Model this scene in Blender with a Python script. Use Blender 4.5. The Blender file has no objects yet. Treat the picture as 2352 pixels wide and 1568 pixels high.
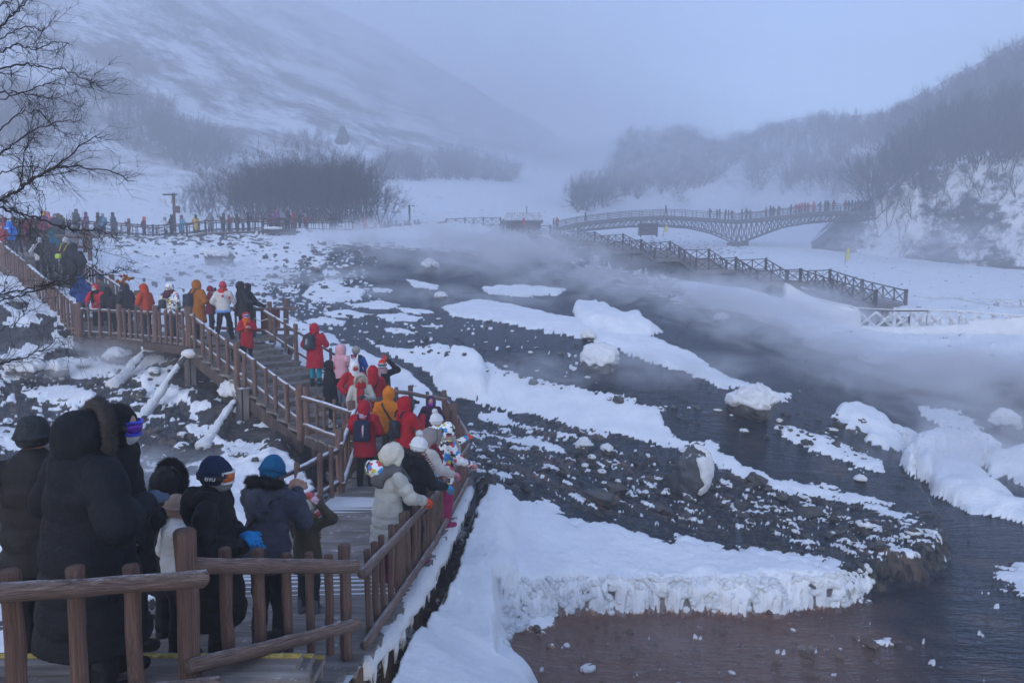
import bpy, math, random
import numpy as np
from mathutils import Vector, Matrix

# ------------------------------------------------------------------ camera, sky, sun, exposure
SC = bpy.context.scene
COL = SC.collection
CZ = 10.0                       # camera height in world units
PITCH = math.radians(4.9)
FOC = 1568.0
cp, sp = math.cos(PITCH), math.sin(PITCH)
cam = bpy.data.cameras.new('camera'); cam.lens = 24.0; cam.sensor_width = 36.0
cam.clip_start = 0.1; cam.clip_end = 3000.0
camo = bpy.data.objects.new('camera', cam); COL.objects.link(camo)
camo.location = (0, 0, CZ); camo.rotation_euler = (math.pi/2 - PITCH, 0, 0)
SC.camera = camo
SC.render.resolution_x = 1024; SC.render.resolution_y = 682
SC.view_settings.view_transform = 'Standard'; SC.view_settings.look = 'None'
SC.view_settings.exposure = 1.33; SC.view_settings.gamma = 1.0
try: SC.view_settings.use_curve_mapping = False
except Exception: pass
SUN_EL, SUN_AZ = 24.0, 205.0
W = bpy.data.worlds.new('World'); SC.world = W; W.use_nodes = True
wn = W.node_tree; wn.nodes.clear()
wo = wn.nodes.new('ShaderNodeOutputWorld'); wb = wn.nodes.new('ShaderNodeBackground')
sky = wn.nodes.new('ShaderNodeTexSky'); sky.sky_type = 'NISHITA'; sky.sun_disc = False
sky.sun_elevation = math.radians(SUN_EL); sky.sun_rotation = math.radians(SUN_AZ)
sky.air_density = 1.1; sky.dust_density = 0.2; sky.ozone_density = 3.2
wb.inputs['Strength'].default_value = 0.14
tint = wn.nodes.new('ShaderNodeMix'); tint.data_type = 'RGBA'; tint.blend_type = 'MULTIPLY'; tint.inputs[0].default_value = 1.0
tint.inputs[7].default_value = (1.06, .99, 1.03, 1)
wn.links.new(sky.outputs[0], tint.inputs[6]); wn.links.new(tint.outputs[2], wb.inputs[0]); wn.links.new(wb.outputs[0], wo.inputs[0])
sl = bpy.data.lights.new('sun', 'SUN'); sl.energy = 0.6; sl.angle = math.radians(25); sl.color = (1.0, .96, .94)
so = bpy.data.objects.new('sun', sl); COL.objects.link(so)
so.rotation_euler = (math.radians(90-SUN_EL), 0, math.radians(180-SUN_AZ))
so.location = (0, 0, 60)
SC.cycles.volume_bounces = 3; SC.cycles.max_bounces = 8; SC.cycles.diffuse_bounces = 3
SC.cycles.transparent_max_bounces = 12
try:
    SC.cycles.use_denoising = True; SC.cycles.denoiser = 'OPENIMAGEDENOISE'
    SC.cycles.use_adaptive_sampling = True; SC.cycles.adaptive_threshold = 0.02
    SC.cycles.volume_step_rate = 1.0; SC.cycles.volume_max_steps = 128
except Exception: pass

# ------------------------------------------------------------------ helpers
def P(u, v, Y):
    """point seen at photo pixel (u,v) (2352 wide) at horizontal distance Y"""
    dx = (u-1176.0)/FOC; dy = (784.0-v)/FOC
    fy = cp + dy*sp; fz = -sp + dy*cp
    t = Y/fy
    return np.array([dx*t, Y, CZ + fz*t])
def UV(x, y, z):
    """photo pixel of world points"""
    z = z-CZ
    d = y*cp - z*sp; w = y*sp + z*cp
    d = np.maximum(d, 1e-3)
    return 1176.0 + FOC*x/d, 784.0 - FOC*w/d
def tag(o, label=None, cat=None, group=None, kind=None):
    if label: o['label'] = label
    if cat: o['category'] = cat
    if group: o['group'] = group
    if kind: o['kind'] = kind
    return o
def empty(name, loc=(0, 0, 0), rz=0.0, label=None, cat=None, group=None):
    o = bpy.data.objects.new(name, None); COL.objects.link(o)
    o.location = loc; o.rotation_euler = (0, 0, rz); o.empty_display_size = .2
    return tag(o, label, cat, group)
def wl(o):
    v = np.zeros(3)
    while o is not None: v += np.array(o.location); o = o.parent
    return v
def mesh_np(name, V, F, mat=None, parent=None, smooth=True, attrs=None, local=False):
    V = np.asarray(V, dtype=np.float32)
    if parent is not None and not local: V = V-wl(parent).astype(np.float32)
    me = bpy.data.meshes.new(name)
    if isinstance(F, np.ndarray): F = [F]
    F = [np.asarray(f, dtype=np.int32) for f in F if len(f)]
    nf = sum(len(f) for f in F); nl = sum(f.size for f in F)
    me.vertices.add(len(V)); me.vertices.foreach_set('co', V.ravel())
    me.loops.add(nl); me.polygons.add(nf)
    me.loops.foreach_set('vertex_index', np.concatenate([f.ravel() for f in F]))
    tot = np.concatenate([np.full(len(f), f.shape[1], np.int32) for f in F])
    st = np.zeros(nf, np.int32); st[1:] = np.cumsum(tot)[:-1]
    me.polygons.foreach_set('loop_start', st); me.polygons.foreach_set('loop_total', tot)
    me.update(calc_edges=True)
    me.polygons.foreach_set('use_smooth', np.full(nf, bool(smooth)))
    if attrs:
        for k, a in attrs.items():
            at = me.attributes.new(k, 'FLOAT', 'POINT'); at.data.foreach_set('value', np.asarray(a, np.float32).ravel())
    o = bpy.data.objects.new(name, me); COL.objects.link(o)
    if mat: me.materials.append(mat)
    if parent is not None: o.parent = parent
    return o
class MB:
    """collects shapes, builds ONE mesh"""
    def __init__(s): s.V = []; s.Q = []; s.T = []; s.n = 0
    def add(s, V, Q=None, T=None):
        V = np.asarray(V, float)
        if Q is not None and len(Q): s.Q.append(np.asarray(Q)+s.n)
        if T is not None and len(T): s.T.append(np.asarray(T)+s.n)
        s.V.append(V); s.n += len(V)
    def box(s, c, size, R=None):
        h = np.asarray(size, float)/2
        B = np.array([[x, y, z] for x in (-1, 1) for y in (-1, 1) for z in (-1, 1)])*h
        if R is not None: B = B @ np.asarray(R).T
        s.add(B+np.asarray(c), [[0, 1, 3, 2], [4, 6, 7, 5], [0, 4, 5, 1], [2, 3, 7, 6], [0, 2, 6, 4], [1, 5, 7, 3]])
    def beam(s, a, b, w, h, roll=0):
        a = np.asarray(a, float); b = np.asarray(b, float); d = b-a; L = np.linalg.norm(d); d = d/L
        up = np.array([0, 0, 1.0])
        if abs(d[2]) > .97: up = np.array([0, 1.0, 0])
        r = np.cross(d, up); r /= np.linalg.norm(r); uu = np.cross(r, d)
        R = np.stack([d, r, uu], 1)
        s.box((a+b)/2, (L, w, h), R)
    def tube(s, pts, rad, n=8, caps=True, rn=0.0, rng=None, taper=None):
        pts = np.asarray(pts, float); m = len(pts)
        rad = np.broadcast_to(np.asarray(rad, float), (m,))
        tan = np.gradient(pts, axis=0); tan /= np.linalg.norm(tan, axis=1)[:, None]+1e-9
        up = np.array([0, 0, 1.0]) if abs(tan[0][2]) < .9 else np.array([1.0, 0, 0])
        a = np.cross(tan, up); a /= np.linalg.norm(a, axis=1)[:, None]+1e-9
        b = np.cross(tan, a)
        th = np.linspace(0, 2*np.pi, n, endpoint=False)
        rr = rad[:, None]*np.ones((m, n))
        if rn and rng is not None: rr = rr*(1+rng.uniform(-rn, rn, (1, n))+rng.uniform(-rn, rn, (m, n))*.4)
        V = pts[:, None, :] + rr[..., None]*(np.cos(th)[None, :, None]*a[:, None, :]+np.sin(th)[None, :, None]*b[:, None, :])
        V = V.reshape(-1, 3)
        i = np.arange(m-1)[:, None]*n; j = np.arange(n)[None, :]; k = (j+1) % n
        Q = np.stack([i+j, i+k, i+n+k, i+n+j], -1).reshape(-1, 4)
        T = []
        if caps:
            V = np.vstack([V, pts[0], pts[-1]]); c0 = m*n; c1 = c0+1
            jj = np.arange(n); kk = (jj+1) % n
            T = np.vstack([np.stack([np.full(n, c0), kk, jj], 1), np.stack([np.full(n, c1), (m-1)*n+jj, (m-1)*n+kk], 1)])
        s.add(V, Q, T)
    def ball(s, c, r, n=10, m=7, R=None):
        th = np.linspace(0, 2*np.pi, n, endpoint=False); ph = np.linspace(0, np.pi, m+1)[1:-1]
        V = [[0, 0, 1]]+[[math.sin(p)*math.cos(t), math.sin(p)*math.sin(t), math.cos(p)] for p in ph for t in th]+[[0, 0, -1]]
        V = np.array(V)*np.broadcast_to(np.asarray(r, float), (3,))
        if R is not None: V = V @ np.asarray(R).T
        Q = []; T = []
        for i in range(m-2):
            for j in range(n):
                k = (j+1) % n; Q.append([1+i*n+j, 1+(i+1)*n+j, 1+(i+1)*n+k, 1+i*n+k])
        for j in range(n):
            k = (j+1) % n; T.append([0, 1+j, 1+k]); T.append([len(V)-1, 1+(m-2)*n+k, 1+(m-2)*n+j])
        s.add(V+np.asarray(c), Q, T)
    def build(s, name, mat, parent=None, smooth=True, attrs=None, local=False):
        F = []
        if s.Q: F.append(np.concatenate(s.Q))
        if s.T: F.append(np.concatenate(s.T))
        return mesh_np(name, np.concatenate(s.V), F, mat, parent, smooth, attrs, local)
# gradient noise
_rs = np.random.RandomState(7)
_perm = _rs.permutation(256); _perm = np.concatenate([_perm, _perm, _perm])
_g = _rs.uniform(0, 2*np.pi, 256); _gx = np.cos(_g); _gy = np.sin(_g)
def noise(x, y, seed=0):
    x = np.asarray(x, float)+seed*17.37; y = np.asarray(y, float)+seed*9.71
    xi = np.floor(x).astype(int); yi = np.floor(y).astype(int); xf = x-xi; yf = y-yi
    u = xf*xf*xf*(xf*(xf*6-15)+10); v = yf*yf*yf*(yf*(yf*6-15)+10)
    def gr(ix, iy, fx, fy):
        h = _perm[(_perm[ix & 255]+iy) & 255]; return _gx[h]*fx+_gy[h]*fy
    n00 = gr(xi, yi, xf, yf); n10 = gr(xi+1, yi, xf-1, yf); n01 = gr(xi, yi+1, xf, yf-1); n11 = gr(xi+1, yi+1, xf-1, yf-1)
    a = n00+u*(n10-n00); b = n01+u*(n11-n01)
    return (a+v*(b-a))*1.5
def fbm(x, y, oct=4, seed=0, gain=.5):
    s = 0; a = 1.0; t = 0
    for i in range(oct):
        s = s+a*noise(x*2**i, y*2**i, seed+i*3); t += a; a *= gain
    return s/t
def sst(a, b, x):
    t = np.clip((x-a)/(b-a), 0, 1); return t*t*(3-2*t)
def tps(pts, lam=.5):
    pts = np.asarray(pts, float); X = pts[:, :2]; z = pts[:, 2]; n = len(X)
    S = 20.0
    def K(r2): return .5*r2*np.log(r2+1e-9)
    D = ((X[:, None]-X[None])**2).sum(-1)/S**2
    A = np.zeros((n+3, n+3)); A[:n, :n] = K(D)+lam*1e-2*np.eye(n)
    A[:n, n] = 1; A[:n, n+1:] = X/S; A[n, :n] = 1; A[n+1:, :n] = X.T/S
    w = np.linalg.solve(A, np.concatenate([z, [0, 0, 0]]))
    def f(x, y):
        x = np.asarray(x, float); y = np.asarray(y, float)
        r = w[n]+w[n+1]*x/S+w[n+2]*y/S
        for i in range(n):
            r = r+w[i]*K(((x-X[i, 0])**2+(y-X[i, 1])**2)/S**2)
        return r
    return f
def polysdf(px, py, poly):
    """signed distance, positive inside; only near the polygon"""
    poly = np.asarray(poly, float); out = np.full(px.shape, -200.0)
    m = 80.0
    sel = (px > poly[:, 0].min()-m) & (px < poly[:, 0].max()+m) & (py > poly[:, 1].min()-m) & (py < poly[:, 1].max()+m)
    if not sel.any(): return out
    x = px[sel]; y = py[sel]; d = np.full(x.shape, 1e9); ins = np.zeros(x.shape, bool)
    n = len(poly)
    for i in range(n):
        x0, y0 = poly[i]; x1, y1 = poly[(i+1) % n]
        ex, ey = x1-x0, y1-y0; L = ex*ex+ey*ey+1e-9
        t = np.clip(((x-x0)*ex+(y-y0)*ey)/L, 0, 1)
        d = np.minimum(d, (x-x0-t*ex)**2+(y-y0-t*ey)**2)
        c = ((y0 > y) != (y1 > y)) & (x < (x1-x0)*(y-y0)/((y1-y0) if y1 != y0 else 1e-9)+x0)
        ins ^= c
    d = np.sqrt(d); out[sel] = np.where(ins, d, -d)
    return out
# ------------------------------------------------------------------ materials
MATS = {}
def nodes(name):
    m = bpy.data.materials.new(name); m.use_nodes = True; nt = m.node_tree
    b = nt.nodes['Principled BSDF']; return m, nt, b
def N(nt, t, **kw):
    n = nt.nodes.new(t)
    for k, v in kw.items():
        if k.startswith('_'): n.inputs[k[1:].replace('_', ' ')].default_value = v
        else: setattr(n, k, v)
    return n
def ramp(nt, src, stops):
    r = nt.nodes.new('ShaderNodeValToRGB'); e = r.color_ramp.elements
    while len(e) < len(stops): e.new(0.5)
    for i, (p, c) in enumerate(stops):
        e[i].position = p; e[i].color = (c[0], c[1], c[2], 1) if hasattr(c, '__len__') else (c, c, c, 1)
    nt.links.new(src, r.inputs[0]); return r.outputs[0]
def mixc(nt, f, a, b, mode='MIX'):
    m = nt.nodes.new('ShaderNodeMix'); m.data_type = 'RGBA'; m.blend_type = mode
    for s, v in ((0, f), (6, a), (7, b)):
        if hasattr(v, 'is_linked'): nt.links.new(v, m.inputs[s])
        else: m.inputs[s].default_value = v if s == 0 else (*v, 1)[:4]
    return m.outputs[2]
def mth(nt, op, a, b=0.0, clamp=False):
    m = nt.nodes.new('ShaderNodeMath'); m.operation = op; m.use_clamp = clamp
    for i, v in enumerate((a, b)):
        if hasattr(v, 'is_linked'): nt.links.new(v, m.inputs[i])
        else: m.inputs[i].default_value = v
    return m.outputs[0]
def coords(nt, kind='Object', scale=(1, 1, 1), rot=(0, 0, 0)):
    t = nt.nodes.new('ShaderNodeTexCoord'); mp = nt.nodes.new('ShaderNodeMapping')
    mp.inputs['Scale'].default_value = scale; mp.inputs['Rotation'].default_value = rot
    nt.links.new(t.outputs[kind], mp.inputs[0]); return mp.outputs[0]
def nz(nt, vec, scale, detail=4, rough=.55, out=0):
    n = nt.nodes.new('ShaderNodeTexNoise'); n.inputs['Scale'].default_value = scale
    n.inputs['Detail'].default_value = detail; n.inputs['Roughness'].default_value = rough
    if vec is not None: nt.links.new(vec, n.inputs['Vector'])
    return n.outputs[out]
def bump(nt, b, h, strength=.5, dist=.02):
    n = nt.nodes.new('ShaderNodeBump'); n.inputs['Strength'].default_value = strength; n.inputs['Distance'].default_value = dist
    nt.links.new(h, n.inputs['Height']); nt.links.new(n.outputs[0], b.inputs['Normal']); return n
def lum(nt, b, sock, name): nt.links.new(sock, b.inputs[name])

def snow_mat():
    m, nt, b = nodes('snow'); v = coords(nt)
    c = ramp(nt, nz(nt, v, 1.3, 5), [(.3, (.68, .71, .76)), (.7, (.80, .82, .85))])
    lum(nt, b, c, 'Base Color'); b.inputs['Roughness'].default_value = .7
    h = mth(nt, 'ADD', mth(nt, 'MULTIPLY', nz(nt, v, 6, 6, .7), 1.0), mth(nt, 'MULTIPLY', nz(nt, v, 40, 3, .7), .3))
    bump(nt, b, h, .9, .09)
    return m
def ground_mat():
    m, nt, b = nodes('snow_and_rock'); v = coords(nt)
    at = nt.nodes.new('ShaderNodeAttribute'); at.attribute_name = 'snow'
    n1 = nz(nt, v, 9, 6, .7)
    f = mth(nt, 'ADD', at.outputs['Fac'], mth(nt, 'MULTIPLY', mth(nt, 'SUBTRACT', n1, .5), .9))
    fac = ramp(nt, f, [(.42, 0.0), (.56, 1.0)])
    sn = ramp(nt, nz(nt, v, 1.3, 5), [(.3, (.68, .71, .76)), (.7, (.80, .82, .85))])
    br = nt.nodes.new('ShaderNodeAttribute'); br.attribute_name = 'brown'
    b.inputs['Specular IOR Level'].default_value = .3
    r1 = ramp(nt, nz(nt, v, 5, 8, .75), [(.35, (.010, .012, .015)), (.52, (.035, .034, .034)), (.68, (.12, .095, .075))])
    r2 = ramp(nt, nz(nt, v, 6, 8, .7), [(.3, (.14, .08, .055)), (.5, (.30, .17, .12)), (.72, (.42, .28, .20))])
    rk = mixc(nt, br.outputs['Fac'], r1, r2)
    lum(nt, b, mixc(nt, fac, rk, sn), 'Base Color')
    lum(nt, b, ramp(nt, fac, [(0, .45), (1, .75)]), 'Roughness')
    h = mth(nt, 'ADD', nz(nt, v, 6, 6, .65), mth(nt, 'MULTIPLY', nz(nt, v, 45, 3, .7), .3))
    bump(nt, b, h, .7, .06)
    return m
def water_mat():
    m, nt, b = nodes('stream_water'); nt.nodes.remove(b)
    v = coords(nt, 'Object', (1.0, 1.0, 1), (0, 0, math.radians(38)))
    v2 = coords(nt, 'Object', (.35, 1.6, 1), (0, 0, math.radians(24)))
    h = mth(nt, 'ADD', nz(nt, v2, 2.2, 5, .65), mth(nt, 'MULTIPLY', nz(nt, v2, 9, 3, .6), .35))
    bp = nt.nodes.new('ShaderNodeBump'); bp.inputs['Strength'].default_value = 1.0; bp.inputs['Distance'].default_value = .14
    nt.links.new(h, bp.inputs['Height'])
    g = nt.nodes.new('ShaderNodeBsdfGlossy'); g.inputs['Roughness'].default_value = .2
    g.inputs['Color'].default_value = (.62, .66, .72, 1); nt.links.new(bp.outputs[0], g.inputs['Normal'])
    t = nt.nodes.new('ShaderNodeBsdfTransparent'); t.inputs[0].default_value = (.70, .71, .74, 1)
    d = nt.nodes.new('ShaderNodeBsdfDiffuse')
    at = nt.nodes.new('ShaderNodeAttribute'); at.attribute_name = 'brown'
    lumc = mixc(nt, at.outputs['Fac'], (.022, .030, .042), (.30, .17, .125)); nt.links.new(lumc, d.inputs[0])
    a = nt.nodes.new('ShaderNodeMixShader'); nt.links.new(mth(nt, 'SUBTRACT', .55, mth(nt, 'MULTIPLY', at.outputs['Fac'], .15)), a.inputs[0])
    nt.links.new(t.outputs[0], a.inputs[1]); nt.links.new(d.outputs[0], a.inputs[2])
    fr = nt.nodes.new('ShaderNodeFresnel'); fr.inputs[0].default_value = 1.33; nt.links.new(bp.outputs[0], fr.inputs['Normal'])
    s = nt.nodes.new('ShaderNodeMixShader'); nt.links.new(fr.outputs[0], s.inputs[0])
    nt.links.new(a.outputs[0], s.inputs[1]); nt.links.new(g.outputs[0], s.inputs[2])
    nt.links.new(s.outputs[0], nt.nodes['Material Output'].inputs[0])
    return m
def rock_mat(name='rock', dark=(.015, .017, .02), mid=(.05, .05, .052), palest=(.13, .12, .115), snowy=.0):
    m, nt, b = nodes(name); v = coords(nt)
    c = ramp(nt, nz(nt, v, 3.5, 8, .7), [(.3, dark), (.5, mid), (.72, palest)])  # the rock's own tones, dark to pale, mixed by noise
    if snowy:
        ge = nt.nodes.new('ShaderNodeNewGeometry'); sx = nt.nodes.new('ShaderNodeSeparateXYZ'); nt.links.new(ge.outputs['Normal'], sx.inputs[0])
        f = mth(nt, 'ADD', sx.outputs[2], mth(nt, 'MULTIPLY', mth(nt, 'SUBTRACT', nz(nt, v, 7, 6, .75), .5), 2.2))
        c = mixc(nt, ramp(nt, f, [(1-snowy, 0.0), (1-snowy+.12, 1.0)]), c, (.8, .83, .87))
    lum(nt, b, c, 'Base Color'); b.inputs['Roughness'].default_value = .6
    bump(nt, b, nz(nt, v, 9, 7, .7), .8, .05); return m
def wood_mat(name, c0, c1, c2, frost=.0, axis='Z', sc=1.0, fsc=13):
    m, nt, b = nodes(name)
    s = {'Z': (14, 14, 1.1), 'X': (1.1, 14, 14), 'Y': (14, 1.1, 14)}[axis]
    v = coords(nt, 'Object', tuple(k*sc for k in s)); w = coords(nt)
    g = nz(nt, v, 1.0, 6, .65)
    c = ramp(nt, g, [(.28, c0), (.5, c1), (.75, c2)])
    big = ramp(nt, nz(nt, w, 2.3, 3), [(.3, .75), (.7, 1.25)])
    c = mixc(nt, 1.0, c, big, 'MULTIPLY')
    if frost:
        ge = nt.nodes.new('ShaderNodeNewGeometry'); sx = nt.nodes.new('ShaderNodeSeparateXYZ'); nt.links.new(ge.outputs['Normal'], sx.inputs[0])
        f = mth(nt, 'ADD', mth(nt, 'MULTIPLY', sx.outputs[2], .7), mth(nt, 'MULTIPLY', mth(nt, 'SUBTRACT', nz(nt, w, fsc, 6, .8), .5), 1.6))
        c = mixc(nt, ramp(nt, f, [(1-frost, 0.0), (1-frost+.2, 1.0)]), c, (.72, .76, .82))
    lum(nt, b, c, 'Base Color'); b.inputs['Roughness'].default_value = .75; b.inputs['Specular IOR Level'].default_value = .15
    bump(nt, b, g, .8, .02); return m
def cloth(name, col, rough=.75, scale=60, bmp=.25, var=.15, sheen=.0):
    if name in MATS: return MATS[name]
    m, nt, b = nodes(name); v = coords(nt)
    k = ramp(nt, nz(nt, v, 7, 4), [(.3, 1-var), (.7, 1+var)])
    c = mixc(nt, 1.0, col, k, 'MULTIPLY')
    lum(nt, b, c, 'Base Color'); b.inputs['Roughness'].default_value = rough; b.inputs['Specular IOR Level'].default_value = .07
    h = mth(nt, 'ADD', mth(nt, 'MULTIPLY', nz(nt, v, scale, 3), .25), nz(nt, v, 11, 5, .62))
    bump(nt, b, h, bmp*2, .045); MATS[name] = m; return m
def plain(name, col, rough=.6, metal=0.0):
    if name in MATS: return MATS[name]
    m, nt, b = nodes(name); v = coords(nt)
    k = ramp(nt, nz(nt, v, 11, 4), [(.3, .88), (.7, 1.1)])
    lum(nt, b, mixc(nt, 1.0, col, k, 'MULTIPLY'), 'Base Color')
    b.inputs['Roughness'].default_value = rough; b.inputs['Metallic'].default_value = metal
    MATS[name] = m; return m
M_snow = snow_mat(); M_ground = ground_mat(); M_water = water_mat()
M_rock = rock_mat(); M_rocksnow = rock_mat('rock_with_frost', snowy=.55)
M_log = wood_mat('log_wood', (.05, .030, .026), (.15, .093, .078), (.29, .20, .17), frost=.14, axis='Z')
M_rail = wood_mat('rail_wood', (.055, .037, .032), (.16, .11, .095), (.31, .235, .20), frost=.33, axis='X')
M_railf = wood_mat('frosted_rail_wood', (.045, .03, .026), (.10, .07, .06), (.2, .15, .13), frost=.62, axis='X')
M_deck = wood_mat('deck_wood', (.09, .078, .072), (.17, .15, .14), (.30, .28, .27), frost=.13, axis='X', sc=.6, fsc=4.5)
M_post = wood_mat('weathered_wood', (.03, .022, .02), (.07, .052, .046), (.13, .10, .09), frost=.0)
M_greypost = wood_mat('grey_post_wood', (.05, .045, .045), (.11, .10, .10), (.2, .185, .18), frost=.15)
# ------------------------------------------------------------------ terrain
def Cx(u, v, Y): return tuple(P(u, v, Y)-np.array([0, 0, CZ]))
gp = [(-6, 4, -4.4), (-3, 2.5, -4.3), (0, 2, -4.6), (3, 4, -5.2), (6, 7, -5.3), (-9, 8, -4.5), (-14, 6, -4.2), (10, 4, -5.3),
      (2, 9.4, -5.15), (6, 9.4, -5.15), (8, 13, -5.15), (11, 17, -5.2), (14, 13, -5.2), (18, 18, -5.2), (3.5, 11.5, -5.12), (-.2, 8.3, -5.0), (12.1, 16.2, -5.2), (20, 8, -5.2)]
gp += [Cx(*a) for a in [
 (1200,1200,13), (1500,1300,12), (1750,1300,12), (1060,1110,14.2), (1000,1400,9.3), (800,1530,6.8), (900,1350,9.8), (1080,960,21.5), (1100,1050,17),
 (1300,1050,17.5), (1590,1140,16), (1900,1150,16.3), (2050,1100,17.7), (1400,850,24), (1728,960,20.5), (1500,760,30), (1200,760,29),
 (1000,800,25.5), (800,760,28), (700,700,34), (700,620,45), (1000,680,38), (1000,600,50), (850,560,57), (600,580,53), (400,600,49), (300,680,37),
 (450,690,34), (270,560,55), (100,560,56), (-100,600,50), (1300,700,38), (1600,720,38.5), (1800,780,36), (1900,850,30), (2100,900,28), (2300,960,24.5), (2200,1050,20.8),
 (2500,1000,23), (1970,757,44), (2200,770,42), (2352,790,38), (2600,800,38), (1830,700,47), (2000,685,60), (2100,640,80), (2300,610,105), (2600,600,105),
 (1500,640,61), (1300,600,70), (1150,565,75), (1100,535,88), (1200,528,100), (1500,565,125), (1700,562,120), (1900,565,118), (1600,600,78), (1740,655,68),
 (1500,480,200), (1900,480,170), (1200,450,170), (1350,380,260), (1000,480,120), (700,508,85), (350,500,90), (550,506,84), (880,505,88), (400,450,130), (0,470,110), (-200,470,110), (700,450,135), (1000,420,180),
 (0,720,24), (50,640,30), (-150,700,25), (200,850,22), (280,880,20.7), (350,940,18.6), (480,1010,16.6), (100,950,19), (0,850,21), (350,1100,14.5), (0,1250,11),
 (700,1060,14.6), (640,950,18), (560,1000,16.8), (-150,1000,17), (150,600,40)]]
Ubase = tps(gp, lam=.02)
POOL = [(1150,1650),(1140,1430),(1200,1408),(1330,1402),(1450,1397),(1600,1404),(1750,1398),(1900,1395),(2000,1368),(2090,1335),(2160,1305),(2188,1280),(2160,1230),(2120,1150),(2090,1085),(2062,1050),(2040,1010),(2080,985),(2200,960),(2352,930),(2700,930),(2700,1650)]
RIVER = [(600,660),(690,600),(800,560),(1000,575),(1150,585),(1400,640),(1540,690),(1680,715),(1800,755),(1870,800),(2000,835),(2352,860),(2700,900),(2700,1700),(1100,1700),(1130,1430),(1150,1200),(1075,1110),(1050,1080),(1040,950),(930,850),(760,780),(650,720)]
LSTREAM = [(-60,850),(60,825),(200,790),(290,800),(300,850),(330,890),(440,940),(430,1000),(520,1040),(400,1080),(420,1130),(380,1220),(-60,1260)]
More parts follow.
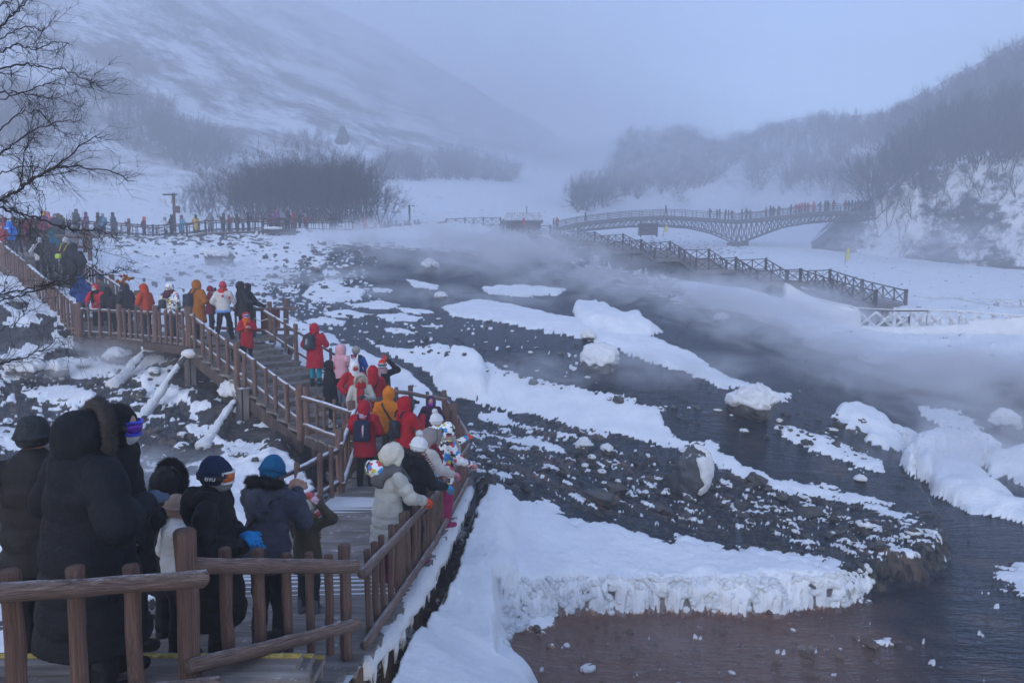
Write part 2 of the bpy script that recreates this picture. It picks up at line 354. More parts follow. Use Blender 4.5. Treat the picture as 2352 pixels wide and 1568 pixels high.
SNOW = [ # polygon, thickness (m)
 ([(1080,1102),(1160,1110),(1190,1150),(1260,1150),(1330,1190),(1400,1195),(1500,1225),(1600,1235),(1680,1255),(1740,1250),(1850,1275),(1930,1290),(1975,1315),(2006,1340),(2006,1440),(1900,1450),(1700,1450),(1500,1450),(1300,1455),(1100,1460),(1000,1300),(1040,1150)],0.09),
 ([(1045,1112),(1120,1108),(1190,1180),(1200,1330),(1175,1400),(1160,1480),(1190,1530),(1230,1600),(1230,1750),(500,1750),(640,1590),(780,1480),(920,1330),(1000,1220)],0.42),
 ([(810,757),(870,788),(930,800),(1000,788),(1080,800),(1120,830),(1200,860),(1300,885),(1400,900),(1530,935),(1520,960),(1545,990),(1600,1030),(1560,1037),(1460,1012),(1360,995),(1250,965),(1190,950),(1110,935),(1080,918),(1040,922),(1000,895),(985,860),(950,840),(900,820),(850,790)],0.07),
 ([(1000,845),(1040,805),(1090,820),(1120,860),(1115,905),(1060,915),(1010,890)],0.45),
 ([(1010,707),(1060,695),(1100,688),(1180,700),(1260,720),(1330,730),(1400,740),(1440,755),(1500,770),(1540,790),(1590,810),(1640,845),(1720,880),(1790,902),(1840,898),(1800,925),(1740,907),(1650,892),(1560,852),(1480,832),(1400,797),(1330,777),(1250,762),(1180,747),(1100,737),(1040,727)],0.11),
 ([(1315,722),(1330,704),(1370,702),(1420,728),(1470,730),(1480,750),(1530,765),(1470,768),(1400,762),(1340,747)],0.50),
 ([(1128,1000),(1180,998),(1250,1010),(1322,1035),(1300,1048),(1220,1032),(1150,1012)],0.06),
 ([(1088,950),(1140,942),(1205,975),(1160,988),(1100,967)],0.07), ([(1060,1068),(1150,1083),(1170,1094),(1120,1094),(1068,1085)],0.06),
 ([(1330,1048),(1380,1052),(1420,1066),(1390,1078),(1340,1064)],0.06),
 ([(1590,1005),(1640,1012),(1680,1048),(1740,1078),(1800,1098),(1850,1108),(1920,1118),(2000,1138),(2065,1155),(2050,1168),(1960,1162),(1880,1147),(1800,1137),(1720,1102),(1650,1080),(1600,1045)],0.07),
 ([(1765,975),(1840,983),(1900,998),(1960,1028),(2032,1058),(2036,1090),(1960,1074),(1880,1047),(1815,1017)],0.09),
 ([(1960,1148),(2050,1165),(2100,1182),(2140,1203),(2152,1217),(2080,1208),(2020,1192),(1980,1172)],0.08), ([(2120,1210),(2150,1215),(2185,1262),(2150,1250)],0.06),
 ([(1840,1163),(1940,1183),(1930,1197),(1850,1182)],0.06), ([(1985,1228),(2060,1248),(2147,1288),(2090,1284),(2020,1255)],0.06), ([(1953,1242),(2012,1262),(2000,1272),(1958,1258)],0.06),
 ([(1640,1138),(1700,1158),(1780,1173),(1760,1187),(1680,1172)],0.06), ([(1720,1150),(1820,1165),(1800,1180),(1740,1170)],0.06), ([(1265,1128),(1370,1143),(1360,1160),(1280,1142)],0.06),
 ([(2098,928),(2160,932),(2230,958),(2272,985),(2235,1003),(2160,993),(2118,962)],0.10),
 ([(1905,957),(1950,938),(2010,948),(2045,965),(2055,990),(2080,988),(2110,1003),(2130,1035),(2080,1040),(2040,1030),(2000,1012),(1960,985),(1930,972)],0.45),
 ([(2085,1040),(2110,1010),(2160,1008),(2230,1015),(2280,1030),(2300,1060),(2260,1075),(2230,1062),(2190,1060),(2160,1075),(2140,1110),(2090,1092),(2070,1065)],0.75),
 ([(2130,1085),(2180,1062),(2240,1070),(2280,1115),(2300,1140),(2400,1170),(2600,1200),(2600,1260),(2352,1200),(2260,1180),(2190,1158),(2140,1130)],0.50),
 ([(2260,1070),(2310,1060),(2340,1050),(2420,1050),(2600,1060),(2600,1120),(2400,1115),(2320,1105),(2270,1095)],0.60),
 ([(2258,1322),(2352,1290),(2450,1310),(2450,1410),(2352,1375),(2290,1345)],0.07), ([(1958,1466),(2040,1458),(2092,1476),(2040,1492),(1990,1490)],0.09),
 ([(690,735),(740,727),(800,737),(790,748),(720,748)],0.07), ([(735,716),(800,711),(860,722),(820,732),(760,728)],0.07), ([(862,724),(920,718),(975,730),(950,742),(890,738)],0.07), ([(870,754),(920,752),(972,768),(920,772)],0.06),
 ([(695,680),(715,655),(760,642),(790,660),(840,668),(830,690),(790,694),(720,692)],0.14), ([(800,700),(870,690),(930,700),(890,712),(820,708)],0.06), ([(905,705),(990,712),(1000,722),(930,720)],0.06),
 ([(640,575),(690,555),(720,580),(700,592),(650,590)],0.14), ([(560,590),(640,596),(600,612),(540,606)],0.11), ([(700,600),(740,588),(760,600),(730,612)],0.11), ([(600,625),(680,618),(690,632),(620,638)],0.08),
 ([(580,640),(660,640),(650,652),(600,655)],0.07), ([(740,620),(780,622),(770,634),(740,632)],0.06), ([(850,660),(905,662),(900,672),(860,672)],0.06), ([(930,640),(1010,655),(1005,668),(950,660)],0.08), ([(780,655),(760,640),(800,645)],0.06),
 ([(640,655),(690,668),(680,676),(640,668)],0.06), ([(700,760),(770,768),(750,778),(700,770)],0.06), ([(1000,745),(1020,750),(1005,756),(960,748)],0.04),
 ([(1100,660),(1200,655),(1300,665),(1280,680),(1180,682),(1120,676)],0.14),
 # left stream patches
 ([(60,840),(150,820),(260,835),(330,850),(320,872),(240,868),(170,872),(90,866)],0.11), ([(40,895),(160,880),(215,898),(235,925),(180,938),(110,930),(60,915)],0.08),
 ([(0,850),(50,848),(60,868),(0,880)],0.08), ([(330,870),(400,900),(420,930),(370,930),(320,910)],0.08), ([(-50,985),(60,985),(130,1000),(90,1030),(-50,1040)],0.11)]
cols = np.arange(-260, 2640, 3.4)
ys = [2.2]
while ys[-1] < 420:
    Y = ys[-1]; H = 5.4 if Y < 25 else 4.2
    d = min(3.2*Y*Y/(FOC*H), .009*Y if Y > 30 else 1e9); ys.append(Y+max(d, .018))
ys = np.array(ys)
xx = (cols-1176)/FOC
GY = np.repeat(ys[:, None], len(cols), 1); GX = GY*xx[None, :]*1.02
Zb = Ubase(GX, GY)
gu, gv = UV(GX, GY, Zb+CZ)
# flow-aligned coordinates for the noise
ca, sa = math.cos(math.radians(-40)), math.sin(math.radians(-40))
fx = GX*ca+GY*sa; fy = -GX*sa+GY*ca
n_fine = fbm(fx*1.6, fy*3.4, 5, 3, .6); n_mid = fbm(fx*.55, fy*1.5, 4, 11); n_iso = fbm(GX*1.1, GY*1.1, 5, 21, .6); n_smooth = fbm(GX*.9, GY*.9, 2, 23)
# the pool / lower river step
gu2, gv2 = UV(GX, GY, Zb+CZ-.5)
sd = polysdf(gu2, gv2, POOL)+n_smooth*22+9*fbm(GX*1.7, GY*1.7, 2, 141)
dropf = sst(-15, 10, sd)*(1-sst(20, 25, GY))*sst(5.5, 8, GY)
Zw = Zb-.5*dropf
BUMPAMP = sst(3, 8, GY)
gu, gv = UV(GX, GY, Zw+CZ)
riv = np.maximum(polysdf(gu, gv, RIVER), polysdf(gu, gv, LSTREAM)); riv = np.where(GY < 62, riv, -200)
river = sst(-10, 14, riv+n_mid*22+n_fine*10)
river = np.maximum(river, dropf)
SC1 = [(1060,950),(1250,960),(1560,1040),(1800,1120),(2160,1210),(2190,1300),(2000,1330),(1700,1250),(1400,1200),(1060,1100)]
SC2 = [(700,700),(1100,720),(1500,840),(1560,930),(1300,880),(900,800),(700,790)]
SC3 = [(1200,1400),(2000,1400),(2352,1250),(2500,1300),(2500,1700),(1150,1700)]
SC4 = [(-60,800),(330,800),(420,900),(420,1000),(300,1080),(-60,1060)]
SC5 = [(560,560),(840,560),(900,700),(640,760),(500,640)]
thick = np.zeros_like(Zb)
pxs = np.clip(gv-640, 60, 700)/520.0          # noise amplitude shrinks with distance
for poly, h in SNOW:
    d = polysdf(gu, gv, poly)
    if d.max() < -190: continue
    if h > .3:
        d = d/pxs+16*n_smooth+4*fbm(GX*2, GY*2, 2, 29)+4; w = 46; t_ = 1-np.clip(d/w, 0, 1); prof = (1-t_*t_)**.8
    else:
        d = d/pxs + n_fine*15 + n_mid*18 + 12*fbm(GX*2.2, GY*3, 3, 75) + 11*fbm(GX*6, GY*7, 3, 77)-2; prof = np.clip(d/20, 0, 1)**.8
    thick = np.maximum(thick, h*prof*(1+.35*(n_smooth if h > .3 else n_iso)))
thick *= 1-sst(.55, .98, dropf)*(sst(1240, 1290, gu2)*sst(2060, 2030, gu2))*sst(1480, 1440, gv2)
# scattered clumps of snow on the wet rock
cl = fbm(fx*1.5, fy*3.8, 5, 31, .62); cl2 = fbm(GX*2.4, GY*3.6, 4, 47, .6)
for poly, th0, nn in ((SC1, .2, cl), (SC2, .27, cl), (SC3, .46, cl2), (SC4, .17, cl2), (SC5, .14, cl)):
    s_ = sst(-30, 30, polysdf(gu, gv, poly))
    c_ = nn+(s_-1)*1.0+.10*noise(GX*.3, GY*.3, 5)
    thick = np.maximum(thick, .08*np.clip((c_-th0)/.08, 0, 1)**.7)
lump = 1+.25*fbm(GX*5, GY*5, 3, 61)*np.minimum(1, .1/np.maximum(thick, .02))
bank = 1-river
# bed under the water, a few stones breaking the surface, and snow on top
stones = np.clip(fbm(GX*2.2, GY*2.2, 4, 71, .6)-.34, 0, 1)*.6
ribs = np.clip(fbm(fx*2.6, fy*5.5, 5, 73, .65)+.18, -1, 1)*sst(-40, 20, np.maximum(polysdf(gu, gv, SC1), polysdf(gu, gv, LSTREAM)))*(1-dropf)
ribs2 = np.clip(fbm(fx*1.1, fy*3.2, 5, 79, .65)-.05, 0, 1)*(1-dropf)
bed = Zw-.055-.04*n_iso+.17*ribs+.22*ribs2+stones*np.where(riv < 60, 1.3, .5)+.10*dropf*np.abs(fbm(GX*3, GY*3, 4, 75))-.02*dropf
Zs = Zw+thick*lump+.02*n_iso
rough = fbm(GX*.5, GY*.5, 5, 81)*.35+fbm(GX*1.7, GY*1.7, 4, 91)*.12
Zbank = Zw+.12+rough*bank*BUMPAMP*(1-.6*sst(50, 90, GY))
Z = bed*(river)+Zbank*bank
Z = np.where(thick > .012, np.maximum(Zs, Z), Z)
# the snow lip overhanging the pool is lumpy
snow = sst(.0, .035, thick+.012*fbm(GX*7, GY*7, 2, 83)*(thick > .001))
# rock showing through on the banks
exposed = fbm(fx*.8, fy*1.5, 6, 101, .62)
EX = [([(260,545),(560,560),(700,590),(640,660),(420,700),(300,640)], .30), ([(1130,560),(1300,560),(1560,640),(1620,720),(1400,660),(1150,640)], .62),
      ([(-60,640),(200,760),(430,800),(600,940),(720,1010),(720,1060),(600,1060),(430,1040),(400,900),(250,830),(-60,800)], .56), ([(420,780),(560,830),(700,960),(760,1040),(600,1050),(480,960),(420,880)], .75),
      ([(1440,545),(1700,560),(1760,590),(1560,600)], .4), ([(220,520),(640,530),(640,580),(260,570)], .5)]
bare = np.full_like(Zb, .08)
for poly, a in EX: bare = np.maximum(bare, a*sst(-25, 25, polysdf(gu, gv, poly)))
bs = 1-sst(-.05, .08, exposed+.42*(bare*2-1)+.0)
bs = np.clip(bs, 0, 1)
snow = np.maximum(snow, bank*np.where(thick > .02, 1, bs))
snow = np.where((river > .5) & (thick <= .02), 0, snow)
icy = sst(-30, 60, polysdf(gu, gv, [(300,1000),(420,1040),(700,1030),(740,1110),(560,1160),(300,1130)]))
snow = np.maximum(snow, icy*.62)
snow = np.where(GY > 150, np.maximum(snow, .75), snow)
# dark wet face of the slab above the pool
face = (dropf > .04)&(dropf < .96)
snowface = sst(2012, 1992, gu2)          # snow-encrusted left of the slab's corner
Z = Z+np.where(face, .07*fbm(GX*3.5, GY*3.5, 4, 111)*4*dropf*(1-dropf), 0)
snow = np.where(face & (thick <= .02), .46+.2*fbm(GX*4, GY*4, 3, 113), snow)
snow = np.where(face & (snowface < .5), np.minimum(snow, np.where(thick > .02, .6, 0)), snow)
brown = dropf*sst(2150, 1750, gu2-(gv2-1400)*.9+n_mid*220)*sst(1340, 1400, gv2)
brown = np.maximum(brown, .35*sst(.1, .5, n_mid)*sst(850, 950, gv))
# boardwalk gap: keep the ground below the decks (decks are defined in the next part)
DECKS = []
def deck_push(poly, zmax):
    """ground under a deck polygon (world xy) stays below zmax"""
    global Z
    d = polysdf(GX*40, GY*40, np.asarray(poly)*40)/40
    lim = zmax+np.clip(-d, 0, 9)*(2.2+6*sst(9.5, 7.0, GY)*(GX > -2.4))+.35*n_iso+.12*fbm(GX*4, GY*4, 3, 131)
    c_ = (d > -1.6) & (lim < Z); Z = np.where(c_, lim, Z); snow[c_] = np.minimum(snow[c_], .42+.35*n_iso[c_])
DECKPOLY = [([(-5.4, 1.5), (-.9, 2), (-1.28, 5.6), (-1.08, 9), (-.82, 13.3), (-1.6, 17.8), (-3.1, 18.1), (-4.9, 15.8), (-3.4, 12.9), (-4.2, 8), (-5.2, 5)], -4.75)]
for p_, z_ in DECKPOLY: deck_push(p_, z_)
XN = [(1265, 538, 98), (1302, 558, 91), (1366, 554, 87), (1410, 577, 83), (1472, 573, 80), (1504, 594, 76), (1560, 593, 74), (1598, 621, 70), (1690, 618, 67), (1738, 650, 63), (1838, 647, 61), (1910, 674, 56), (2010, 702, 51)]
XF = [P(*n) for n in XN]
for a_, b_ in zip(XF[:-1], XF[1:]):
    L_ = (b_[0]-a_[0])**2+(b_[1]-a_[1])**2; t_ = np.clip(((GX-a_[0])*(b_[0]-a_[0])+(GY-a_[1])*(b_[1]-a_[1]))/L_, 0, 1)
    dx_ = GX-a_[0]-t_*(b_[0]-a_[0]); dy_ = GY-a_[1]-t_*(b_[1]-a_[1]); ds_ = np.hypot(dx_, dy_)
    sd_ = np.where(dx_+dy_ < 0, ds_, -ds_)           # positive on the stream side
    zd_ = a_[2]-CZ+t_*(b_[2]-a_[2])
    lim = np.where(sd_ > 0, zd_-.5-2.0*sst(0, 3.5, sd_)+np.clip(sd_-5, 0, 9)*.55, zd_-.42+np.clip(-sd_-5, 0, 9)*.5)+.5*n_iso*sst(0, 2, sd_)
    c_ = (ds_ < 9) & (lim < Z); Z = np.where(c_, lim, Z); snow = np.where(c_ & (sd_ > -.5), np.minimum(snow, .47+.9*exposed), snow)
fw = 4*dropf*(1-dropf)
YD = -fw*(.28*fbm(GX*4.5, Z*6, 3, 151)+.07*fbm(GX*12, Z*12, 2, 153)+.05)
nr, nc = Z.shape
idx = np.arange(nr*nc).reshape(nr, nc)
Fq = np.stack([idx[:-1, :-1], idx[:-1, 1:], idx[1:, 1:], idx[1:, :-1]], -1).reshape(-1, 4)
Vg = np.stack([GX, GY+YD, Z+CZ], -1).reshape(-1, 3)
o = mesh_np('ground', Vg, Fq, M_ground, attrs={'snow': snow, 'brown': brown}); tag(o, kind='structure')
# water surface, following the stream bed
wsel = (riv > -45)|(dropf > 0.02)
step = 2
i2 = idx[::step, ::step]; w2 = wsel[::step, ::step]
Vw = np.stack([GX, GY, Zw+CZ+.012*n_fine*(1-dropf)], -1)[::step, ::step].reshape(-1, 3)
ii = np.arange(len(Vw)).reshape(i2.shape)
fm = w2[:-1, :-1] & w2[1:, 1:] & w2[:-1, 1:] & w2[1:, :-1]
Fw = np.stack([ii[:-1, :-1], ii[:-1, 1:], ii[1:, 1:], ii[1:, :-1]], -1)[fm]
used = np.unique(Fw); rm = np.full(len(Vw), -1); rm[used] = np.arange(len(used))
o = mesh_np('stream_water', Vw[used], rm[Fw], M_water, attrs={'brown': brown[::step, ::step].ravel()[used]}); tag(o, kind='structure')
def ground_z(x, y):
    """height of the built ground under a point (bilinear on the fan grid)"""
    r = np.interp(y, ys, np.arange(len(ys))); c = ((x/(y*1.02))*FOC+1176-cols[0])/3.4
    r = min(max(r, 0), nr-2); c = min(max(c, 0), nc-2); r0 = int(r); c0 = int(c)
    return float(Z[r0, c0]*(1-(r-r0))*(1-(c-c0))+Z[r0+1, c0]*(r-r0)*(1-(c-c0))+Z[r0, c0+1]*(1-(r-r0))*(c-c0)+Z[r0+1, c0+1]*(r-r0)*(c-c0))+CZ
def hit(u, v, y0=4, y1=400):
    """where the ray of photo pixel (u,v) meets the ground"""
    Y = y0
    while Y < y1:
        p = P(u, v, Y)
        if ground_z(p[0], Y) >= p[2]: break
        Y *= 1.006
    p = P(u, v, Y); return np.array([p[0], Y, ground_z(p[0], Y)])

# ------------------------------------------------------------------ mountain and hills
def hill_mat(name, kind):
    m, nt, b = nodes(name)
    if kind == 'mountain':
        v = coords(nt, 'Object', (.012, .03, .05), (0, math.radians(-32), 0)); w = coords(nt)
        a = nz(nt, v, 1.6, 8, .68)
        f = ramp(nt, mth(nt, 'ADD', a, mth(nt, 'MULTIPLY', mth(nt, 'SUBTRACT', nz(nt, w, .35, 6, .75), .5), .35)), [(.42, 0.0), (.58, 1.0)])
    else:
        w = coords(nt)
        v = coords(nt, 'Object', (1, 1, .7), (0, math.radians(25), 0))
        f = ramp(nt, mth(nt, 'ADD', nz(nt, v, .09, 8, .7), mth(nt, 'MULTIPLY', mth(nt, 'SUBTRACT', nz(nt, w, .5, 6, .8), .5), .4)), [(.44, 0.0), (.52, 1.0)] if kind == 'crag' else [(.5, 0.0), (.7, .8)])
    c = mixc(nt, f, (.78, .81, .86), (.12, .12, .13) if kind != 'crag' else (.05, .055, .065))
    lum(nt, b, c, 'Base Color'); b.inputs['Roughness'].default_value = .8
    bump(nt, b, nz(nt, w, .6, 6, .7), .8, .8)
    return m
def hill(name, pts, ulim, vlim, kind, amp=2.0, nu=150, nv=90, seed=0, top=None):
    """surface through (u,v,distance) samples; real relief is added"""
    q = np.array(pts, float)
    S = tps([(a/60., b/60., math.log(c)*30) for a, b, c in pts], lam=2)
    uu = np.linspace(ulim[0], ulim[1], nu)
    V = []
    for j in range(nv):
        t = j/(nv-1)
        for u in uu:
            vt = np.interp(u, top[0], top[1]) if top else vlim[0]
            vv = vlim[1]+(vt-vlim[1])*t
            V.append((u, vv))
    V = np.array(V); Yv = np.exp(S(V[:, 0]/60, V[:, 1]/60)/30)
    Wd = np.array([P(a, b, c) for (a, b), c in zip(V, Yv)])
    n = fbm(Wd[:, 0]*.035+seed, Wd[:, 2]*.05, 5, seed)
    n2 = fbm(Wd[:, 0]*.25+seed, Wd[:, 2]*.2, 4, seed+3)
    Wd[:, 1] += n*amp*4+n2*amp*.6; Wd[:, 2] += n2*amp*.25
    if top:   # back slope so that the hill is a solid rise, not a sheet
        last = Wd[-nu:].copy(); b1 = last+np.array([0, 8, -1.5]); b2 = last+np.array([0, 40, -25]); Wd = np.vstack([Wd, b1, b2]); nv2 = nv+2
    else: nv2 = nv
    ix = np.arange(nu*nv2).reshape(nv2, nu)
    F = np.stack([ix[:-1, :-1], ix[:-1, 1:], ix[1:, 1:], ix[1:, :-1]], -1).reshape(-1, 4)
    o = mesh_np(name, Wd, F, hill_mat(name+'_snow', kind)); tag(o, kind='structure')
    def at_(u, v):
        w = P(u, v, float(np.exp(S(u/60., v/60.)/30)))
        a = float(fbm(w[0]*.035+seed, w[2]*.05, 5, seed)); b = float(fbm(w[0]*.25+seed, w[2]*.2, 4, seed+3))
        return w+np.array([0, a*amp*4+b*amp*.6, b*amp*.25])
    return at_
topm = ([-300, 0, 200, 400, 700, 900, 1100, 1300, 1500], [-180, -170, -150, -100, -10, 90, 210, 320, 410])
HM = hill('mountain', [(-300,490,105), (0,480,112), (300,470,120), (600,450,140), (900,440,165), (1200,440,200), (1500,440,250),
                       (-300,250,130), (0,250,140), (300,300,160), (600,330,185), (900,360,215), (1200,380,250), (1500,400,280),
                       (-300,-180,190), (0,-150,200), (400,-100,250), (700,-10,290), (900,90,310), (1100,210,320), (1300,320,310), (1500,410,300)],
          (-300, 1500), (0, 520), 'mountain', 2.2, 190, 110, 5, topm)
topr = ([1290, 1340, 1400, 1430, 1480, 1540, 1590, 1640, 1700, 1760, 1830, 1920, 2020, 2090, 2200, 2280, 2352, 2500, 2700], [480, 465, 395, 340, 308, 292, 300, 330, 318, 285, 272, 268, 262, 228, 168, 125, 88, 20, -30])
HR = hill('wooded_hill', [(1290,500,150), (1500,500,165), (1800,500,175), (2050,500,160), (2352,500,140), (2700,500,130), (1400,400,190), (1540,320,205), (1700,330,215), (1900,285,215),
                          (2050,280,200), (2200,190,185), (2352,115,170), (2700,0,160), (1800,400,190), (2100,400,160), (2352,300,150)],
          (1290, 2700), (0, 530), 'wood', 1.6, 150, 80, 9, topr)
topc = ([1850, 1900, 1960, 2020, 2080, 2140, 2200, 2260, 2352, 2500, 2700], [585, 540, 478, 455, 415, 392, 378, 362, 352, 340, 330])
HC = hill('crag', [(1850,600,112), (2000,600,108), (2200,600,104), (2352,600,100), (2700,610,95), (1900,540,114), (1960,480,116), (2080,420,116), (2200,380,114), (2352,352,110), (2700,330,105), (2150,500,108), (2352,480,103)],
          (1850, 2700), (0, 612), 'crag', 1.3, 170, 80, 14, topc)
# ------------------------------------------------------------------ timber boardwalk, stairs, fences
rng = np.random.RandomState(3); R3 = random.Random(5)
def A(x, y, z=0): return np.array([x, y, z+CZ], float)
LOGV = {}
def log_mesh(kind, mat, nvar=5, n=12, seg=7, rn=.07):
    """unit log along Z, radius 1 in local units scaled by the object"""
    key = (kind, mat.name)
    if key not in LOGV:
        L = []
        for k in range(nvar):
            r = np.random.RandomState(k+11)
            mb = MB(); t = np.linspace(0, 1, seg)
            w = np.stack([r.uniform(-.12, .12, seg), r.uniform(-.12, .12, seg)], 1); w[0] = w[-1] = 0
            zz = np.r_[0, t[:-1]+np.r_[.003, np.zeros(seg-2)], 1-.01, 1]; rr_ = np.r_[.9, 1+r.uniform(-.08, .08, seg), .86]
            xy = np.vstack([w[0], w, w[-1]]); th = np.linspace(0, 2*np.pi, n, endpoint=False); fac = 1+r.uniform(-rn, rn, n)
            V = np.stack([xy[:, :1]+rr_[:, None]*np.cos(th)*fac, xy[:, 1:]+rr_[:, None]*np.sin(th)*fac, zz[:, None]+0*th], -1)
            m_ = len(zz); i_ = np.arange(m_-1)[:, None]*n; j_ = np.arange(n)[None]; k_ = (j_+1) % n
            Q = np.stack([i_+j_, i_+k_, i_+n+k_, i_+n+j_], -1).reshape(-1, 4); jj = np.arange(n); kk = (jj+1) % n
            V = np.vstack([V.reshape(-1, 3), [[0, 0, 0], [0, 0, 1]]])
            mb.add(V, Q, np.vstack([np.stack([np.full(n, m_*n), kk, jj], 1), np.stack([np.full(n, m_*n+1), (m_-1)*n+jj, (m_-1)*n+kk], 1)]))
            o = mb.build(kind, mat); me = o.data; bpy.data.objects.remove(o); L.append(me)
        LOGV[key] = L
    return LOGV[key]
def log(name, a, b, r, mat, parent, kind='log'):
    a = np.asarray(a, float); b = np.asarray(b, float); d = b-a; L = float(np.linalg.norm(d))
    me = R3.choice(log_mesh(kind, mat)); o = bpy.data.objects.new(name, me); COL.objects.link(o)
    o.rotation_mode = 'QUATERNION'
    q = Vector((0, 0, 1)).rotation_difference(Vector(d)); 
    if abs(d[2]) > .9*L:
        from mathutils import Quaternion
        q = q @ Quaternion((0, 0, 1), R3.uniform(0, 6.28))
    o.rotation_quaternion = q; o.scale = (r, r, L)
    if parent is not None: o.parent = parent; o.location = Vector(a-wl(parent))
    else: o.location = Vector(a)
    return o
def lerp(a, b, t): return a+(b-a)*t
def fence_log(label, nodes_, h=1.0, pr=.062, kr=.045, rr=.055, gap=.33, side=1, low=.22, group='log fences of the boardwalk', postmat=None, railmat=None, pickets=True, ext=.12, pick_out=.06, posts=None, ph=.22):
    """rustic log fence through deck-level points; side = which side the rails sit on"""
    nodes_ = [np.asarray(n, float) for n in nodes_]
    pm = postmat or M_log; rm = railmat or M_rail
    e = empty('log_fence', tuple(nodes_[0]), 0, label, 'fence', group)
    for i, n in enumerate(nodes_):
        if posts is None or posts[i]:
            j = R3.uniform(-.03, .05)
            log('post', n-[0, 0, .18], n+[R3.uniform(-.02, .02), R3.uniform(-.02, .02), h+ph+j], pr*R3.uniform(.95, 1.08), pm, e, 'post')
    for a, b in zip(nodes_[:-1], nodes_[1:]):
        d = b-a; hd = np.array([d[0], d[1], 0]); L = np.linalg.norm(hd); hd /= L
        nrm = np.array([hd[1], -hd[0], 0])*side
        off = nrm*(pr*.3+rr*.6)
        du = d/np.linalg.norm(d)
        log('top_rail', a+off+[0, 0, h]-du*ext, b+off+[0, 0, h]+du*ext, rr*R3.uniform(.95, 1.05), rm, e, 'rail')
        log('lower_rail', a+off+[0, 0, low]-du*ext*.6, b+off+[0, 0, low]+du*ext*.6, rr*R3.uniform(.88, 1.0), rm, e, 'rail')
        if pickets:
            n = max(1, int(round(L/gap)))
            for k in range(1, n):
                t = (k+R3.uniform(-.1, .1))/n; p = lerp(a, b, t)
                r = kr*R3.uniform(.85, 1.12); q = p+off-nrm*(rr+r)*.82
                log('picket', q+[0, 0, low-R3.uniform(.14, .2)], q+[R3.uniform(-.02, .02), R3.uniform(-.02, .02), h+R3.uniform(.07, .16)], r, pm, e, 'picket')
    return e
def plank_deck(name, poly, z, along, parent, mat, th=.06, w=.17, gapw=.03, zf=None):
    """planks laid across a convex polygon; along = unit direction in which the planks run"""
    al = np.asarray(along, float); al /= np.linalg.norm(al); pe = np.array([-al[1], al[0]])
    P2 = np.asarray(poly, float); s = P2 @ pe; t0, t1 = s.min(), s.max(); mb = MB(); c = t0
    while c < t1:
        ww = w*R3.uniform(.9, 1.08); m = min(c+ww/2, t1-.001)
        xs = []
        for i in range(len(P2)):
            a, b = P2[i], P2[(i+1) % len(P2)]; sa, sb = a@pe, b@pe
            if (sa-m)*(sb-m) < 0:
                k = (m-sa)/(sb-sa); xs.append((a+(b-a)*k)@al)
        if len(xs) >= 2:
            x0, x1 = min(xs)-R3.uniform(0, .05), max(xs)+R3.uniform(0, .05)
            if 1:
                p0 = al*x0+pe*m; p1 = al*x1+pe*m
                z0 = zf(p0[0], p0[1]) if zf else z; z1 = zf(p1[0], p1[1]) if zf else z; dz = R3.uniform(-.006, .006)
                mb.beam([p0[0], p0[1], z0+CZ-th/2+dz], [p1[0], p1[1], z1+CZ-th/2+dz], ww-gapw, th)
        c += ww
    return mb.build(name, mat, parent, smooth=False)
def wdeck(x, y): return float(np.interp(y, [4.6, 5.2, 8.2, 12, 13.6], [-3.08, -3.19, -3.69, -3.97, -4.0]))
# --- near walkway
bw = empty('boardwalk', tuple(A(-2.4, 9, -4)), 0, 'snow-dusted plank boardwalk running between the two log fences to the lookout', 'boardwalk')
RE = [(-1.38, 5.76), (-1.26, 7.3), (-1.17, 9.0), (-1.06, 10.8), (-.92, 13.3)]
LE = [(-3.9, 5.0), (-3.75, 7.0), (-3.6, 9.0), (-3.45, 11.2), (-3.2, 12.9)]
def segs(poly): return plank_deck('plank_deck', poly, 0, (1, .06), bw, M_deck, zf=wdeck)
segs([(-4.6, 4.6), (-1.6, 4.6), (-1.3, 5.76), (-1.08, 9.0), (-.84, 13.3), (-3.3, 13.7), (-3.5, 9), (-4.0, 6)])
plank_deck('lookout_deck', [(-3.1, 13.7), (-.84, 13.32), (-1.0, 14.8), (-1.68, 17.6), (-3.0, 17.9), (-3.1, 14.6)], -4.0, (1, .06), bw, M_deck)
mbk = MB()
for pts in (RE+[(-1.75, 17.5)], LE):
    for a, b in zip(pts[:-1], pts[1:]):
        za = wdeck(*a)-.17; zb = wdeck(*b)-.17
        mbk.beam(A(a[0]+.02, a[1], za), A(b[0]+.02, b[1], zb), .09, .2)
mbk.build('edge_beam', M_post, bw, False)
for (x, y) in RE+[(-1.3, 15.6), (-1.75, 17.4)]+LE:
    log('support_post', A(x-.12*np.sign(x+2.4), y, wdeck(x, y)-1.6), A(x-.12*np.sign(x+2.4), y, wdeck(x, y)-.1), .085, M_post, bw, 'post')
mb = MB(); mb.add([A(-4.6, 4.6, -3.08-.045), A(-1.4, 4.6, -3.08-.045), A(-1.3, 5.76, wdeck(0, 5.76)-.045), A(-4.0, 6, wdeck(0, 6)-.045), A(-1.1, 9, wdeck(0, 9)-.045), A(-3.5, 9, wdeck(0, 9)-.045), A(-.86, 13.3, -4.04), A(-3.3, 13.7, -4.045)], [[0, 1, 2, 3], [3, 2, 4, 5], [5, 4, 6, 7]]); mb.build('packed_snow', M_snow, bw, False)
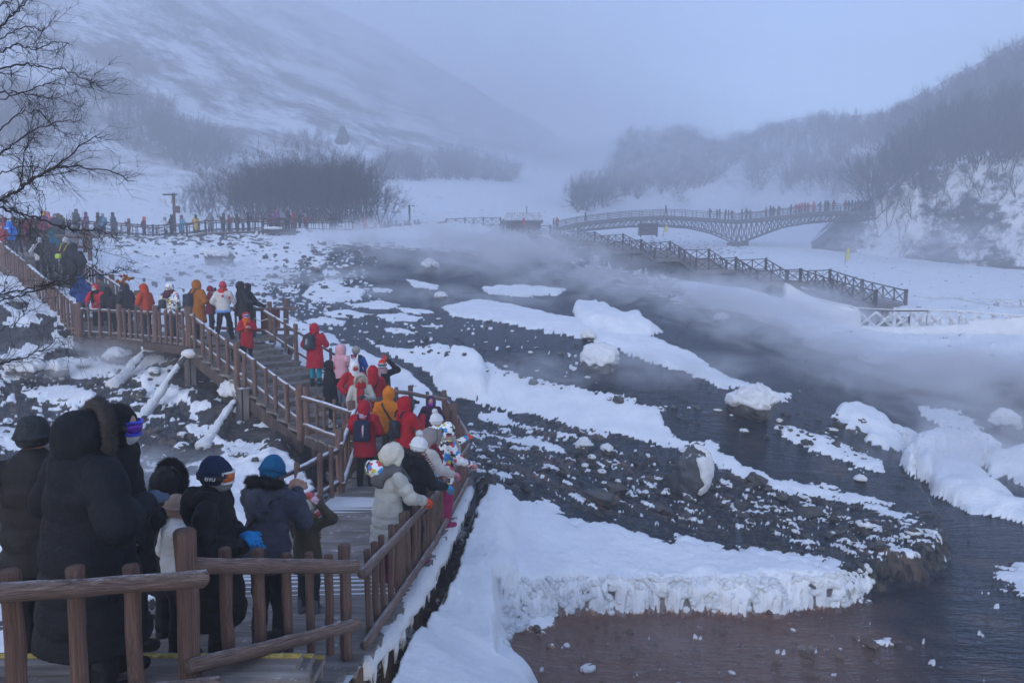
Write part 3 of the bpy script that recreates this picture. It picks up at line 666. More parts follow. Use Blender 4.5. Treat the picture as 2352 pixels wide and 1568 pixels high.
# icy snow crust on the outer edge of the deck
def crust(name, pts, r0, mat, parent, seed=0, n=10, per=9):
    mb = MB(); pts = np.asarray(pts, float); t = np.linspace(0, len(pts)-1, per*(len(pts)-1)+1)
    q = np.stack([np.interp(t, np.arange(len(pts)), pts[:, k]) for k in range(3)], 1)
    rr = np.interp(t, np.arange(len(pts)), np.broadcast_to(r0, len(pts)))
    rs = np.random.RandomState(seed)
    q = q+rs.uniform(-.25, .25, q.shape)*rr[:, None]*.6
    mb.tube(q, rr*rs.uniform(.75, 1.25, len(q)), n, True, .16, rs)
    return mb.build(name, mat, parent)
crust('edge_ice', [A(x+.07, y, wdeck(x, y)-.12) for x, y in RE], [.10, .11, .13, .12, .1], M_snow, bw, 3)
rs = np.random.RandomState(9)
for k in range(60):
    t = rs.uniform(0, 1)**.8; y = 5.8+t*7.4; x = np.interp(y, [p[1] for p in RE], [p[0] for p in RE])+.1
    L = rs.uniform(.08, .34); z = wdeck(x, y)-.16
    mb = MB(); mb.tube([A(x, y, z), A(x+rs.uniform(-.02, .02), y, z-L*.6), A(x, y, z-L)], [.035*rs.uniform(.6, 1.5), .02, .004], 6); mb.build('icicle', M_snow, bw)
# near steps with yellow edges (photographer's end)
st = empty('steps', tuple(A(-3, 4, -3)), 0, 'wooden steps with yellow painted edges below the person in the fur-trimmed hood', 'steps')
M_yel = wood_mat('yellow_paint', (.18, .13, .03), (.45, .33, .07), (.55, .42, .12), frost=.2)
for k, (y, z) in enumerate([(5.1, -2.97), (4.82, -2.80), (4.54, -2.64)]):
    mb = MB(); mb.box(A(-3.2, y-.17+.15, z-.03), (3.4, .34, .06)); mb.box(A(-3.2, y+.13, z-.12), (3.36, .03, .15)); s_ = mb.build('step', M_deck, st, False)
    mb = MB(); mb.box(A(-3.2, y+.10, z+.004), (3.4, .05, .008)); mb.build('yellow_edge', M_yel, s_, False)
plank_deck('top_deck', [(-5, 1.8), (-1.0, 1.8), (-1.4, 4.42), (-5, 4.42)], -2.6, (1, .05), st, M_deck)
# --- foreground fences, photographed from behind them
fl = lambda u, Y, z: np.array([(u-1176)/FOC*Y*1.0, Y, z+CZ])
def at(u, v, Y): return P(u, v, Y)
def post_uv(u, vtop, Y, H, r, parent, name='post'):
    p = P(u, vtop, Y); return log(name, p-[0, 0, H], p, r, M_log, parent, 'post')
F1 = empty('log_fence', tuple(P(150, 1500, 3.5)), 0, 'nearest log fence run with thick top rail, left of the tallest foreground post', 'fence', 'log fences of the boardwalk')
for (u, v, Y, r) in [(22, 1308, 3.3, .047), (172, 1300, 3.5, .043), (300, 1297, 3.8, .045)]: post_uv(u, v, Y, 1.15, r, F1, 'picket')
for (u, v, Y, r) in [(-120, 1310, 3.1, .05)]: post_uv(u, v, Y, 1.15, r, F1, 'post')
log('top_rail', P(-200, 1378, 2.93), P(472, 1327, 3.98), .052, M_rail, F1, 'rail')
log('lower_rail', P(-200, 1640, 3.0), P(500, 1570, 4.1), .05, M_rail, F1, 'rail')
F2 = empty('log_fence', tuple(P(600, 1500, 4.7)), 0, 'second foreground log fence run between the tallest post and the walkway corner post', 'fence', 'log fences of the boardwalk')
post_uv(423, 1216, 4.2, 1.5, .066, F2, 'post')
for (u, v, Y, r) in [(516, 1258, 4.58, .042), (591, 1260, 4.85, .044), (657, 1270, 5.1, .038), (709, 1268, 5.32, .034), (754, 1274, 5.5, .034)]: post_uv(u, v, Y, .98 if u < 700 else .86, r, F2, 'picket')
post_uv(791, 1250, 5.72, 1.03, .052, F2, 'post')
log('top_rail', P(440, 1298, 4.2), P(818, 1300, 5.52), .053, M_rail, F2, 'rail')
log('lower_rail', P(436, 1531, 4.1), P(822, 1432, 5.62), .05, M_rail, F2, 'rail')
# right-hand fence of the walkway, up to the corner and round the lookout
def dz(p): return A(p[0], p[1], wdeck(*p))
F3 = fence_log('long log fence on the river side of the boardwalk, people leaning on its rail', [dz(p) for p in [(-1.33, 5.8), (-1.13, 9.4), (-.9, 13.3)]], h=.78, pr=.05, kr=.036, rr=.045, gap=.3, side=1, posts=[0, 1, 1], low=.12, pick_out=.1, ph=.2)
F4 = fence_log('log fence round the far side of the lookout, behind the purple hood', [dz((-.9, 13.3)), A(-1.32, 15.4, -4.0), A(-1.75, 17.5, -4.0)], h=.95, gap=.42, side=1, pr=.06, posts=[0, 1, 1], ph=.28)
F4b = fence_log('log fence behind the orange padded jacket, ending at the tall dark post', [A(-1.75, 17.5, -4.0), A(-2.7, 17.9, -3.9), A(-3.9, 18.0, -3.75)], h=1.0, gap=.45, side=-1, posts=[0, 1, 1])
F5 = fence_log('short log fence on the bank side of the boardwalk beside the blue beanie', [dz(p) for p in [(-3.75, 9.6), (-3.48, 11.3), (-3.25, 12.75)]], h=.82, gap=.42, side=-1, railmat=M_railf, posts=[0, 0, 0], low=.2)
F6 = fence_log('log fence climbing from the tall gate post to the landing', [A(-3.27, 12.75, -4.02), A(-3.3, 13.9, -3.62)], h=1.0, gap=.28, side=1, pr=.075, railmat=M_railf)
F7 = fence_log('frosted log fence along the stair landing, above the snow bank', [A(-3.3, 13.9, -3.5), A(-4.74, 15.6, -3.5)], h=.85, gap=.42, side=-1, pr=.075, railmat=M_railf, posts=[0, 1])
# landing and steps down
ld = empty('stair_landing', tuple(A(-3.3, 15.8, -3.5)), 0, 'plank landing at the foot of the main stairs where the rabbit hood stands', 'landing')
plank_deck('plank_deck', [(-4.78, 15.6), (-3.3, 13.8), (-2.3, 14.5), (-2.3, 17.5), (-2.9, 17.8)], -3.5, (.69, .73), ld, M_deck)
mb = MB(); mb.beam(A(-4.78, 15.58, -3.64), A(-3.3, 13.78, -3.64), .1, .18); mb.build('edge_beam', M_post, ld, False)
for x, y in ((-4.6, 15.7), (-3.4, 14.1), (-2.6, 17.2)): log('support_post', A(x, y, -5.3), A(x, y, -3.55), .09, M_post, ld, 'post')
for k in range(3):
    mb = MB(); z = -3.5-(k+1)*.125; y = 14.35-k*.3
    mb.box(A(-2.75, y, z-.03), (1.0, .36, .05)); mb.box(A(-2.75, y+.14, z-.1), (.98, .03, .14)); mb.build('step', M_deck, ld, False)
# --- main stairs
S0 = np.array([-9.56, 20.1]); SD = np.array([.731, -.683]); SN = np.array([.683, .731]); SL = 6.3; SW = 2.4; NS = 12
S0z, S1z = -1.8, -3.5
ms = empty('staircase', tuple(A(-7, 18, -2.6)), 0, 'wide wooden staircase with snowy treads going down to the landing', 'stairs')
for k in range(NS):
    t = (k+.5)/NS*SL; z = S0z+(S1z-S0z)*(k+1)/(NS+.5)
    c = S0+SD*t+SN*SW/2
    R = np.array([[SN[0], SD[0], 0], [SN[1], SD[1], 0], [0, 0, 1]])
    mb = MB(); mb.box(A(c[0], c[1], z-.03), (SW+.1, SL/NS*1.02, .06), R)
    cr = c+SD*(SL/NS*.46); mb.box(A(cr[0], cr[1], z-.11), (SW+.04, .035, .13), R)
    mb.build('step', M_deck, ms, False)
for off in (0.04, SW-.04):
    a = S0+SN*off; b = S0+SN*off+SD*SL
    mb = MB(); mb.beam(A(a[0], a[1], S0z-.34), A(b[0], b[1], S1z-.34), .09, .34); mb.build('stringer', M_post, ms, False)
def sp_(t, off): q = S0+SN*off+SD*t; return A(q[0], q[1], S0z+(S1z-S0z)*t/SL)
F8 = fence_log('log fence on the near side of the main staircase, in front of the red child', [sp_(0, 0), sp_(3.1, 0), sp_(SL, 0)], h=.85, gap=.5, side=-1, pr=.085, rr=.06, kr=.055, railmat=M_railf, ph=.25)
F9 = fence_log('log fence on the river side of the main staircase, by the striped backpack', [sp_(0, SW), sp_(1.9, SW), sp_(SL*.93, SW)], h=.85, gap=.62, side=-1, pr=.07, railmat=M_railf, posts=[0, 1, 1])
# supports of the stairs and platform
def strut(a, b, r, parent, icy, seed):
    b = np.asarray(b)+(np.asarray(b)-np.asarray(a))*.16
    o = log('brace', a, b, r*.75, M_greypost, parent, 'brace')
    if icy:
        k = np.linspace(0, 1, 6)[:, None]; pts = np.asarray(a)*(1-k)+np.asarray(b)*k; pts[:, 2] += .05
        c = crust('snow_crust', pts, np.array([.45, .6, .8, .95, 1.25, 1.7])*icy, M_snow, parent, seed, 10, 4)
pf = empty('boardwalk_platform', tuple(A(-11, 22, -1.8)), 0, 'raised plank platform between the two staircases where the queue stands', 'platform')
plank_deck('plank_deck', [(-9.5, 20.05), (-13.06, 22.7), (-14.9, 23.3), (-14.6, 26.2), (-11.4, 25.6), (-7.7, 23.9), (-7.5, 22.3), (-7.92, 21.85)], -1.8, (.7, -.55), pf, M_deck)
for a, b in (((-9.5, 20.05), (-13.06, 22.7)), ((-13.06, 22.7), (-14.9, 23.3)), ((-7.5, 22.3), (-7.7, 23.9)), ((-9.5, 20.05), (-7.92, 21.8))):
    mb = MB(); mb.beam(A(a[0], a[1]-.02, -1.99), A(b[0], b[1]-.02, -1.99), .12, .24); mb.build('edge_beam', M_post, pf, False)
def gz(p): return ground_z(p[0], p[1])
def twin(u, v, Y, zt, parent):
    p = P(u, v, Y); g = gz(p)-.15
    for s in (-.09, .1):
        mb = MB(); mb.beam([p[0]+s, p[1], g], [p[0]+s, p[1]+.02, zt+CZ], .15, .15); mb.build('support_post', M_greypost, parent, False)
twin(441, 900, 20.0, -2.1, pf); twin(560, 960, 17.5, -2.75, ms)
for u, Y in ((185, 24.3), (290, 22.8), (350, 25)):
    p = P(u, 800, Y); log('support_post', [p[0], Y, gz(p)-.2], [p[0], Y, -2.05+CZ], .09, M_post, pf, 'post')
log('support_post', A(-7.7, 23.6, -4.0), A(-7.7, 23.6, -1.85), .1, M_post, pf, 'post')
# low cross logs under the platform
for (a, b) in (((350, 845, 22), (520, 800, 21.5)), ((520, 905, 19), (640, 850, 19.5)), ((455, 905, 20), (530, 868, 20.5)), ((600, 940, 17.8), (680, 1010, 16.3)), ((380, 810, 22), (480, 812, 21))):
    log('brace', P(*a), P(*b), .07, M_post, ms, 'brace')
strut(P(343, 797, 21.9), hit(270, 884, 14, 30), .13, pf, .13, 1)
strut(P(432, 808, 19.9), hit(338, 952, 12, 30), .11, pf, .105, 2)
strut(P(557, 897, 17.8), hit(478, 1015, 11, 30), .11, ms, .10, 4)
strut(P(212, 762, 24.5), P(140, 845, 23), .1, pf, .08, 5)
for (u, v, Y, s) in ((345, 798, 21.8, .22), (436, 812, 19.85, .2), (563, 900, 17.75, .18), (455, 775+35, 19.9, .1)):
    mb = MB(); mb.ball(P(u, v, Y), (s*1.3, s, s*.7), 10, 7); mb.build('snow_lump', M_snow, pf)
F10 = fence_log('log fence along the near edge of the queue platform', [A(-9.5, 20.1, -1.8), A(-11.2, 21.4, -1.8), A(-13.06, 22.7, -1.8)], h=.85, gap=.36, side=1, pr=.085, rr=.055, railmat=M_railf, low=.1)
F10b = fence_log('short log fence joining the queue platform to the upper stairs', [A(-13.06, 22.7, -1.8), A(-14.6, 23.1, -1.75)], h=.85, gap=.4, side=1, railmat=M_railf, posts=[0, 1], low=.1)
F11 = fence_log('log fence on the river side of the queue platform, behind the geometric jacket', [A(-8.0, 22.6, -1.8), A(-11.2, 24.6, -1.8), A(-14.0, 25.6, -1.8)], h=.92, gap=.5, side=-1, pr=.07)
F12 = fence_log('log fence end with crossed rails sticking out past a thick post, by the brown board', [A(-9.0, 22.9, -1.8), A(-7.75, 23.4, -1.8)], h=.92, gap=.3, side=1, pr=.085, rr=.06, ext=.35, ph=.3)
sb = empty('signboard', tuple(A(-8.3, 23.1, -1.3)), 0, 'rust brown wooden board hung inside the platform fence by the stairs', 'board')
M_rust = wood_mat('rust_board', (.05, .02, .014), (.12, .045, .03), (.19, .09, .06), frost=.1)
for (u0, u1, v0, v1) in ((596, 620, 712, 757), (622, 646, 711, 752)):
    a = P(u0, v0, 22.7); b = P(u1, v1, 22.9); mb = MB(); mb.box((a+b)/2, (b[0]-a[0]-.01, .05, a[2]-b[2])); mb.build('panel', M_rust, sb, False)
rope = MB(); pts = [P(u, v, 22.6) for u, v in ((584, 731), (598, 737), (612, 733), (628, 735), (645, 731), (660, 733))]; rope.tube(pts, .018, 6); tag(rope.build('rope', M_snow), 'frosted rope strung across the brown board by the stairs', 'rope')
# --- upper stairs
U0 = np.array([-14.6, 23.0]); UD = np.array([-.727, .687]); UN = np.array([.687, .727]); UL = 13.5; UW = 2.3; NU = 22
us = empty('staircase', tuple(A(-19, 28, -.5)), 0, 'upper wooden staircase with many narrow treads climbing behind the bare branches', 'stairs')
def uz(t): return -1.8+.225*t
for k in range(NU):
    t = (k+.5)/NU*UL; z = uz((k+1)/NU*UL); c = U0+UD*t+UN*UW/2
    R = np.array([[UN[0], UD[0], 0], [UN[1], UD[1], 0], [0, 0, 1]])
    mb = MB(); mb.box(A(c[0], c[1], z-.03), (UW+.1, UL/NU*1.02, .06), R); cr = c-UD*(UL/NU*.47); mb.box(A(cr[0], cr[1], z-.09), (UW, .04, .11), R)
    mb.build('step', M_deck, us, False)
for off in (.04, UW-.04):
    a = U0+UN*off; b = a+UD*UL; mb = MB(); mb.beam(A(a[0], a[1], uz(0)-.3), A(b[0], b[1], uz(UL)-.3), .1, .34); mb.build('stringer', M_post, us, False)
def up_(t, off): q = U0+UN*off+UD*t; return A(q[0], q[1], uz(t))
F13 = fence_log('frosted log fence on the near side of the upper staircase, seen through branches', [up_(0, 0), up_(3.2, 0), up_(7, 0), up_(11, 0), up_(14.5, 0)], h=.9, gap=.42, side=1, pr=.1, rr=.085, railmat=M_railf, low=.05)
F14 = fence_log('log fence on the far side of the upper staircase above the blue hood', [up_(1.4, UW), up_(4.2, UW), up_(8.4, UW), up_(12, UW)], h=.95, gap=.42, side=-1, pr=.1, railmat=M_railf, posts=[1, 1, 1, 1])
for t in (2, 5, 8.5):
    p = up_(t, .1); log('support_post', [p[0], p[1], gz(p)-.2], p-[0, 0, .3], .11, M_greypost, us, 'post')
for (a, b, ic) in (((120, 735, 27), (20, 800, 24), 0), ((60, 690, 29), (-40, 790, 25), 0), ((30, 645, 31), (-60, 720, 28), .06)): strut(P(*a), P(*b), .1, us, ic, 7)
ud = empty('upper_boardwalk', tuple(A(-27, 38, 1.5)), 0, 'crowded upper boardwalk at the head of the stairs under the branches', 'boardwalk')
UPL = [(-24.4, 32.3, 1.25), (-27.5, 36.5, 1.5), (-31, 43, 2.6), (-36, 51, 3.9), (-40, 56, 4.4)]
mb = MB()
for a, b in zip(UPL[:-1], UPL[1:]): mb.beam(A(a[0]+1.2, a[1]+1, a[2]-.06), A(b[0]+1.2, b[1]+1, b[2]-.06), 3.6, .12)
mb.build('plank_deck', M_deck, ud, False)
F15 = fence_log('plain rail fence at the head of the upper stairs', [A(-23.2, 33.6, 1.3), A(-21.6, 35.2, 1.3), A(-24.2, 39, 1.9)], h=1.0, gap=2.5, side=1, pr=.11, low=.5, rr=.08)
for a in ((-23, 34, 1.2), (-25.5, 37.5, 1.6), (-30, 44, 2.7)):
    log('support_post', [a[0], a[1], gz(a)-.2], A(*a), .12, M_post, ud, 'post')

# ------------------------------------------------------------------ middle boardwalk across the picture
M_far = wood_mat('distant_wood', (.02, .015, .014), (.05, .036, .03), (.09, .07, .06), frost=.1)
MID = [(-140, 533, 56), (0, 532, 56.5), (120, 533, 57), (190, 536, 57.5), (268, 540, 58), (352, 546, 58.5), (430, 541, 60), (473, 534, 61), (545, 531, 62.5), (605, 529, 64), (680, 529, 65.5), (742, 531, 67.5), (811, 533, 70), (857, 546, 75), (905, 552, 79), (966, 540, 86), (1024, 527, 93)]
MP = [P(*m) for m in MID]
mw = empty('boardwalk', tuple(MP[5]), 0, 'long raised boardwalk on posts crossing the valley in front of the dark grove', 'boardwalk')
mb = MB(); mk = MB()
def deckstrip(mb, pts, w, th):
    pts = [np.asarray(p) for p in pts]; T = []
    for i, p in enumerate(pts):
        a = pts[max(i-1, 0)]; b = pts[min(i+1, len(pts)-1)]; d = (b-a)[:2]; d /= np.linalg.norm(d); n = np.array([-d[1], d[0], 0]); T.append((p, n))
    V = []
    for p, n in T:
        for s, z in ((0, 0), (w, 0), (w, -th), (0, -th)): V.append(p+n*s+[0, 0, z])
    V = np.array(V); Q = []
    for i in range(len(pts)-1):
        for k in range(4): Q.append([i*4+k, i*4+(k+1) % 4, i*4+4+(k+1) % 4, i*4+4+k])
    Q += [[3, 2, 1, 0], [len(V)-4, len(V)-3, len(V)-2, len(V)-1]]
    mb.add(V, Q); return T
T = deckstrip(mb, MP, 3.0, .14); mb.build('plank_deck', M_deck, mw, False)
mb = MB(); deckstrip(mb, [p-[0, .05, .15] for p in MP], 2.8, .4); mb.build('edge_beam', M_far, mw, False)
for i, (p, n) in enumerate(T):
    for s in (.2, 2.7):
        q = p+n*s; log('support_post', [q[0], q[1], gz(q)-.3], q-[0, 0, .3], .13, M_far, mw, 'post')
for i in range(2, 12, 2):
    a, b = MP[i], MP[i+1]; g = (a+b)/2; g[2] = gz(g)
    log('brace', g, a-[0, 0, .4], .08, M_far, mw, 'brace'); log('brace', g, b-[0, 0, .4], .08, M_far, mw, 'brace')
for u, v0, v1, Y in ((235, 543, 575, 57.5), (700-75, 530, 570, 64.5), (745, 537, 558, 67), (812, 537, 565, 69.5), (575+15, 533, 566, 63)):
    strut(P(u, v0, Y-.2), P(u-10 if u < 700 else u, v1, Y-2), .12, mw, .2, u)
mb = MB()
for k in range(9): mb.tube([P(680+k*2, 528, 65-.3), P(683+k*5-12, 545, 64), P(676+k*9-20, 565+(k % 3)*5, 62.5)], [.2, .32, .42], 7, True, .2, rs)
mb.build('frozen_spray', M_snow, mw)
def fence_far(label, pts, h, group, pick=.42, mats=None, lowr=.22, cat='fence', midr=None, offn=None, postsr=.09):
    m = mats or M_far; e = empty('rail_fence', tuple(pts[0]), 0, label, cat, group)
    for p in pts: log('post', np.asarray(p)-[0, 0, .1], np.asarray(p)+[0, 0, h+.12], postsr, m, e, 'post')
    for a, b in zip(pts[:-1], pts[1:]):
        a = np.asarray(a); b = np.asarray(b); L = np.linalg.norm(b-a); k = max(1, int(L/pick))
        for nm, z in (('top_rail', h), ('lower_rail', lowr))+((('middle_rail', midr),) if midr else ()):
            log(nm, a+[0, -.05, z], b+[0, -.05, z], .055, m, e, 'rail')
        mb = MB()
        for i in range(1, k):
            q = lerp(a, b, i/k); mb.tube([q+[0, .02, lowr-.12], q+[0, .02, h+R3.uniform(-.02, .1)]], .038, 5)
        if k > 1: mb.build('lattice', m, e)
    return e
MIDL = ['left end', 'below the tallest dark hooded visitor', 'beside the lamp post', 'in front of the yellow jacket', 'left of the raised viewing box', 'right of the frozen spray', 'at the dipping right end']
bk = [(0, 3), (3, 5), (5, 7), (7, 9), (9, 11), (11, 13), (13, 16)]
for (i, j), lb in zip(bk, MIDL):
    fence_far('near rail of the far boardwalk, span '+lb, [T[k][0]+T[k][1]*.05 for k in range(i, j+1)], 1.0, 'near rail spans of the far boardwalk', .4)
    fence_far('back rail of the far boardwalk, span '+lb, [T[k][0]+T[k][1]*2.9 for k in range(i, j+1)], 1.0, 'back rail spans of the far boardwalk', .55)
vb = empty('viewing_box', tuple(P(640, 527, 62)), 0, 'raised wooden viewing box jutting from the far boardwalk toward the stream', 'viewing deck')
a = P(603, 529, 61.5); b = P(678, 529, 62.5); mb = MB(); mb.box((a+b)/2+[0, 1, -.1], (b[0]-a[0], 2.6, .3)); mb.build('floor', M_far, vb, False)
for z, v in ((0, 502), (0, 514)):
    log('rail', P(601, v, 61.5), P(680, v, 62.5), .07, M_far, vb, 'rail')
for u in (604, 641, 677): log('post', P(u, 560, 62)-[0, 0, .3], P(u, 500, 62), .1, M_far, vb, 'post')
mb = MB(); mb.ball(P(627, 524, 61.3), (.9, .5, .13), 12, 7); mb.build('snow_cap', M_snow, vb)

# ------------------------------------------------------------------ X-braced stairway on the right, stone walls
M_x = wood_mat('dark_stained_timber', (.018, .012, .011), (.045, .028, .025), (.08, .055, .05), frost=.12)
M_stone = rock_mat('stone_wall_rock', (.02, .021, .024), (.07, .072, .078), (.16, .155, .155), snowy=.5)
def xfence(label, pts, h, group, bay=1.35, mat=None, w=.11, parts=None):
    m = mat or M_x; e = empty('x_braced_fence', tuple(pts[0]), 0, label, 'fence', group)
    for i, p in enumerate(pts):
        mb = MB(); mb.box(np.asarray(p)+[0, 0, h/2], (w*1.9, w*1.9, h+.16)); mb.build('post', m, e, False)
    for a, b in zip(pts[:-1], pts[1:]):
        a = np.asarray(a, float); b = np.asarray(b, float); L = np.linalg.norm(b-a); k = max(1, int(round(L/bay)))
        for z, nm in ((h-.03, 'top_rail'), (.1, 'lower_rail')):
            mb = MB(); mb.beam(a+[0, 0, z], b+[0, 0, z], w*.8, w*.8); mb.build(nm, m, e, False)
        for i in range(k):
            p = lerp(a, b, i/k); q = lerp(a, b, (i+1)/k); mb = MB()
            mb.beam(p+[0, 0, .12], q+[0, 0, h-.08], w*.55, w*.6); mb.beam(p+[0, .04, h-.08], q+[0, .04, .12], w*.55, w*.6); mb.build('cross_brace', m, e, False)
            if i: mb = MB(); mb.box(p+[0, 0, h/2], (w*.9, w*.9, h)); mb.build('upright', m, e, False)
    return e
OFF = np.array([4.1, 3.2, 0])
xd = empty('stairway', tuple(XF[6]), 0, 'long zigzag stairway with snowy treads coming down from the arched bridge', 'stairs')
for i in range(len(XF)-1):
    a, b = XF[i], XF[i+1]; fl_ = abs(a[2]-b[2]) < .5
    mb = MB(); V = []
    for p in (a, b): V += [p, p+OFF, p+OFF-[0, 0, .35], p-[0, 0, .35]]
    mb.add(V, [[0, 1, 5, 4], [1, 2, 6, 5], [2, 3, 7, 6], [3, 0, 4, 7], [0, 3, 2, 1], [4, 5, 6, 7]]); mb.build('landing' if fl_ else 'flight', M_deck, xd, False)
names = ['uppermost', 'second', 'third', 'fourth', 'fifth', 'lowest']
for i in range(6):
    seg = XF[i*2:i*2+3]
    xfence('stream-side X-braced railing of the zigzag stairway, %s of six from the bridge' % names[i], seg, 1.12, 'stream-side railings of the zigzag stairway', mat=M_x)
    seg = [p+OFF for p in XF[i*2:i*2+3]]
    xfence('valley-side X-braced railing of the zigzag stairway, %s of six from the bridge' % names[i], seg, 1.12, 'valley-side railings of the zigzag stairway', mat=M_x)
def stonewall(label, a, b, depth, seed):
    nx, nz_ = 40, 16; rs_ = np.random.RandomState(seed); V = []
    for j in range(nz_+1):
        for i in range(nx+1):
            p = lerp(np.asarray(a, float), np.asarray(b, float), i/nx); t = j/nz_
            n = float(noise(i*.5+seed, j*.6, seed))*.35+float(noise(i*1.3, j*1.4, seed+2))*.2
            V.append(p+[t*.2, -.1-t*.7-n*(.2+t), -.36-depth*t*(1+.2*math.sin(i*.4+seed))])
    bk_ = [np.asarray(a)+[0, 3, -.36], np.asarray(b)+[0, 3, -.36]]
    ix = np.arange((nx+1)*(nz_+1)).reshape(nz_+1, nx+1)
    F = np.stack([ix[:-1, :-1], ix[1:, :-1], ix[1:, 1:], ix[:-1, 1:]], -1).reshape(-1, 4)
    V2 = np.vstack([np.array(V), [v+np.array([0, 3, 0]) for v in V]])
    F2 = np.vstack([F, F[:, ::-1]+len(V)])
    tag(mesh_np('stone_wall', V2, F2, M_stone), label, 'wall', 'stone walls under the zigzag stairway')
stonewall('rubble stone wall under the stairway landing nearest the bridge', XF[1], XF[3], 3.2, 1)
stonewall('rubble stone wall under the middle landing of the zigzag stairway', XF[3], XF[5], 2.6, 2)
stonewall('low snow-speckled stone wall below the third landing of the zigzag stairway', XF[5], XF[7], 2.0, 3)
stonewall('tall dark stone wall under the longest lower landing of the zigzag stairway', XF[7], XF[9]+[.0, 0, .8], 2.8, 4)
stonewall('stone wall in the steam under the lowest landing of the zigzag stairway', XF[9], XF[10], 2.0, 5)
stonewall('rough stone wall beneath the platform beside the hut', P(1215, 527, 100), XF[1], 2.6, 6)
xfence('X-braced railing left of the hut on the valley platform', [P(1026, 522, 96), P(1068, 520, 97), P(1110, 519, 98), P(1150, 519, 99)], 1.15, 'railings by the hut', 1.5)
xfence('X-braced railing dropping from the hut platform to the bridge end', [P(1176, 528, 98), P(1215, 540, 94), P(1263, 537, 95)], 1.15, 'railings by the hut', 1.5)
fence_far('rail fence between the far boardwalk and the hut platform', [P(966, 531, 88), P(1000, 530, 92), P(1026, 524, 95)], 1.0, 'railings by the hut', .5)

# ------------------------------------------------------------------ arched bridge
M_steel = plain('bridge_steel', (.055, .06, .075), .55)
UD_ = [(1268, 524, 123), (1284, 521, 123), (1319, 513, 122.5), (1360, 507, 122), (1440, 499, 121.5), (1531, 495, 120), (1601, 499, 118.5), (1692, 505, 116.5), (1740, 501, 115), (1802, 494, 113), (1868, 487, 111), (1947, 484, 108), (2020, 486, 106)]
LC = [(1284, 536, 123), (1360, 526, 122), (1440, 519, 121.5), (1520, 517, 120), (1588, 521, 118.8), (1641, 533, 117.8), (1682, 550, 116.8), (1699, 558, 116.4), (1714, 554, 116), (1758, 537, 114.6), (1802, 521, 113), (1868, 510, 111), (1947, 504, 108), (2020, 503, 106)]
def samp(L, us): 
    L = np.array(L, float); return [P(u, np.interp(u, L[:, 0], L[:, 1]), np.interp(u, L[:, 0], L[:, 2])) for u in us]
br = empty('arched_bridge', tuple(P(1600, 560, 118)), 0, 'long arched steel footbridge with lattice truss crossing the misty valley', 'bridge')
ud_s = samp(UD_, np.linspace(1276, 2010, 70)); mb = MB(); deckstrip(mb, ud_s, 2.6, .55); mb.build('deck', M_steel, br, False)
nodesu = np.linspace(1290, 2010, 62)
for s, nm in ((.1, 0), (2.5, 1)):
    up = [p+[0, s, -.5] for p in samp(UD_, nodesu)]; lo = [p+[0, s, 0] for p in samp(LC, nodesu)]
    mb = MB(); mb.tube(lo, .14, 6); mb.build('arch_chord', M_steel, br)
    mb = MB()
    for i in range(len(up)-1):
        mb.beam(up[i], lo[i+1], .12, .12); mb.beam(lo[i], up[i+1], .12, .12)
        if i % 2 == 0: mb.beam(up[i], lo[i], .12, .12)
    mb.build('truss_lattice', M_steel, br, False)
    rl = [p+[0, s, 0] for p in samp(UD_, np.linspace(1276, 2010, 60))]
    for z in (1.08, .8, .52, .25):
        mb = MB(); mb.tube([p+[0, 0, z] for p in rl], .035 if z < 1 else .055, 5); mb.build('handrail', M_steel, br)
    mb = MB()
    for p in rl[::2]: mb.beam(p, p+[0, 0, 1.12], .09, .09)
    mb.build('railing_posts', M_steel, br, False)
mb = MB(); p = P(1700, 562, 116.6); mb.box(p+[0, 1.3, -.5], (2.6, 3.4, 2.0)); mb.build('pier', M_stone, br, False)
hk = empty('wooden_crate', tuple(P(1488, 530, 112)), 0, 'slatted wooden shed standing in the snow under the bridge arch', 'shed')
mb = MB(); p = P(1488, 528, 112)
for k in range(5): mb.box(p+[0, 0, .85-k*.38], (2.9, 1.8, .26))
mb.build('slats', M_far, hk, False)
for s in (-1.3, 1.3): mb = MB(); mb.box(p+[s, -.8, .0], (.2, .2, 2.4)); mb.build('post', M_far, hk, False)
# hut
hu = empty('hut', tuple(P(1203, 522, 103)), 0, 'small dark wooden hut with a frosted pitched roof beside the bridge end', 'hut')
a = P(1163, 523, 103); b = P(1242, 505, 103)
mb = MB(); mb.box(((a[0]+b[0])/2, 104.5, (a[2]+b[2])/2), (b[0]-a[0], 3, b[2]-a[2])); mb.build('wall', M_rust, hu, False)
e0 = P(1156, 506, 102.6); e1 = P(1248, 506, 102.6); r0_ = P(1163, 488, 104.5); r1_ = P(1241, 488, 104.5); q0 = e0+[0, 4.2, 0]; q1 = e1+[0, 4.2, 0]
mb = MB(); mb.add([e0, e1, r1_, r0_, q0, q1, e0-[0, 0, .15], e1-[0, 0, .15], q0-[0, 0, .15], q1-[0, 0, .15]], [[0, 1, 2, 3], [3, 2, 5, 4], [0, 6, 7, 1], [4, 5, 9, 8], [6, 8, 9, 7]], [[0, 3, 4], [1, 5, 2]])
mb.build('roof', rock_mat('roof_shingle', (.06, .065, .07), (.11, .115, .12), (.2, .2, .21), snowy=.25), hu, False)
for k, u in enumerate((1172, 1200, 1226)):
    mb = MB(); mb.box(P(u, 516, 102.9), (1.3, .1, 1.1)); mb.build('window', M_far, hu, False)
mb = MB(); mb.beam(P(1210, 488, 103.5), P(1210, 474, 103.5), .12, .12); mb.build('flue', M_far, hu, False)
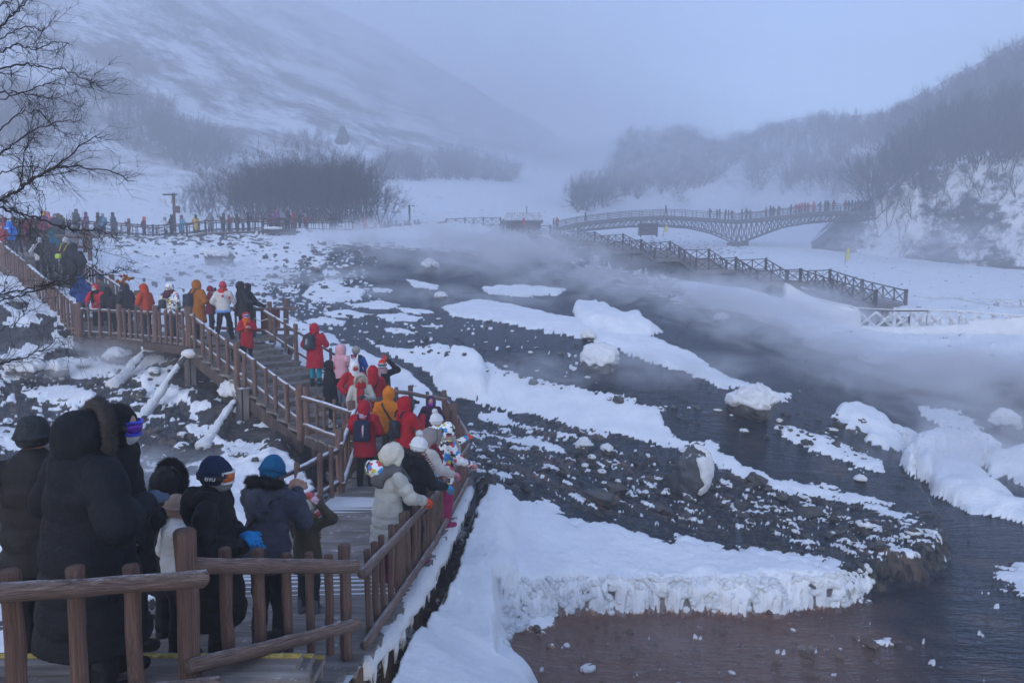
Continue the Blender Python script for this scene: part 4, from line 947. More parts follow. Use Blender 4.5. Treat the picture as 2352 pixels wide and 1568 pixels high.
# lamps
def lampost(label, u, vb, Y, H, armu, lanterns, box):
    p = P(u, vb, Y); e = empty('lamp_post', tuple(p), 0, label, 'lamp post', 'lamp posts behind the far boardwalk')
    log('pole', p, p+[0, 0, H], .12, M_far, e, 'post'); log('arm', p+[.3, 0, H-.12], p+[armu, 0, H-.12], .07, M_far, e, 'rail')
    for k in lanterns:
        mb = MB(); q = p+[k, 0, H-.2]; mb.tube([q, q-[0, 0, .35]], .02, 5); mb.ball(q-[0, 0, .52], (.15, .15, .2), 9, 6); mb.tube([q-[0, 0, .3], q-[0, 0, .4]], [.05, .16], 8); mb.build('lantern', M_snow, e)
    if box: mb = MB(); mb.box(p+[.25, 0, H-1.45], (.5, .2, .62)); mb.build('speaker_box', M_rust, e, False)
lampost('lamp post with two hanging lanterns and a box, left of the dark grove', 402, 532, 63, 3.45, -.98, (-.85, -.28), 1)
lampost('smaller lamp post with one hanging lantern, right of the dark grove', 941, 528, 84, 3.0, .6, (.55,), 0)
def flag(label, u, v, Y, h):
    p = P(u, v, Y); e = empty('flag', tuple(p), 0, label, 'flag'); mb = MB(); mb.tube([p-[0, 0, .3], p+[.15, 0, h]], .03, 6); mb.build('pole', M_far, e)
    V = []; n = 8
    for i in range(n+1):
        for j in range(3): V.append(p+[.15*(i/n)+.1+j*.22+.05*math.sin(i), .06*math.sin(i*.9+j), h*(.35+.62*i/n)])
    ix = np.arange(3*(n+1)).reshape(n+1, 3); F = np.stack([ix[:-1, :-1], ix[:-1, 1:], ix[1:, 1:], ix[1:, :-1]], -1).reshape(-1, 4)
    mesh_np('cloth', np.vstack([V, np.array(V)+[0, .02, 0]]), np.vstack([F, F[:, ::-1]+len(V)]), cloth('yellow_flag', (.55, .5, .12)), e)
flag('yellow feather flag on the snow below the crag', 1940, 612, 92, 2.5)
flag('small faded yellow flag on the snow under the bridge arch', 1523, 541, 100, 1.4)

# ------------------------------------------------------------------ frosted fence on the right bank
M_frost = rock_mat('frost_covered_timber', (.10, .09, .09), (.5, .52, .56), (.72, .75, .79), snowy=.8)
def frost_crust(e, pts, h0, h1, th, seed, nm='snow_crust', z0=-.35):
    """thick lumpy frost on a fence: closed wavy slab between heights h0..h1"""
    pts = [np.asarray(p, float) for p in pts]; L = np.r_[0, np.cumsum([np.linalg.norm(b-a) for a, b in zip(pts[:-1], pts[1:])])]
    nx = int(L[-1]/.12); nh = 16; s = np.linspace(0, L[-1], nx); C = np.stack([np.interp(s, L, [p[k] for p in pts]) for k in range(3)], 1)
    hh = np.interp(s, L, np.broadcast_to(h1, len(L)))*(1+.10*noise(s*.8, s*0, seed)+.06*noise(s*3, s*0, seed+1))
    prof = [(math.cos(t), math.sin(t)) for t in np.linspace(-.25*math.pi, 1.25*math.pi, nh)]
    V = np.zeros((nx, nh, 3))
    for j, (cx_, cy_) in enumerate(prof):
        n_ = noise(s*1.6, j*.8+s*0, seed+5)*.30+noise(s*5, j*1.5+s*0, seed+7)*.12
        V[:, j, 0] = C[:, 0]; V[:, j, 1] = C[:, 1]-cx_*th*(1+n_)*(1+.6*max(0, -cy_)); zz = (cy_+.7)/1.7
        V[:, j, 2] = C[:, 2]+z0+(hh-z0)*np.clip(zz, 0, 1)+n_*.06
    ix = np.arange(nx*nh).reshape(nx, nh); F = np.stack([ix[:-1, :-1], ix[1:, :-1], ix[1:, 1:], ix[:-1, 1:]], -1).reshape(-1, 4)
    return mesh_np(nm, V.reshape(-1, 3), F, M_snow, e)
ff = empty('frosted_fence', tuple(P(1972, 756, 44)), 0, 'X-braced fence thick with frost on the right bank, one bare dark post showing', 'fence')
nodes_ = [(1800, 742, 47), (1860, 745, 46), (1915, 750, 45), (1972, 757, 44), (2052, 757, 43.4), (2130, 757, 43), (2205, 760, 42.4), (2280, 768, 41.5), (2360, 776, 40.5), (2480, 786, 39)]
FP = [P(*n) for n in nodes_]
for p in FP: p[2] = max(p[2], ground_z(p[0], p[1])-.1)
for i, p in enumerate(FP):
    mb = MB(); mb.box(p+[0, 0, .58], (.16, .16, 1.3)); mb.build('post', M_log if i == 3 else M_frost, ff, False)
for i, (a, b) in enumerate(zip(FP[:-1], FP[1:])):
    mb = MB(); mb.beam(a+[0, -.02, 1.2], b+[0, -.02, 1.2], .14, .1); mb.build('top_rail', M_post if i in (3, 4) else M_frost, ff, False)
    mb = MB()
    for q0_, q1_ in ((a, lerp(a, b, .5)), (lerp(a, b, .5), b)): mb.beam(q0_+[0, 0, .1], q1_+[0, 0, 1.1], .13, .13); mb.beam(q0_+[0, .05, 1.1], q1_+[0, .05, .1], .15, .15)
    mb.build('cross_brace', M_frost, ff, False)
frost_crust(ff, FP[0:4], 0, 1.26, .22, 3); frost_crust(ff, [lerp(FP[6], FP[7], .2)]+FP[7:], 0, [.75, 1.0, 1.28, 1.3], .26, 9)
frost_crust(ff, FP[3:8], 0, [.16, .2, .25, .45, .8], .3, 14)
mb = MB()
for i in range(0, 9): mb.beam(FP[i]+[0, -.02, 1.27], FP[i+1]+[0, -.02, 1.27], .16, .05)
mb.build('snow_cap', M_snow, ff, False)
bf = xfence('distant half-buried railing behind the frosted fence at the right edge', [P(2110, 700, 62), P(2200, 703, 60), P(2290, 706, 58), P(2400, 708, 56)], .7, 'back railings on the right bank', 2.0, M_frost)

# ------------------------------------------------------------------ boulders and snow hummocks
def ico(sub=4):
    import bmesh
    bm = bmesh.new(); bmesh.ops.create_icosphere(bm, subdivisions=sub, radius=1)
    V = np.array([v.co[:] for v in bm.verts]); F = np.array([[v.index for v in f.verts] for f in bm.faces]); bm.free(); return V, F
ICO4 = ico(5); ICO3 = ico(4)
def n3(V, s, seed):
    return (noise(V[:, 0]*s+V[:, 2]*.7*s, V[:, 1]*s, seed)+noise(V[:, 1]*s, V[:, 2]*s+V[:, 0]*.4*s, seed+4)+noise(V[:, 2]*s, V[:, 0]*s, seed+8))/2
def boulder(label, u, vb, Y, w, h, seed, cap=.5, capt=.12, mat=None, lean=0, group=None, cat='boulder', name='boulder', depth=None, capshift=(0, 0), rough=.3, fcap=None, facet=.9):
    V, F = ICO4; p = P(u, vb, Y)
    if Y < 60:
        q_ = hit(u, vb, max(4, Y*.72), Y*1.35)
        if abs(q_[1]/Y-1) < .33: sc_ = min(1.06, q_[1]/Y); w *= sc_; h *= sc_; p = q_; Y = q_[1]
    d = n3(V, 1.1, seed)*rough+n3(V, 3.2, seed+1)*rough*.35+n3(V, 8, seed+2)*.05
    rs_ = np.random.RandomState(seed); rad = np.ones(len(V))
    for k in range(11):
        nn_ = rs_.normal(0, 1, 3)*[1, 1, .8]; nn_ /= np.linalg.norm(nn_); c_ = V@nn_; rad = np.minimum(rad, np.where(c_ > .3, rs_.uniform(.62, .88)/np.maximum(c_, .3), 9))
    d = d+(rad-1)*facet+.08
    B = V*(1+d[:, None]); B[:, 2] = np.where(B[:, 2] < -.75, -.75, B[:, 2])
    S = np.array([w/2, (depth or w*.8)/2, h/1.75])
    B = B*S; B[:, 0] += B[:, 2]*lean; base = p+[0, 0, h*.40]
    e = empty(name, tuple(p), 0, label, cat, group)
    m = mat or M_rocksnow
    mesh_np('rock', B+base, F, m, e)
    if cap:
        k = sst(cap-.25, cap+.15, V[:, 2]*.8+n3(V, 2.2, seed+9)*.35+(V[:, 0]*capshift[0]+V[:, 1]*capshift[1]))
        if fcap is not None: k = sst(-.12, .16, fcap(V)+n3(V, 2.6, seed+9)*.3)
        C = V*(1+(d*.6)[:, None]); C[:, 2] = np.where(C[:, 2] < -.75, -.75, C[:, 2]); C = C*S; C[:, 0] += C[:, 2]*lean
        nrm = V/S; nrm /= np.linalg.norm(nrm, axis=1)[:, None]
        C = C+nrm*(k*capt*(1+.5*n3(V, 4, seed+11)+.35*n3(V, 9, seed+12)+.2*n3(V, 18, seed+13))-(1-k)*.25*min(w, h))[:, None]
        mesh_np('snow_cap', C+base, F, M_snow, e)
    return e
M_slab = rock_mat('dark_wet_boulder', (.012, .014, .018), (.04, .045, .055), (.09, .10, .12), snowy=.12)
boulder('big dark upright boulder with snow plastered down its right half', 1586, 1138, 15.9, 1.0, 1.16, 3, cap=.5, capt=.022, mat=M_slab, lean=.10, rough=.2, fcap=lambda V: V[:, 0]*1.2-V[:, 1]*.1-.14+.5*n3(V, 1.6, 5)-.9*np.clip(-.15-V[:, 2], 0, 1)-.8*np.clip(-.2-V[:, 2], 0, 1))
boulder('snow-covered angular boulder in the upper stream', 1381, 857, 23.6, 1.25, .95, 8, cap=-.12, capt=.10, rough=.34)
boulder('round boulder with a smooth snow dome and pebbly dark flank, mid stream', 1729, 962, 20.3, 1.36, .92, 12, cap=.05, capt=.16, rough=.16)
boulder('snowy cone-shaped boulder near the right edge in the steam', 2306, 997, 24, .85, .8, 15, cap=-.05, capt=.10, rough=.2)
boulder('snow-topped boulder in the white rocks below the left stairs', 1008-505, 612, 46, 1.7, 1.2, 21, cap=.25, capt=.16, group=None)
boulder('hump of snow on a stone under the distant steam, far mid stream', 988, 625, 50, 1.2, .8, 24, cap=.1, capt=.12)
boulder('snow-crusted block in the steam, left of the ice curtain', 1318, 655, 60, 1.2, .7, 27, cap=-.1, capt=.15)
boulder('small rounded snowy stone between the two snow tongues', 1350, 783, 29, .5, .4, 31, cap=-.2, capt=.08)
boulder('snowy stone by the base of the grey twin post', 543, 925, 20.4, .9, .55, 33, cap=.1, capt=.12)
boulder('white-topped stone on the left stream bank beside the icy brace', 318, 915, 20.2, .45, .3, 35, cap=.0, capt=.06)
boulder('dark triangular stone on the icy bank', 415, 1045, 16.8, .42, .3, 36, cap=0, rough=.4)
small = [(35, 860, 21.5, .6, .35, 'at the left edge of the warm pool'), (75, 868, 21.3, .75, .5, 'second along the warm pool rim'), (130, 872, 21.2, .6, .45, 'third along the warm pool rim, pale and tall'), (190, 848, 22, .5, .22, 'flat on the warm pool'), (270, 836, 22.5, .8, .4, 'at the right tip of the warm pool rim'), (355, 865, 21.8, .35, .25, 'alone in the water under the platform'),
         (1012, 695-5, 36, .6, .35, 'in the upper stream by the round ice floe'), (1655, 745, 34, .7, .5, 'at the tail of the upper snow tongue'), (1870, 710-5, 45, .5, .3, 'at the foot of the frosted fence'), (1975, 1110, 17.4, .3, .16, 'on the dark slab near its right edge'), (1208+370, 1048, 17, .3, .2, 'above the big upright boulder'), (1340, 1040, 17.3, .4, .3, 'in the shallow water right of the lookout'), (1395, 1045, 17.4, .3, .25, 'bare-sided, in the shallows left of the big boulder')]
for i, (u, v, Y, w, h, lb) in enumerate(small):
    boulder('snow-capped stone '+lb, u, v, Y, w, h, 50+i, cap=.15, capt=w*.14, group='small snow-capped stones', cat='stone', name='stone')

def ledge_crust(path, n, seed, r0):
    """cauliflower frost grown on the steep front of the slab"""
    rs_ = np.random.RandomState(seed); path = np.array(path, float); mb = MB(); k = 0
    while k < n:
        u = rs_.uniform(path[0, 0], path[-1, 0]); t = rs_.uniform(0, 1); v = lerp(np.interp(u, path[:, 0], path[:, 1]), np.interp(u, path[:, 0], path[:, 2]), t); k += 1
        if noise(u*.035, t*2.4, seed) < -.12 and t > .2: continue
        p = hit(u, v, 9, 16); r = r0*rs_.uniform(.3, 1.1); p[1] -= r*.25
        mb.ball(p, (r*rs_.uniform(.8, 1.5), r, r*rs_.uniform(.7, 1.2)), 7, 5)
    return tag(mb.build('ice_crust', M_snow), kind='stuff')
ledge_crust([(1190, 1350, 1420), (1330, 1340, 1412), (1500, 1335, 1405), (1750, 1330, 1405), (1900, 1325, 1400), (2000, 1310, 1390)], 2200, 3, .055)
ledge_crust([(1150, 1400, 1500), (1182, 1380, 1460), (1215, 1350, 1420)], 160, 5, .07)

def pebbles(name, poly, n, r, seed, mat, sink=.3, capf=.0):
    """loose stones lying on the bed, some with a little snow"""
    rs_ = np.random.RandomState(seed); poly = np.array(poly, float); lo = poly.min(0); hi = poly.max(0); k = 0; mb = MB(); mc = MB(); nc_ = 0
    while k < n:
        u = rs_.uniform(lo[0], hi[0]); v = rs_.uniform(lo[1], hi[1])
        if polysdf(np.array([u]), np.array([v]), poly)[0] < 0: continue
        k += 1; p = hit(u, v, 5, 60); q = r*rs_.lognormal(0, .5); a = rs_.uniform(0, 3)
        R = np.array(Matrix.Rotation(a, 3, 'Z')); sz = np.array((q*rs_.uniform(1, 1.6), q, q*rs_.uniform(.5, .9)))
        mb.ball(p+[0, 0, sz[2]*(1-2*sink)], sz, 7, 5, R); mb.V[-1] = mb.V[-1]+rs_.normal(0, q*.2, mb.V[-1].shape)
        if rs_.uniform() < capf: mc.ball(p+[0, 0, sz[2]*(1.45-2*sink)], sz*[.95, .95, .7], 8, 5, R); nc_ += 1
    tag(mb.build(name, mat, smooth=False), kind='stuff')
    if nc_: tag(mc.build('snow_tufts', M_snow), kind='stuff')
M_pebble = rock_mat('bed_stones', (.03, .022, .018), (.10, .07, .055), (.22, .16, .12))
pebbles('stream_pebbles', [(1230,1430),(1950,1420),(2200,1500),(2300,1600),(1250,1600)], 260, .035, 3, M_pebble, .35, .12)
pebbles('stream_pebbles', [(1100,1010),(1560,1060),(2100,1220),(2160,1290),(1600,1200),(1120,1110)], 330, .05, 5, M_rock, .3, .22)
pebbles('stream_pebbles', [(720,700),(1150,740),(1560,930),(2000,960),(1980,1060),(1500,950),(900,800)], 240, .055, 7, M_rock, .35, .3)
pebbles('stream_pebbles', [(0,830),(330,830),(560,960),(660,1060),(300,1080),(0,1060)], 200, .045, 9, M_rock, .35, .35)
pebbles('stream_pebbles', [(480,560),(840,560),(900,640),(640,720),(420,640)], 170, .11, 11, M_rock, .4, .35)
# ------------------------------------------------------------------ people: smooth bodies and clothes from blended limbs
def surfnet(F, o, h):
    """naive surface nets: F<0 inside, o origin, h voxel"""
    s = F < 0
    n = F.shape; c = tuple(k-1 for k in n)
    cs = np.zeros(c, np.int8); acc = np.zeros(c+(3,)); cnt = np.zeros(c)
    for dx in (0, 1):
        for dy in (0, 1):
            for dz_ in (0, 1): cs += s[dx:dx+c[0], dy:dy+c[1], dz_:dz_+c[2]]
    act = (cs > 0) & (cs < 8); ia = np.argwhere(act)
    if len(ia) == 0: return None
    A0 = np.zeros((len(ia), 3)); K = np.zeros(len(ia)); x, y, z = ia.T
    for ax in range(3):
        o1, o2 = [k for k in range(3) if k != ax]
        for a in (0, 1):
            for b in (0, 1):
                d0 = [0, 0, 0]; d0[o1] = a; d0[o2] = b; d1 = list(d0); d1[ax] = 1
                f0 = F[x+d0[0], y+d0[1], z+d0[2]]; f1 = F[x+d1[0], y+d1[1], z+d1[2]]
                m = (f0 < 0) != (f1 < 0); t = np.where(m, f0/(f0-f1+1e-12), 0)
                p = np.tile(np.array(d0, float), (len(ia), 1)); p[:, ax] += t
                A0 += p*m[:, None]; K += m
    V = (ia+A0/np.maximum(K, 1)[:, None])*h+np.asarray(o)
    id_ = np.full(c, -1); id_[act] = np.arange(len(ia)); Q = []
    for ax in range(3):
        o1, o2 = [(1, 2), (2, 0), (0, 1)][ax]
        sl0 = [slice(None)]*3; sl1 = [slice(None)]*3; sl0[ax] = slice(0, -1); sl1[ax] = slice(1, None)
        e = s[tuple(sl0)] != s[tuple(sl1)]; ix = np.argwhere(e)
        ok = (ix[:, o1] > 0) & (ix[:, o2] > 0) & (ix[:, o1] < c[o1]) & (ix[:, o2] < c[o2]); ix = ix[ok]
        u1 = np.zeros(3, int); u1[o1] = 1; u2 = np.zeros(3, int); u2[o2] = 1
        q = np.stack([id_[tuple((ix-u1-u2).T)], id_[tuple((ix-u2).T)], id_[tuple(ix.T)], id_[tuple((ix-u1).T)]], 1)
        fl_ = ~s[tuple(ix.T)]; q[fl_] = q[fl_][:, ::-1]; Q.append(q)
    Q = np.vstack(Q); Q = Q[(Q >= 0).all(1)]
    return V, Q
def fnoise(X, Y_, Z_, s, seed):
    return (noise(X*s+Z_*.6*s, Y_*s, seed)+noise(Y_*s, Z_*s+X*.4*s, seed+4)+noise(Z_*s, X*s+Y_*.3*s, seed+8))/2
def blob(prims, h, k=.03, carve=(), zmin=None, fold=.0, fs=6, seed=0, pad=.06):
    """prims: ('c',p0,p1,r0,r1,sy,quilt,pitch) cone | ('e',c,(rx,ry,rz)) ellipsoid | ('b',c,half,round)"""
    lo = np.full(3, 1e9); hi = -lo
    for p in prims:
        if p[0] == 'c': r = max(p[3], p[4]); a = np.minimum(p[1], p[2])-r; b = np.maximum(p[1], p[2])+r
        else: r = np.array(p[2])+(p[3] if p[0] == 'b' else 0); a = np.array(p[1])-r; b = np.array(p[1])+r
        lo = np.minimum(lo, a); hi = np.maximum(hi, b)
    lo -= pad; hi += pad
    if zmin is not None: lo[2] = max(lo[2], zmin-2*h)
    ax = [np.arange(lo[i], hi[i]+h, h) for i in range(3)]
    X, Y_, Z_ = np.meshgrid(*ax, indexing='ij', sparse=True); X = X+0*Y_+0*Z_; Y_ = Y_+0*X; Z_ = Z_+0*X
    F = None
    def pd(p):
        if p[0] == 'c':
            p0 = np.array(p[1], float); p1 = np.array(p[2], float); sy = p[5] if len(p) > 5 and p[5] else 1.0
            qa = p[6] if len(p) > 6 else 0; pt = p[7] if len(p) > 7 else .1
            d = p1-p0; L2 = d@d+1e-9
            t = np.clip(((X-p0[0])*d[0]+(Y_-p0[1])*d[1]+(Z_-p0[2])*d[2])/L2, 0, 1)
            R = np.sqrt((X-p0[0]-t*d[0])**2+((Y_-p0[1]-t*d[1])/sy)**2+(Z_-p0[2]-t*d[2])**2)
            r = p[3]+(p[4]-p[3])*t
            if qa: r = r+qa*(np.sqrt(np.abs(np.sin(np.pi*t*math.sqrt(L2)/pt)))-.6)
            return (R-r)*min(1, sy)
        if p[0] == 'e':
            r = np.array(p[2], float); return (np.sqrt(((X-p[1][0])/r[0])**2+((Y_-p[1][1])/r[1])**2+((Z_-p[1][2])/r[2])**2)-1)*r.min()
        q = np.stack([np.abs(X-p[1][0])-p[2][0], np.abs(Y_-p[1][1])-p[2][1], np.abs(Z_-p[1][2])-p[2][2]])
        return np.sqrt((np.maximum(q, 0)**2).sum(0))+np.minimum(q.max(0), 0)-p[3]
    for p in prims:
        d = pd(p)
        if F is None: F = d
        else: hh = np.clip(.5+.5*(F-d)/k, 0, 1); F = F+(d-F)*hh-k*hh*(1-hh)
    if fold: F = F+fold*fnoise(X, Y_, Z_, fs, seed)+fold*.4*fnoise(X, Y_, Z_, fs*2.7, seed+3)
    for p in carve: F = np.maximum(F, -pd(p))
    if zmin is not None: F = np.maximum(F, zmin-Z_)
    F[0], F[-1] = 1, 1; F[:, 0] = 1; F[:, -1] = 1; F[:, :, 0] = 1; F[:, :, -1] = 1
    return surfnet(F, lo, h)
SKIN = plain('skin', (.38, .23, .17), .5)
FURS = {}
def furmat(c):
    return cloth('fur_%02d%02d%02d' % tuple(int(k*99) for k in c), c, .9, 90, .2, .25)
def fur_ring(ctr, ax, up, r1, r2, thick, length, n, mat, parent, seed=0, a0=0, a1=2*math.pi, zsc=1.0):
    """ring of hair tufts round a hood opening: core tube plus many thin spikes"""
    rs_ = np.random.RandomState(seed); ax = np.array(ax, float); ax /= np.linalg.norm(ax); up = np.array(up, float)
    e1 = np.cross(up, ax); e1 /= np.linalg.norm(e1); e2 = np.cross(ax, e1)
    th = np.linspace(a0, a1, 30); c = np.array(ctr)
    pts = [c+e1*math.cos(t)*r1+e2*math.sin(t)*r2 for t in th]; mb = MB(); mb.tube(pts, thick, 9, False, .08, rs_)
    t = rs_.uniform(a0, a1, n); ph = rs_.uniform(0, 2*math.pi, n)
    P0 = c+e1*(np.cos(t)*r1)[:, None]+e2*(np.sin(t)*r2)[:, None]
    rad = e1*np.cos(t)[:, None]+e2*np.sin(t)[:, None]
    D = rad*np.cos(ph)[:, None]+ax*np.sin(ph)[:, None]; B = P0+D*thick*.8
    D2 = D+rs_.normal(0, .28, (n, 3)); D2 /= np.linalg.norm(D2, axis=1)[:, None]
    S_ = np.cross(D2, rs_.normal(0, 1, (n, 3))); S_ /= np.linalg.norm(S_, axis=1)[:, None]; w = length*.07
    Lh = rs_.uniform(.5, 1, n)[:, None]*length
    V = np.stack([B-S_*w, B+S_*w, B+np.cross(S_, D2)*w, B+D2*Lh], 1).reshape(-1, 3)
    i = np.arange(n)[:, None]*4; T = np.concatenate([i+[0, 1, 3], i+[1, 2, 3], i+[2, 0, 3]])
    mb.add(V, None, T); return mb.build('fur_trim', mat, parent, local=True)
ARMS = {'down': ((.27, -.02, 1.10), (.28, .08, .84)), 'rail': ((.27, .12, 1.13), (.17, .38, 1.02)), 'belly': ((.30, .03, 1.10), (.06, .28, 1.10)), 'phone': ((.24, .16, 1.13), (.06, .34, 1.33)),
        'face': ((.32, .18, 1.32), (.10, .17, 1.55)), 'raise': ((.3, .12, 1.55), (.3, .22, 1.82)), 'out': ((.26, .2, 1.17), (.2, .52, 1.22)), 'pocket': ((.31, -.06, 1.13), (.23, .1, .97)),
        'head': ((.38, .05, 1.45), (.12, .04, 1.72)), 'side': ((.42, .0, 1.25), (.6, .1, 1.35)), 'cam': ((.2, .2, 1.2), (.02, .36, 1.46)), 'hold': ((.27, .08, 1.12), (.07, .30, 1.2))}
def hand_prims(w, d, up, s, curl=.5, k=1.0, side=1):
    """palm, four unequal bent fingers and a thumb from the side of the palm"""
    w = np.array(w, float); d = np.array(d, float); d /= np.linalg.norm(d); up = np.array(up, float)
    lat = np.cross(d, up); lat /= np.linalg.norm(lat)+1e-9; nn = np.cross(lat, d)
    pr = [('c', w, w+d*.075*k, .026*k, .036*k), ('c', w+lat*.018*k, w+d*.07*k+lat*.02*k, .024*k, .024*k)]
    for i, (off, L) in enumerate(((-.030, .068), (-.010, .078), (.011, .072), (.031, .056))):
        b = w+d*.085*k+lat*off*k*1.15; a1 = curl*.8; m_ = b+(d*math.cos(a1)-nn*math.sin(a1))*L*.55*k
        a2 = curl*1.9; e = m_+(d*math.cos(a2)-nn*math.sin(a2))*L*.5*k
        pr += [('c', b, m_, .0125*k, .0115*k), ('c', m_, e, .0115*k, .0095*k)]
    b = w+d*.028*k-lat*.03*k*side; m_ = b+(d*.55-lat*.8*side)*.038*k; e = m_+(d*.9-lat*.15*side-nn*.4*curl)*.032*k
    pr += [('c', b, m_, .015*k, .0125*k), ('c', m_, e, .0125*k, .0105*k)]
    return pr
def person(label, u, vt, Y, zd, yaw, coat, hem=.45, legs=(.02, .022, .028), boots=(.02, .02, .022), head='hood', hc=None, fur=None, quilt=.0, pitch=.09, arms=('pocket', 'pocket'),
           gloves=(.02, .02, .02), girth=1.0, lean=0.0, nod=0.0, hyaw=0.0, scarf=None, mask=None, goggles=None, group=None, extra=.03, walk=0.0, H=None, x=None, pom=None, hooddown=None, coatmat=None, trim=None, seed=None, headoff=None, sleeves=None):
    seed = seed if seed is not None else (int(u*7+vt*3) % 97)
    zd = (zd(*((u-1176)/FOC*Y, Y)) if callable(zd) else zd)
    p = P(u, vt, Y); base = np.array([p[0], p[1], zd+CZ]); hgt = H or (p[2]-base[2]-extra); S = hgt/1.70
    vox = .0125 if Y < 6.5 else (.018 if Y < 12.5 else (.024 if Y < 20 else .034)); vox = vox/S
    me_c = coatmat or cloth('fabric_%02d%02d%02d' % tuple(int(k*99) for k in coat), coat, .62, 70, .3, .12)
    g = girth
    ly = math.sin(lean); lz = math.cos(lean)
    def LN(q):   # lean forward from the hips
        q = np.array(q, float)
        if q[2] > .92: dz_ = q[2]-.92; q[1] += dz_*ly; q[2] = .92+dz_*lz
        return q
    hd = LN((0, .02, 1.565)); hd[1] += .03*nod
    Rn = np.array(Matrix.Rotation(-hyaw, 3, 'Z') @ Matrix.Rotation(-(nod+lean*.6), 3, 'X'))
    def HP(q): return hd+Rn@np.array(q, float)
    sh = [LN((s*.185*g**.6, 0, 1.375)) for s in (-1, 1)]
    wk = walk*.22
    hips = [np.array((s*.085, 0, .88)) for s in (-1, 1)]; ankles = [np.array((s*.11, s*wk-.0, .09)) for s in (-1, 1)]
    knees = [np.array((s*.10, .035+s*wk*.55, .49)) for s in (-1, 1)]
    el = []; wr = []
    for i, s in enumerate((-1, 1)):
        a, b = ARMS[arms[i]] if isinstance(arms[i], str) else arms[i]
        el.append(LN((s*a[0]*(1+.25*(g-1)), a[1], a[2]))); wr.append(LN((s*b[0], b[1], b[2])))
    # body: one continuous skin with face and hands
    bp = [('e', hd+Rn@np.array([0, 0, .02]), (.077, .098, .108)), ('e', hd+Rn@np.array([0, .028, -.045]), (.056, .062, .066)), ('c', hd-[0, 0, .06], LN((0, -.01, 1.36)), .05, .06),
          ('c', HP((0, .092, .01)), HP((0, .112, -.018)), .011, .015), ('c', HP((-.02, .088, -.058)), HP((.02, .088, -.058)), .012, .012),
          ('e', HP((-.08, -.005, 0)), (.014, .022, .03)), ('e', HP((.08, -.005, 0)), (.014, .022, .03)),
          ('c', LN((0, 0, 1.30)), (0, 0, .95), .12, .115, .8)]
    for i in (0, 1):
        bp += [('c', LN((0, 0, 1.34)), sh[i], .06, .05), ('c', sh[i], el[i], .045, .036), ('c', el[i], wr[i], .036, .024), ('c', hips[i], knees[i], .075, .05), ('c', knees[i], ankles[i], .048, .032), ('c', ankles[i]-[0, .02, .02], ankles[i]+[0, .12, -.05], .035, .028)]
        if Y < 15:
            bp += hand_prims(wr[i], wr[i]-el[i], (0, 0, 1), S, .35 if (arms[i] in ('out',) or not isinstance(arms[i], str)) else .8, .95, -1 if i else 1)
        else: bp += [('c', wr[i], wr[i]+(wr[i]-el[i])*.28, .03, .03)]
    def mk(nm, res, mat, par=None, sm=True):
        V, Q = res; o = mesh_np(nm, V*S, Q, mat, par, sm, local=True); return o
    body = mk('person', blob(bp, min(vox, .0165), .018), SKIN)
    body.location = base; body.rotation_euler = (0, 0, -math.radians(yaw)); tag(body, label, 'person', group)
    if Y < 20:
        for s in (-1, 1):
            mb = MB(); mb.ball(HP((s*.031, .086, .022))*S, .012*S, 8, 6); mb.build('eye', plain('eye_dark', (.02, .015, .012), .2), body, local=True)
    # trousers and boots
    lm = cloth('fabric_%02d%02d%02d' % tuple(int(k*99) for k in legs), legs, .7, 60, .3, .12)
    tp = [('c', (0, 0, 1.0), (0, 0, .9), .15*g**.5, .15*g**.5, .8)]
    for i in (0, 1): tp += [('c', hips[i], knees[i], .098, .075), ('c', knees[i], ankles[i]+[0, 0, .02], .073, .062)]
    mk('trousers', blob(tp, vox, .03, fold=.012, fs=9, seed=seed), lm, body)
    bm_ = cloth('fabric_%02d%02d%02d' % tuple(int(k*99) for k in boots), boots, .6, 60, .2, .1)
    for i in (0, 1):
        a = ankles[i]; mk('boot', blob([('c', a+[0, 0, .12], a-[0, 0, .03], .066, .06), ('c', a+[0, 0, -.035], a+[0, .135, -.048], .052, .042), ('c', a+[0, -.03, -.05], a+[0, .0, -.05], .045, .045)], vox, .02, zmin=.0), bm_, body)
    # coat
    zh = hem*1.7; q = quilt
    cpz = [('c', LN((0, -.005, 1.30)), LN((0, 0, 1.0)), .172*g, .182*g, .76, q, pitch), ('c', (0, 0, 1.0), (0, 0, zh-.05), .180*g, (.19+.05*max(0, .55-hem)/.3)*g, .82, q, pitch),
           ('c', LN((-.06, -.01, 1.37)), LN((.06, -.01, 1.37)), .105*g**.5, .105*g**.5, .9), ('c', LN((0, 0, 1.38)), LN((0, .0, 1.46)), .085, .075)]
    for i in (0, 1):
        cpz += [('c', sh[i], el[i], .078*g, .070*g, 1, q*.8, pitch*.95), ('c', el[i], wr[i], .068*g, .052*g**.5, 1, q*.7, pitch*.9)]
    mk('coat', blob(cpz, vox, .035, zmin=zh, fold=.013, fs=7, seed=seed+5), me_c, body)
    if sleeves:
        for i in (0, 1): mk('cuff', blob([('c', lerp(el[i], wr[i], .8), lerp(el[i], wr[i], 1.02), .056, .054)], vox, .01), cloth('cuff_%d' % int(sum(sleeves)*100), sleeves), body)
    # gloves
    gm = cloth('fabric_%02d%02d%02d' % tuple(int(k*99) for k in gloves), gloves, .6, 60, .2, .1)
    for i in (0, 1):
        d = wr[i]-el[i]; curl = .35 if arms[i] in ('out',) or not isinstance(arms[i], str) else .8
        pr = hand_prims(wr[i], d, (0, 0, 1), S, curl, 1.25, -1 if i else 1) if Y < 15 else [('c', wr[i], wr[i]+d/np.linalg.norm(d)*.12, .042, .04), ('c', wr[i]+[0, .02, 0], wr[i]+[(-.04 if i else .04), .07, .02], .018, .016)]
        mk('glove', blob(pr, min(vox, .011) if Y < 9 else min(vox, .016), .010), gm, body)
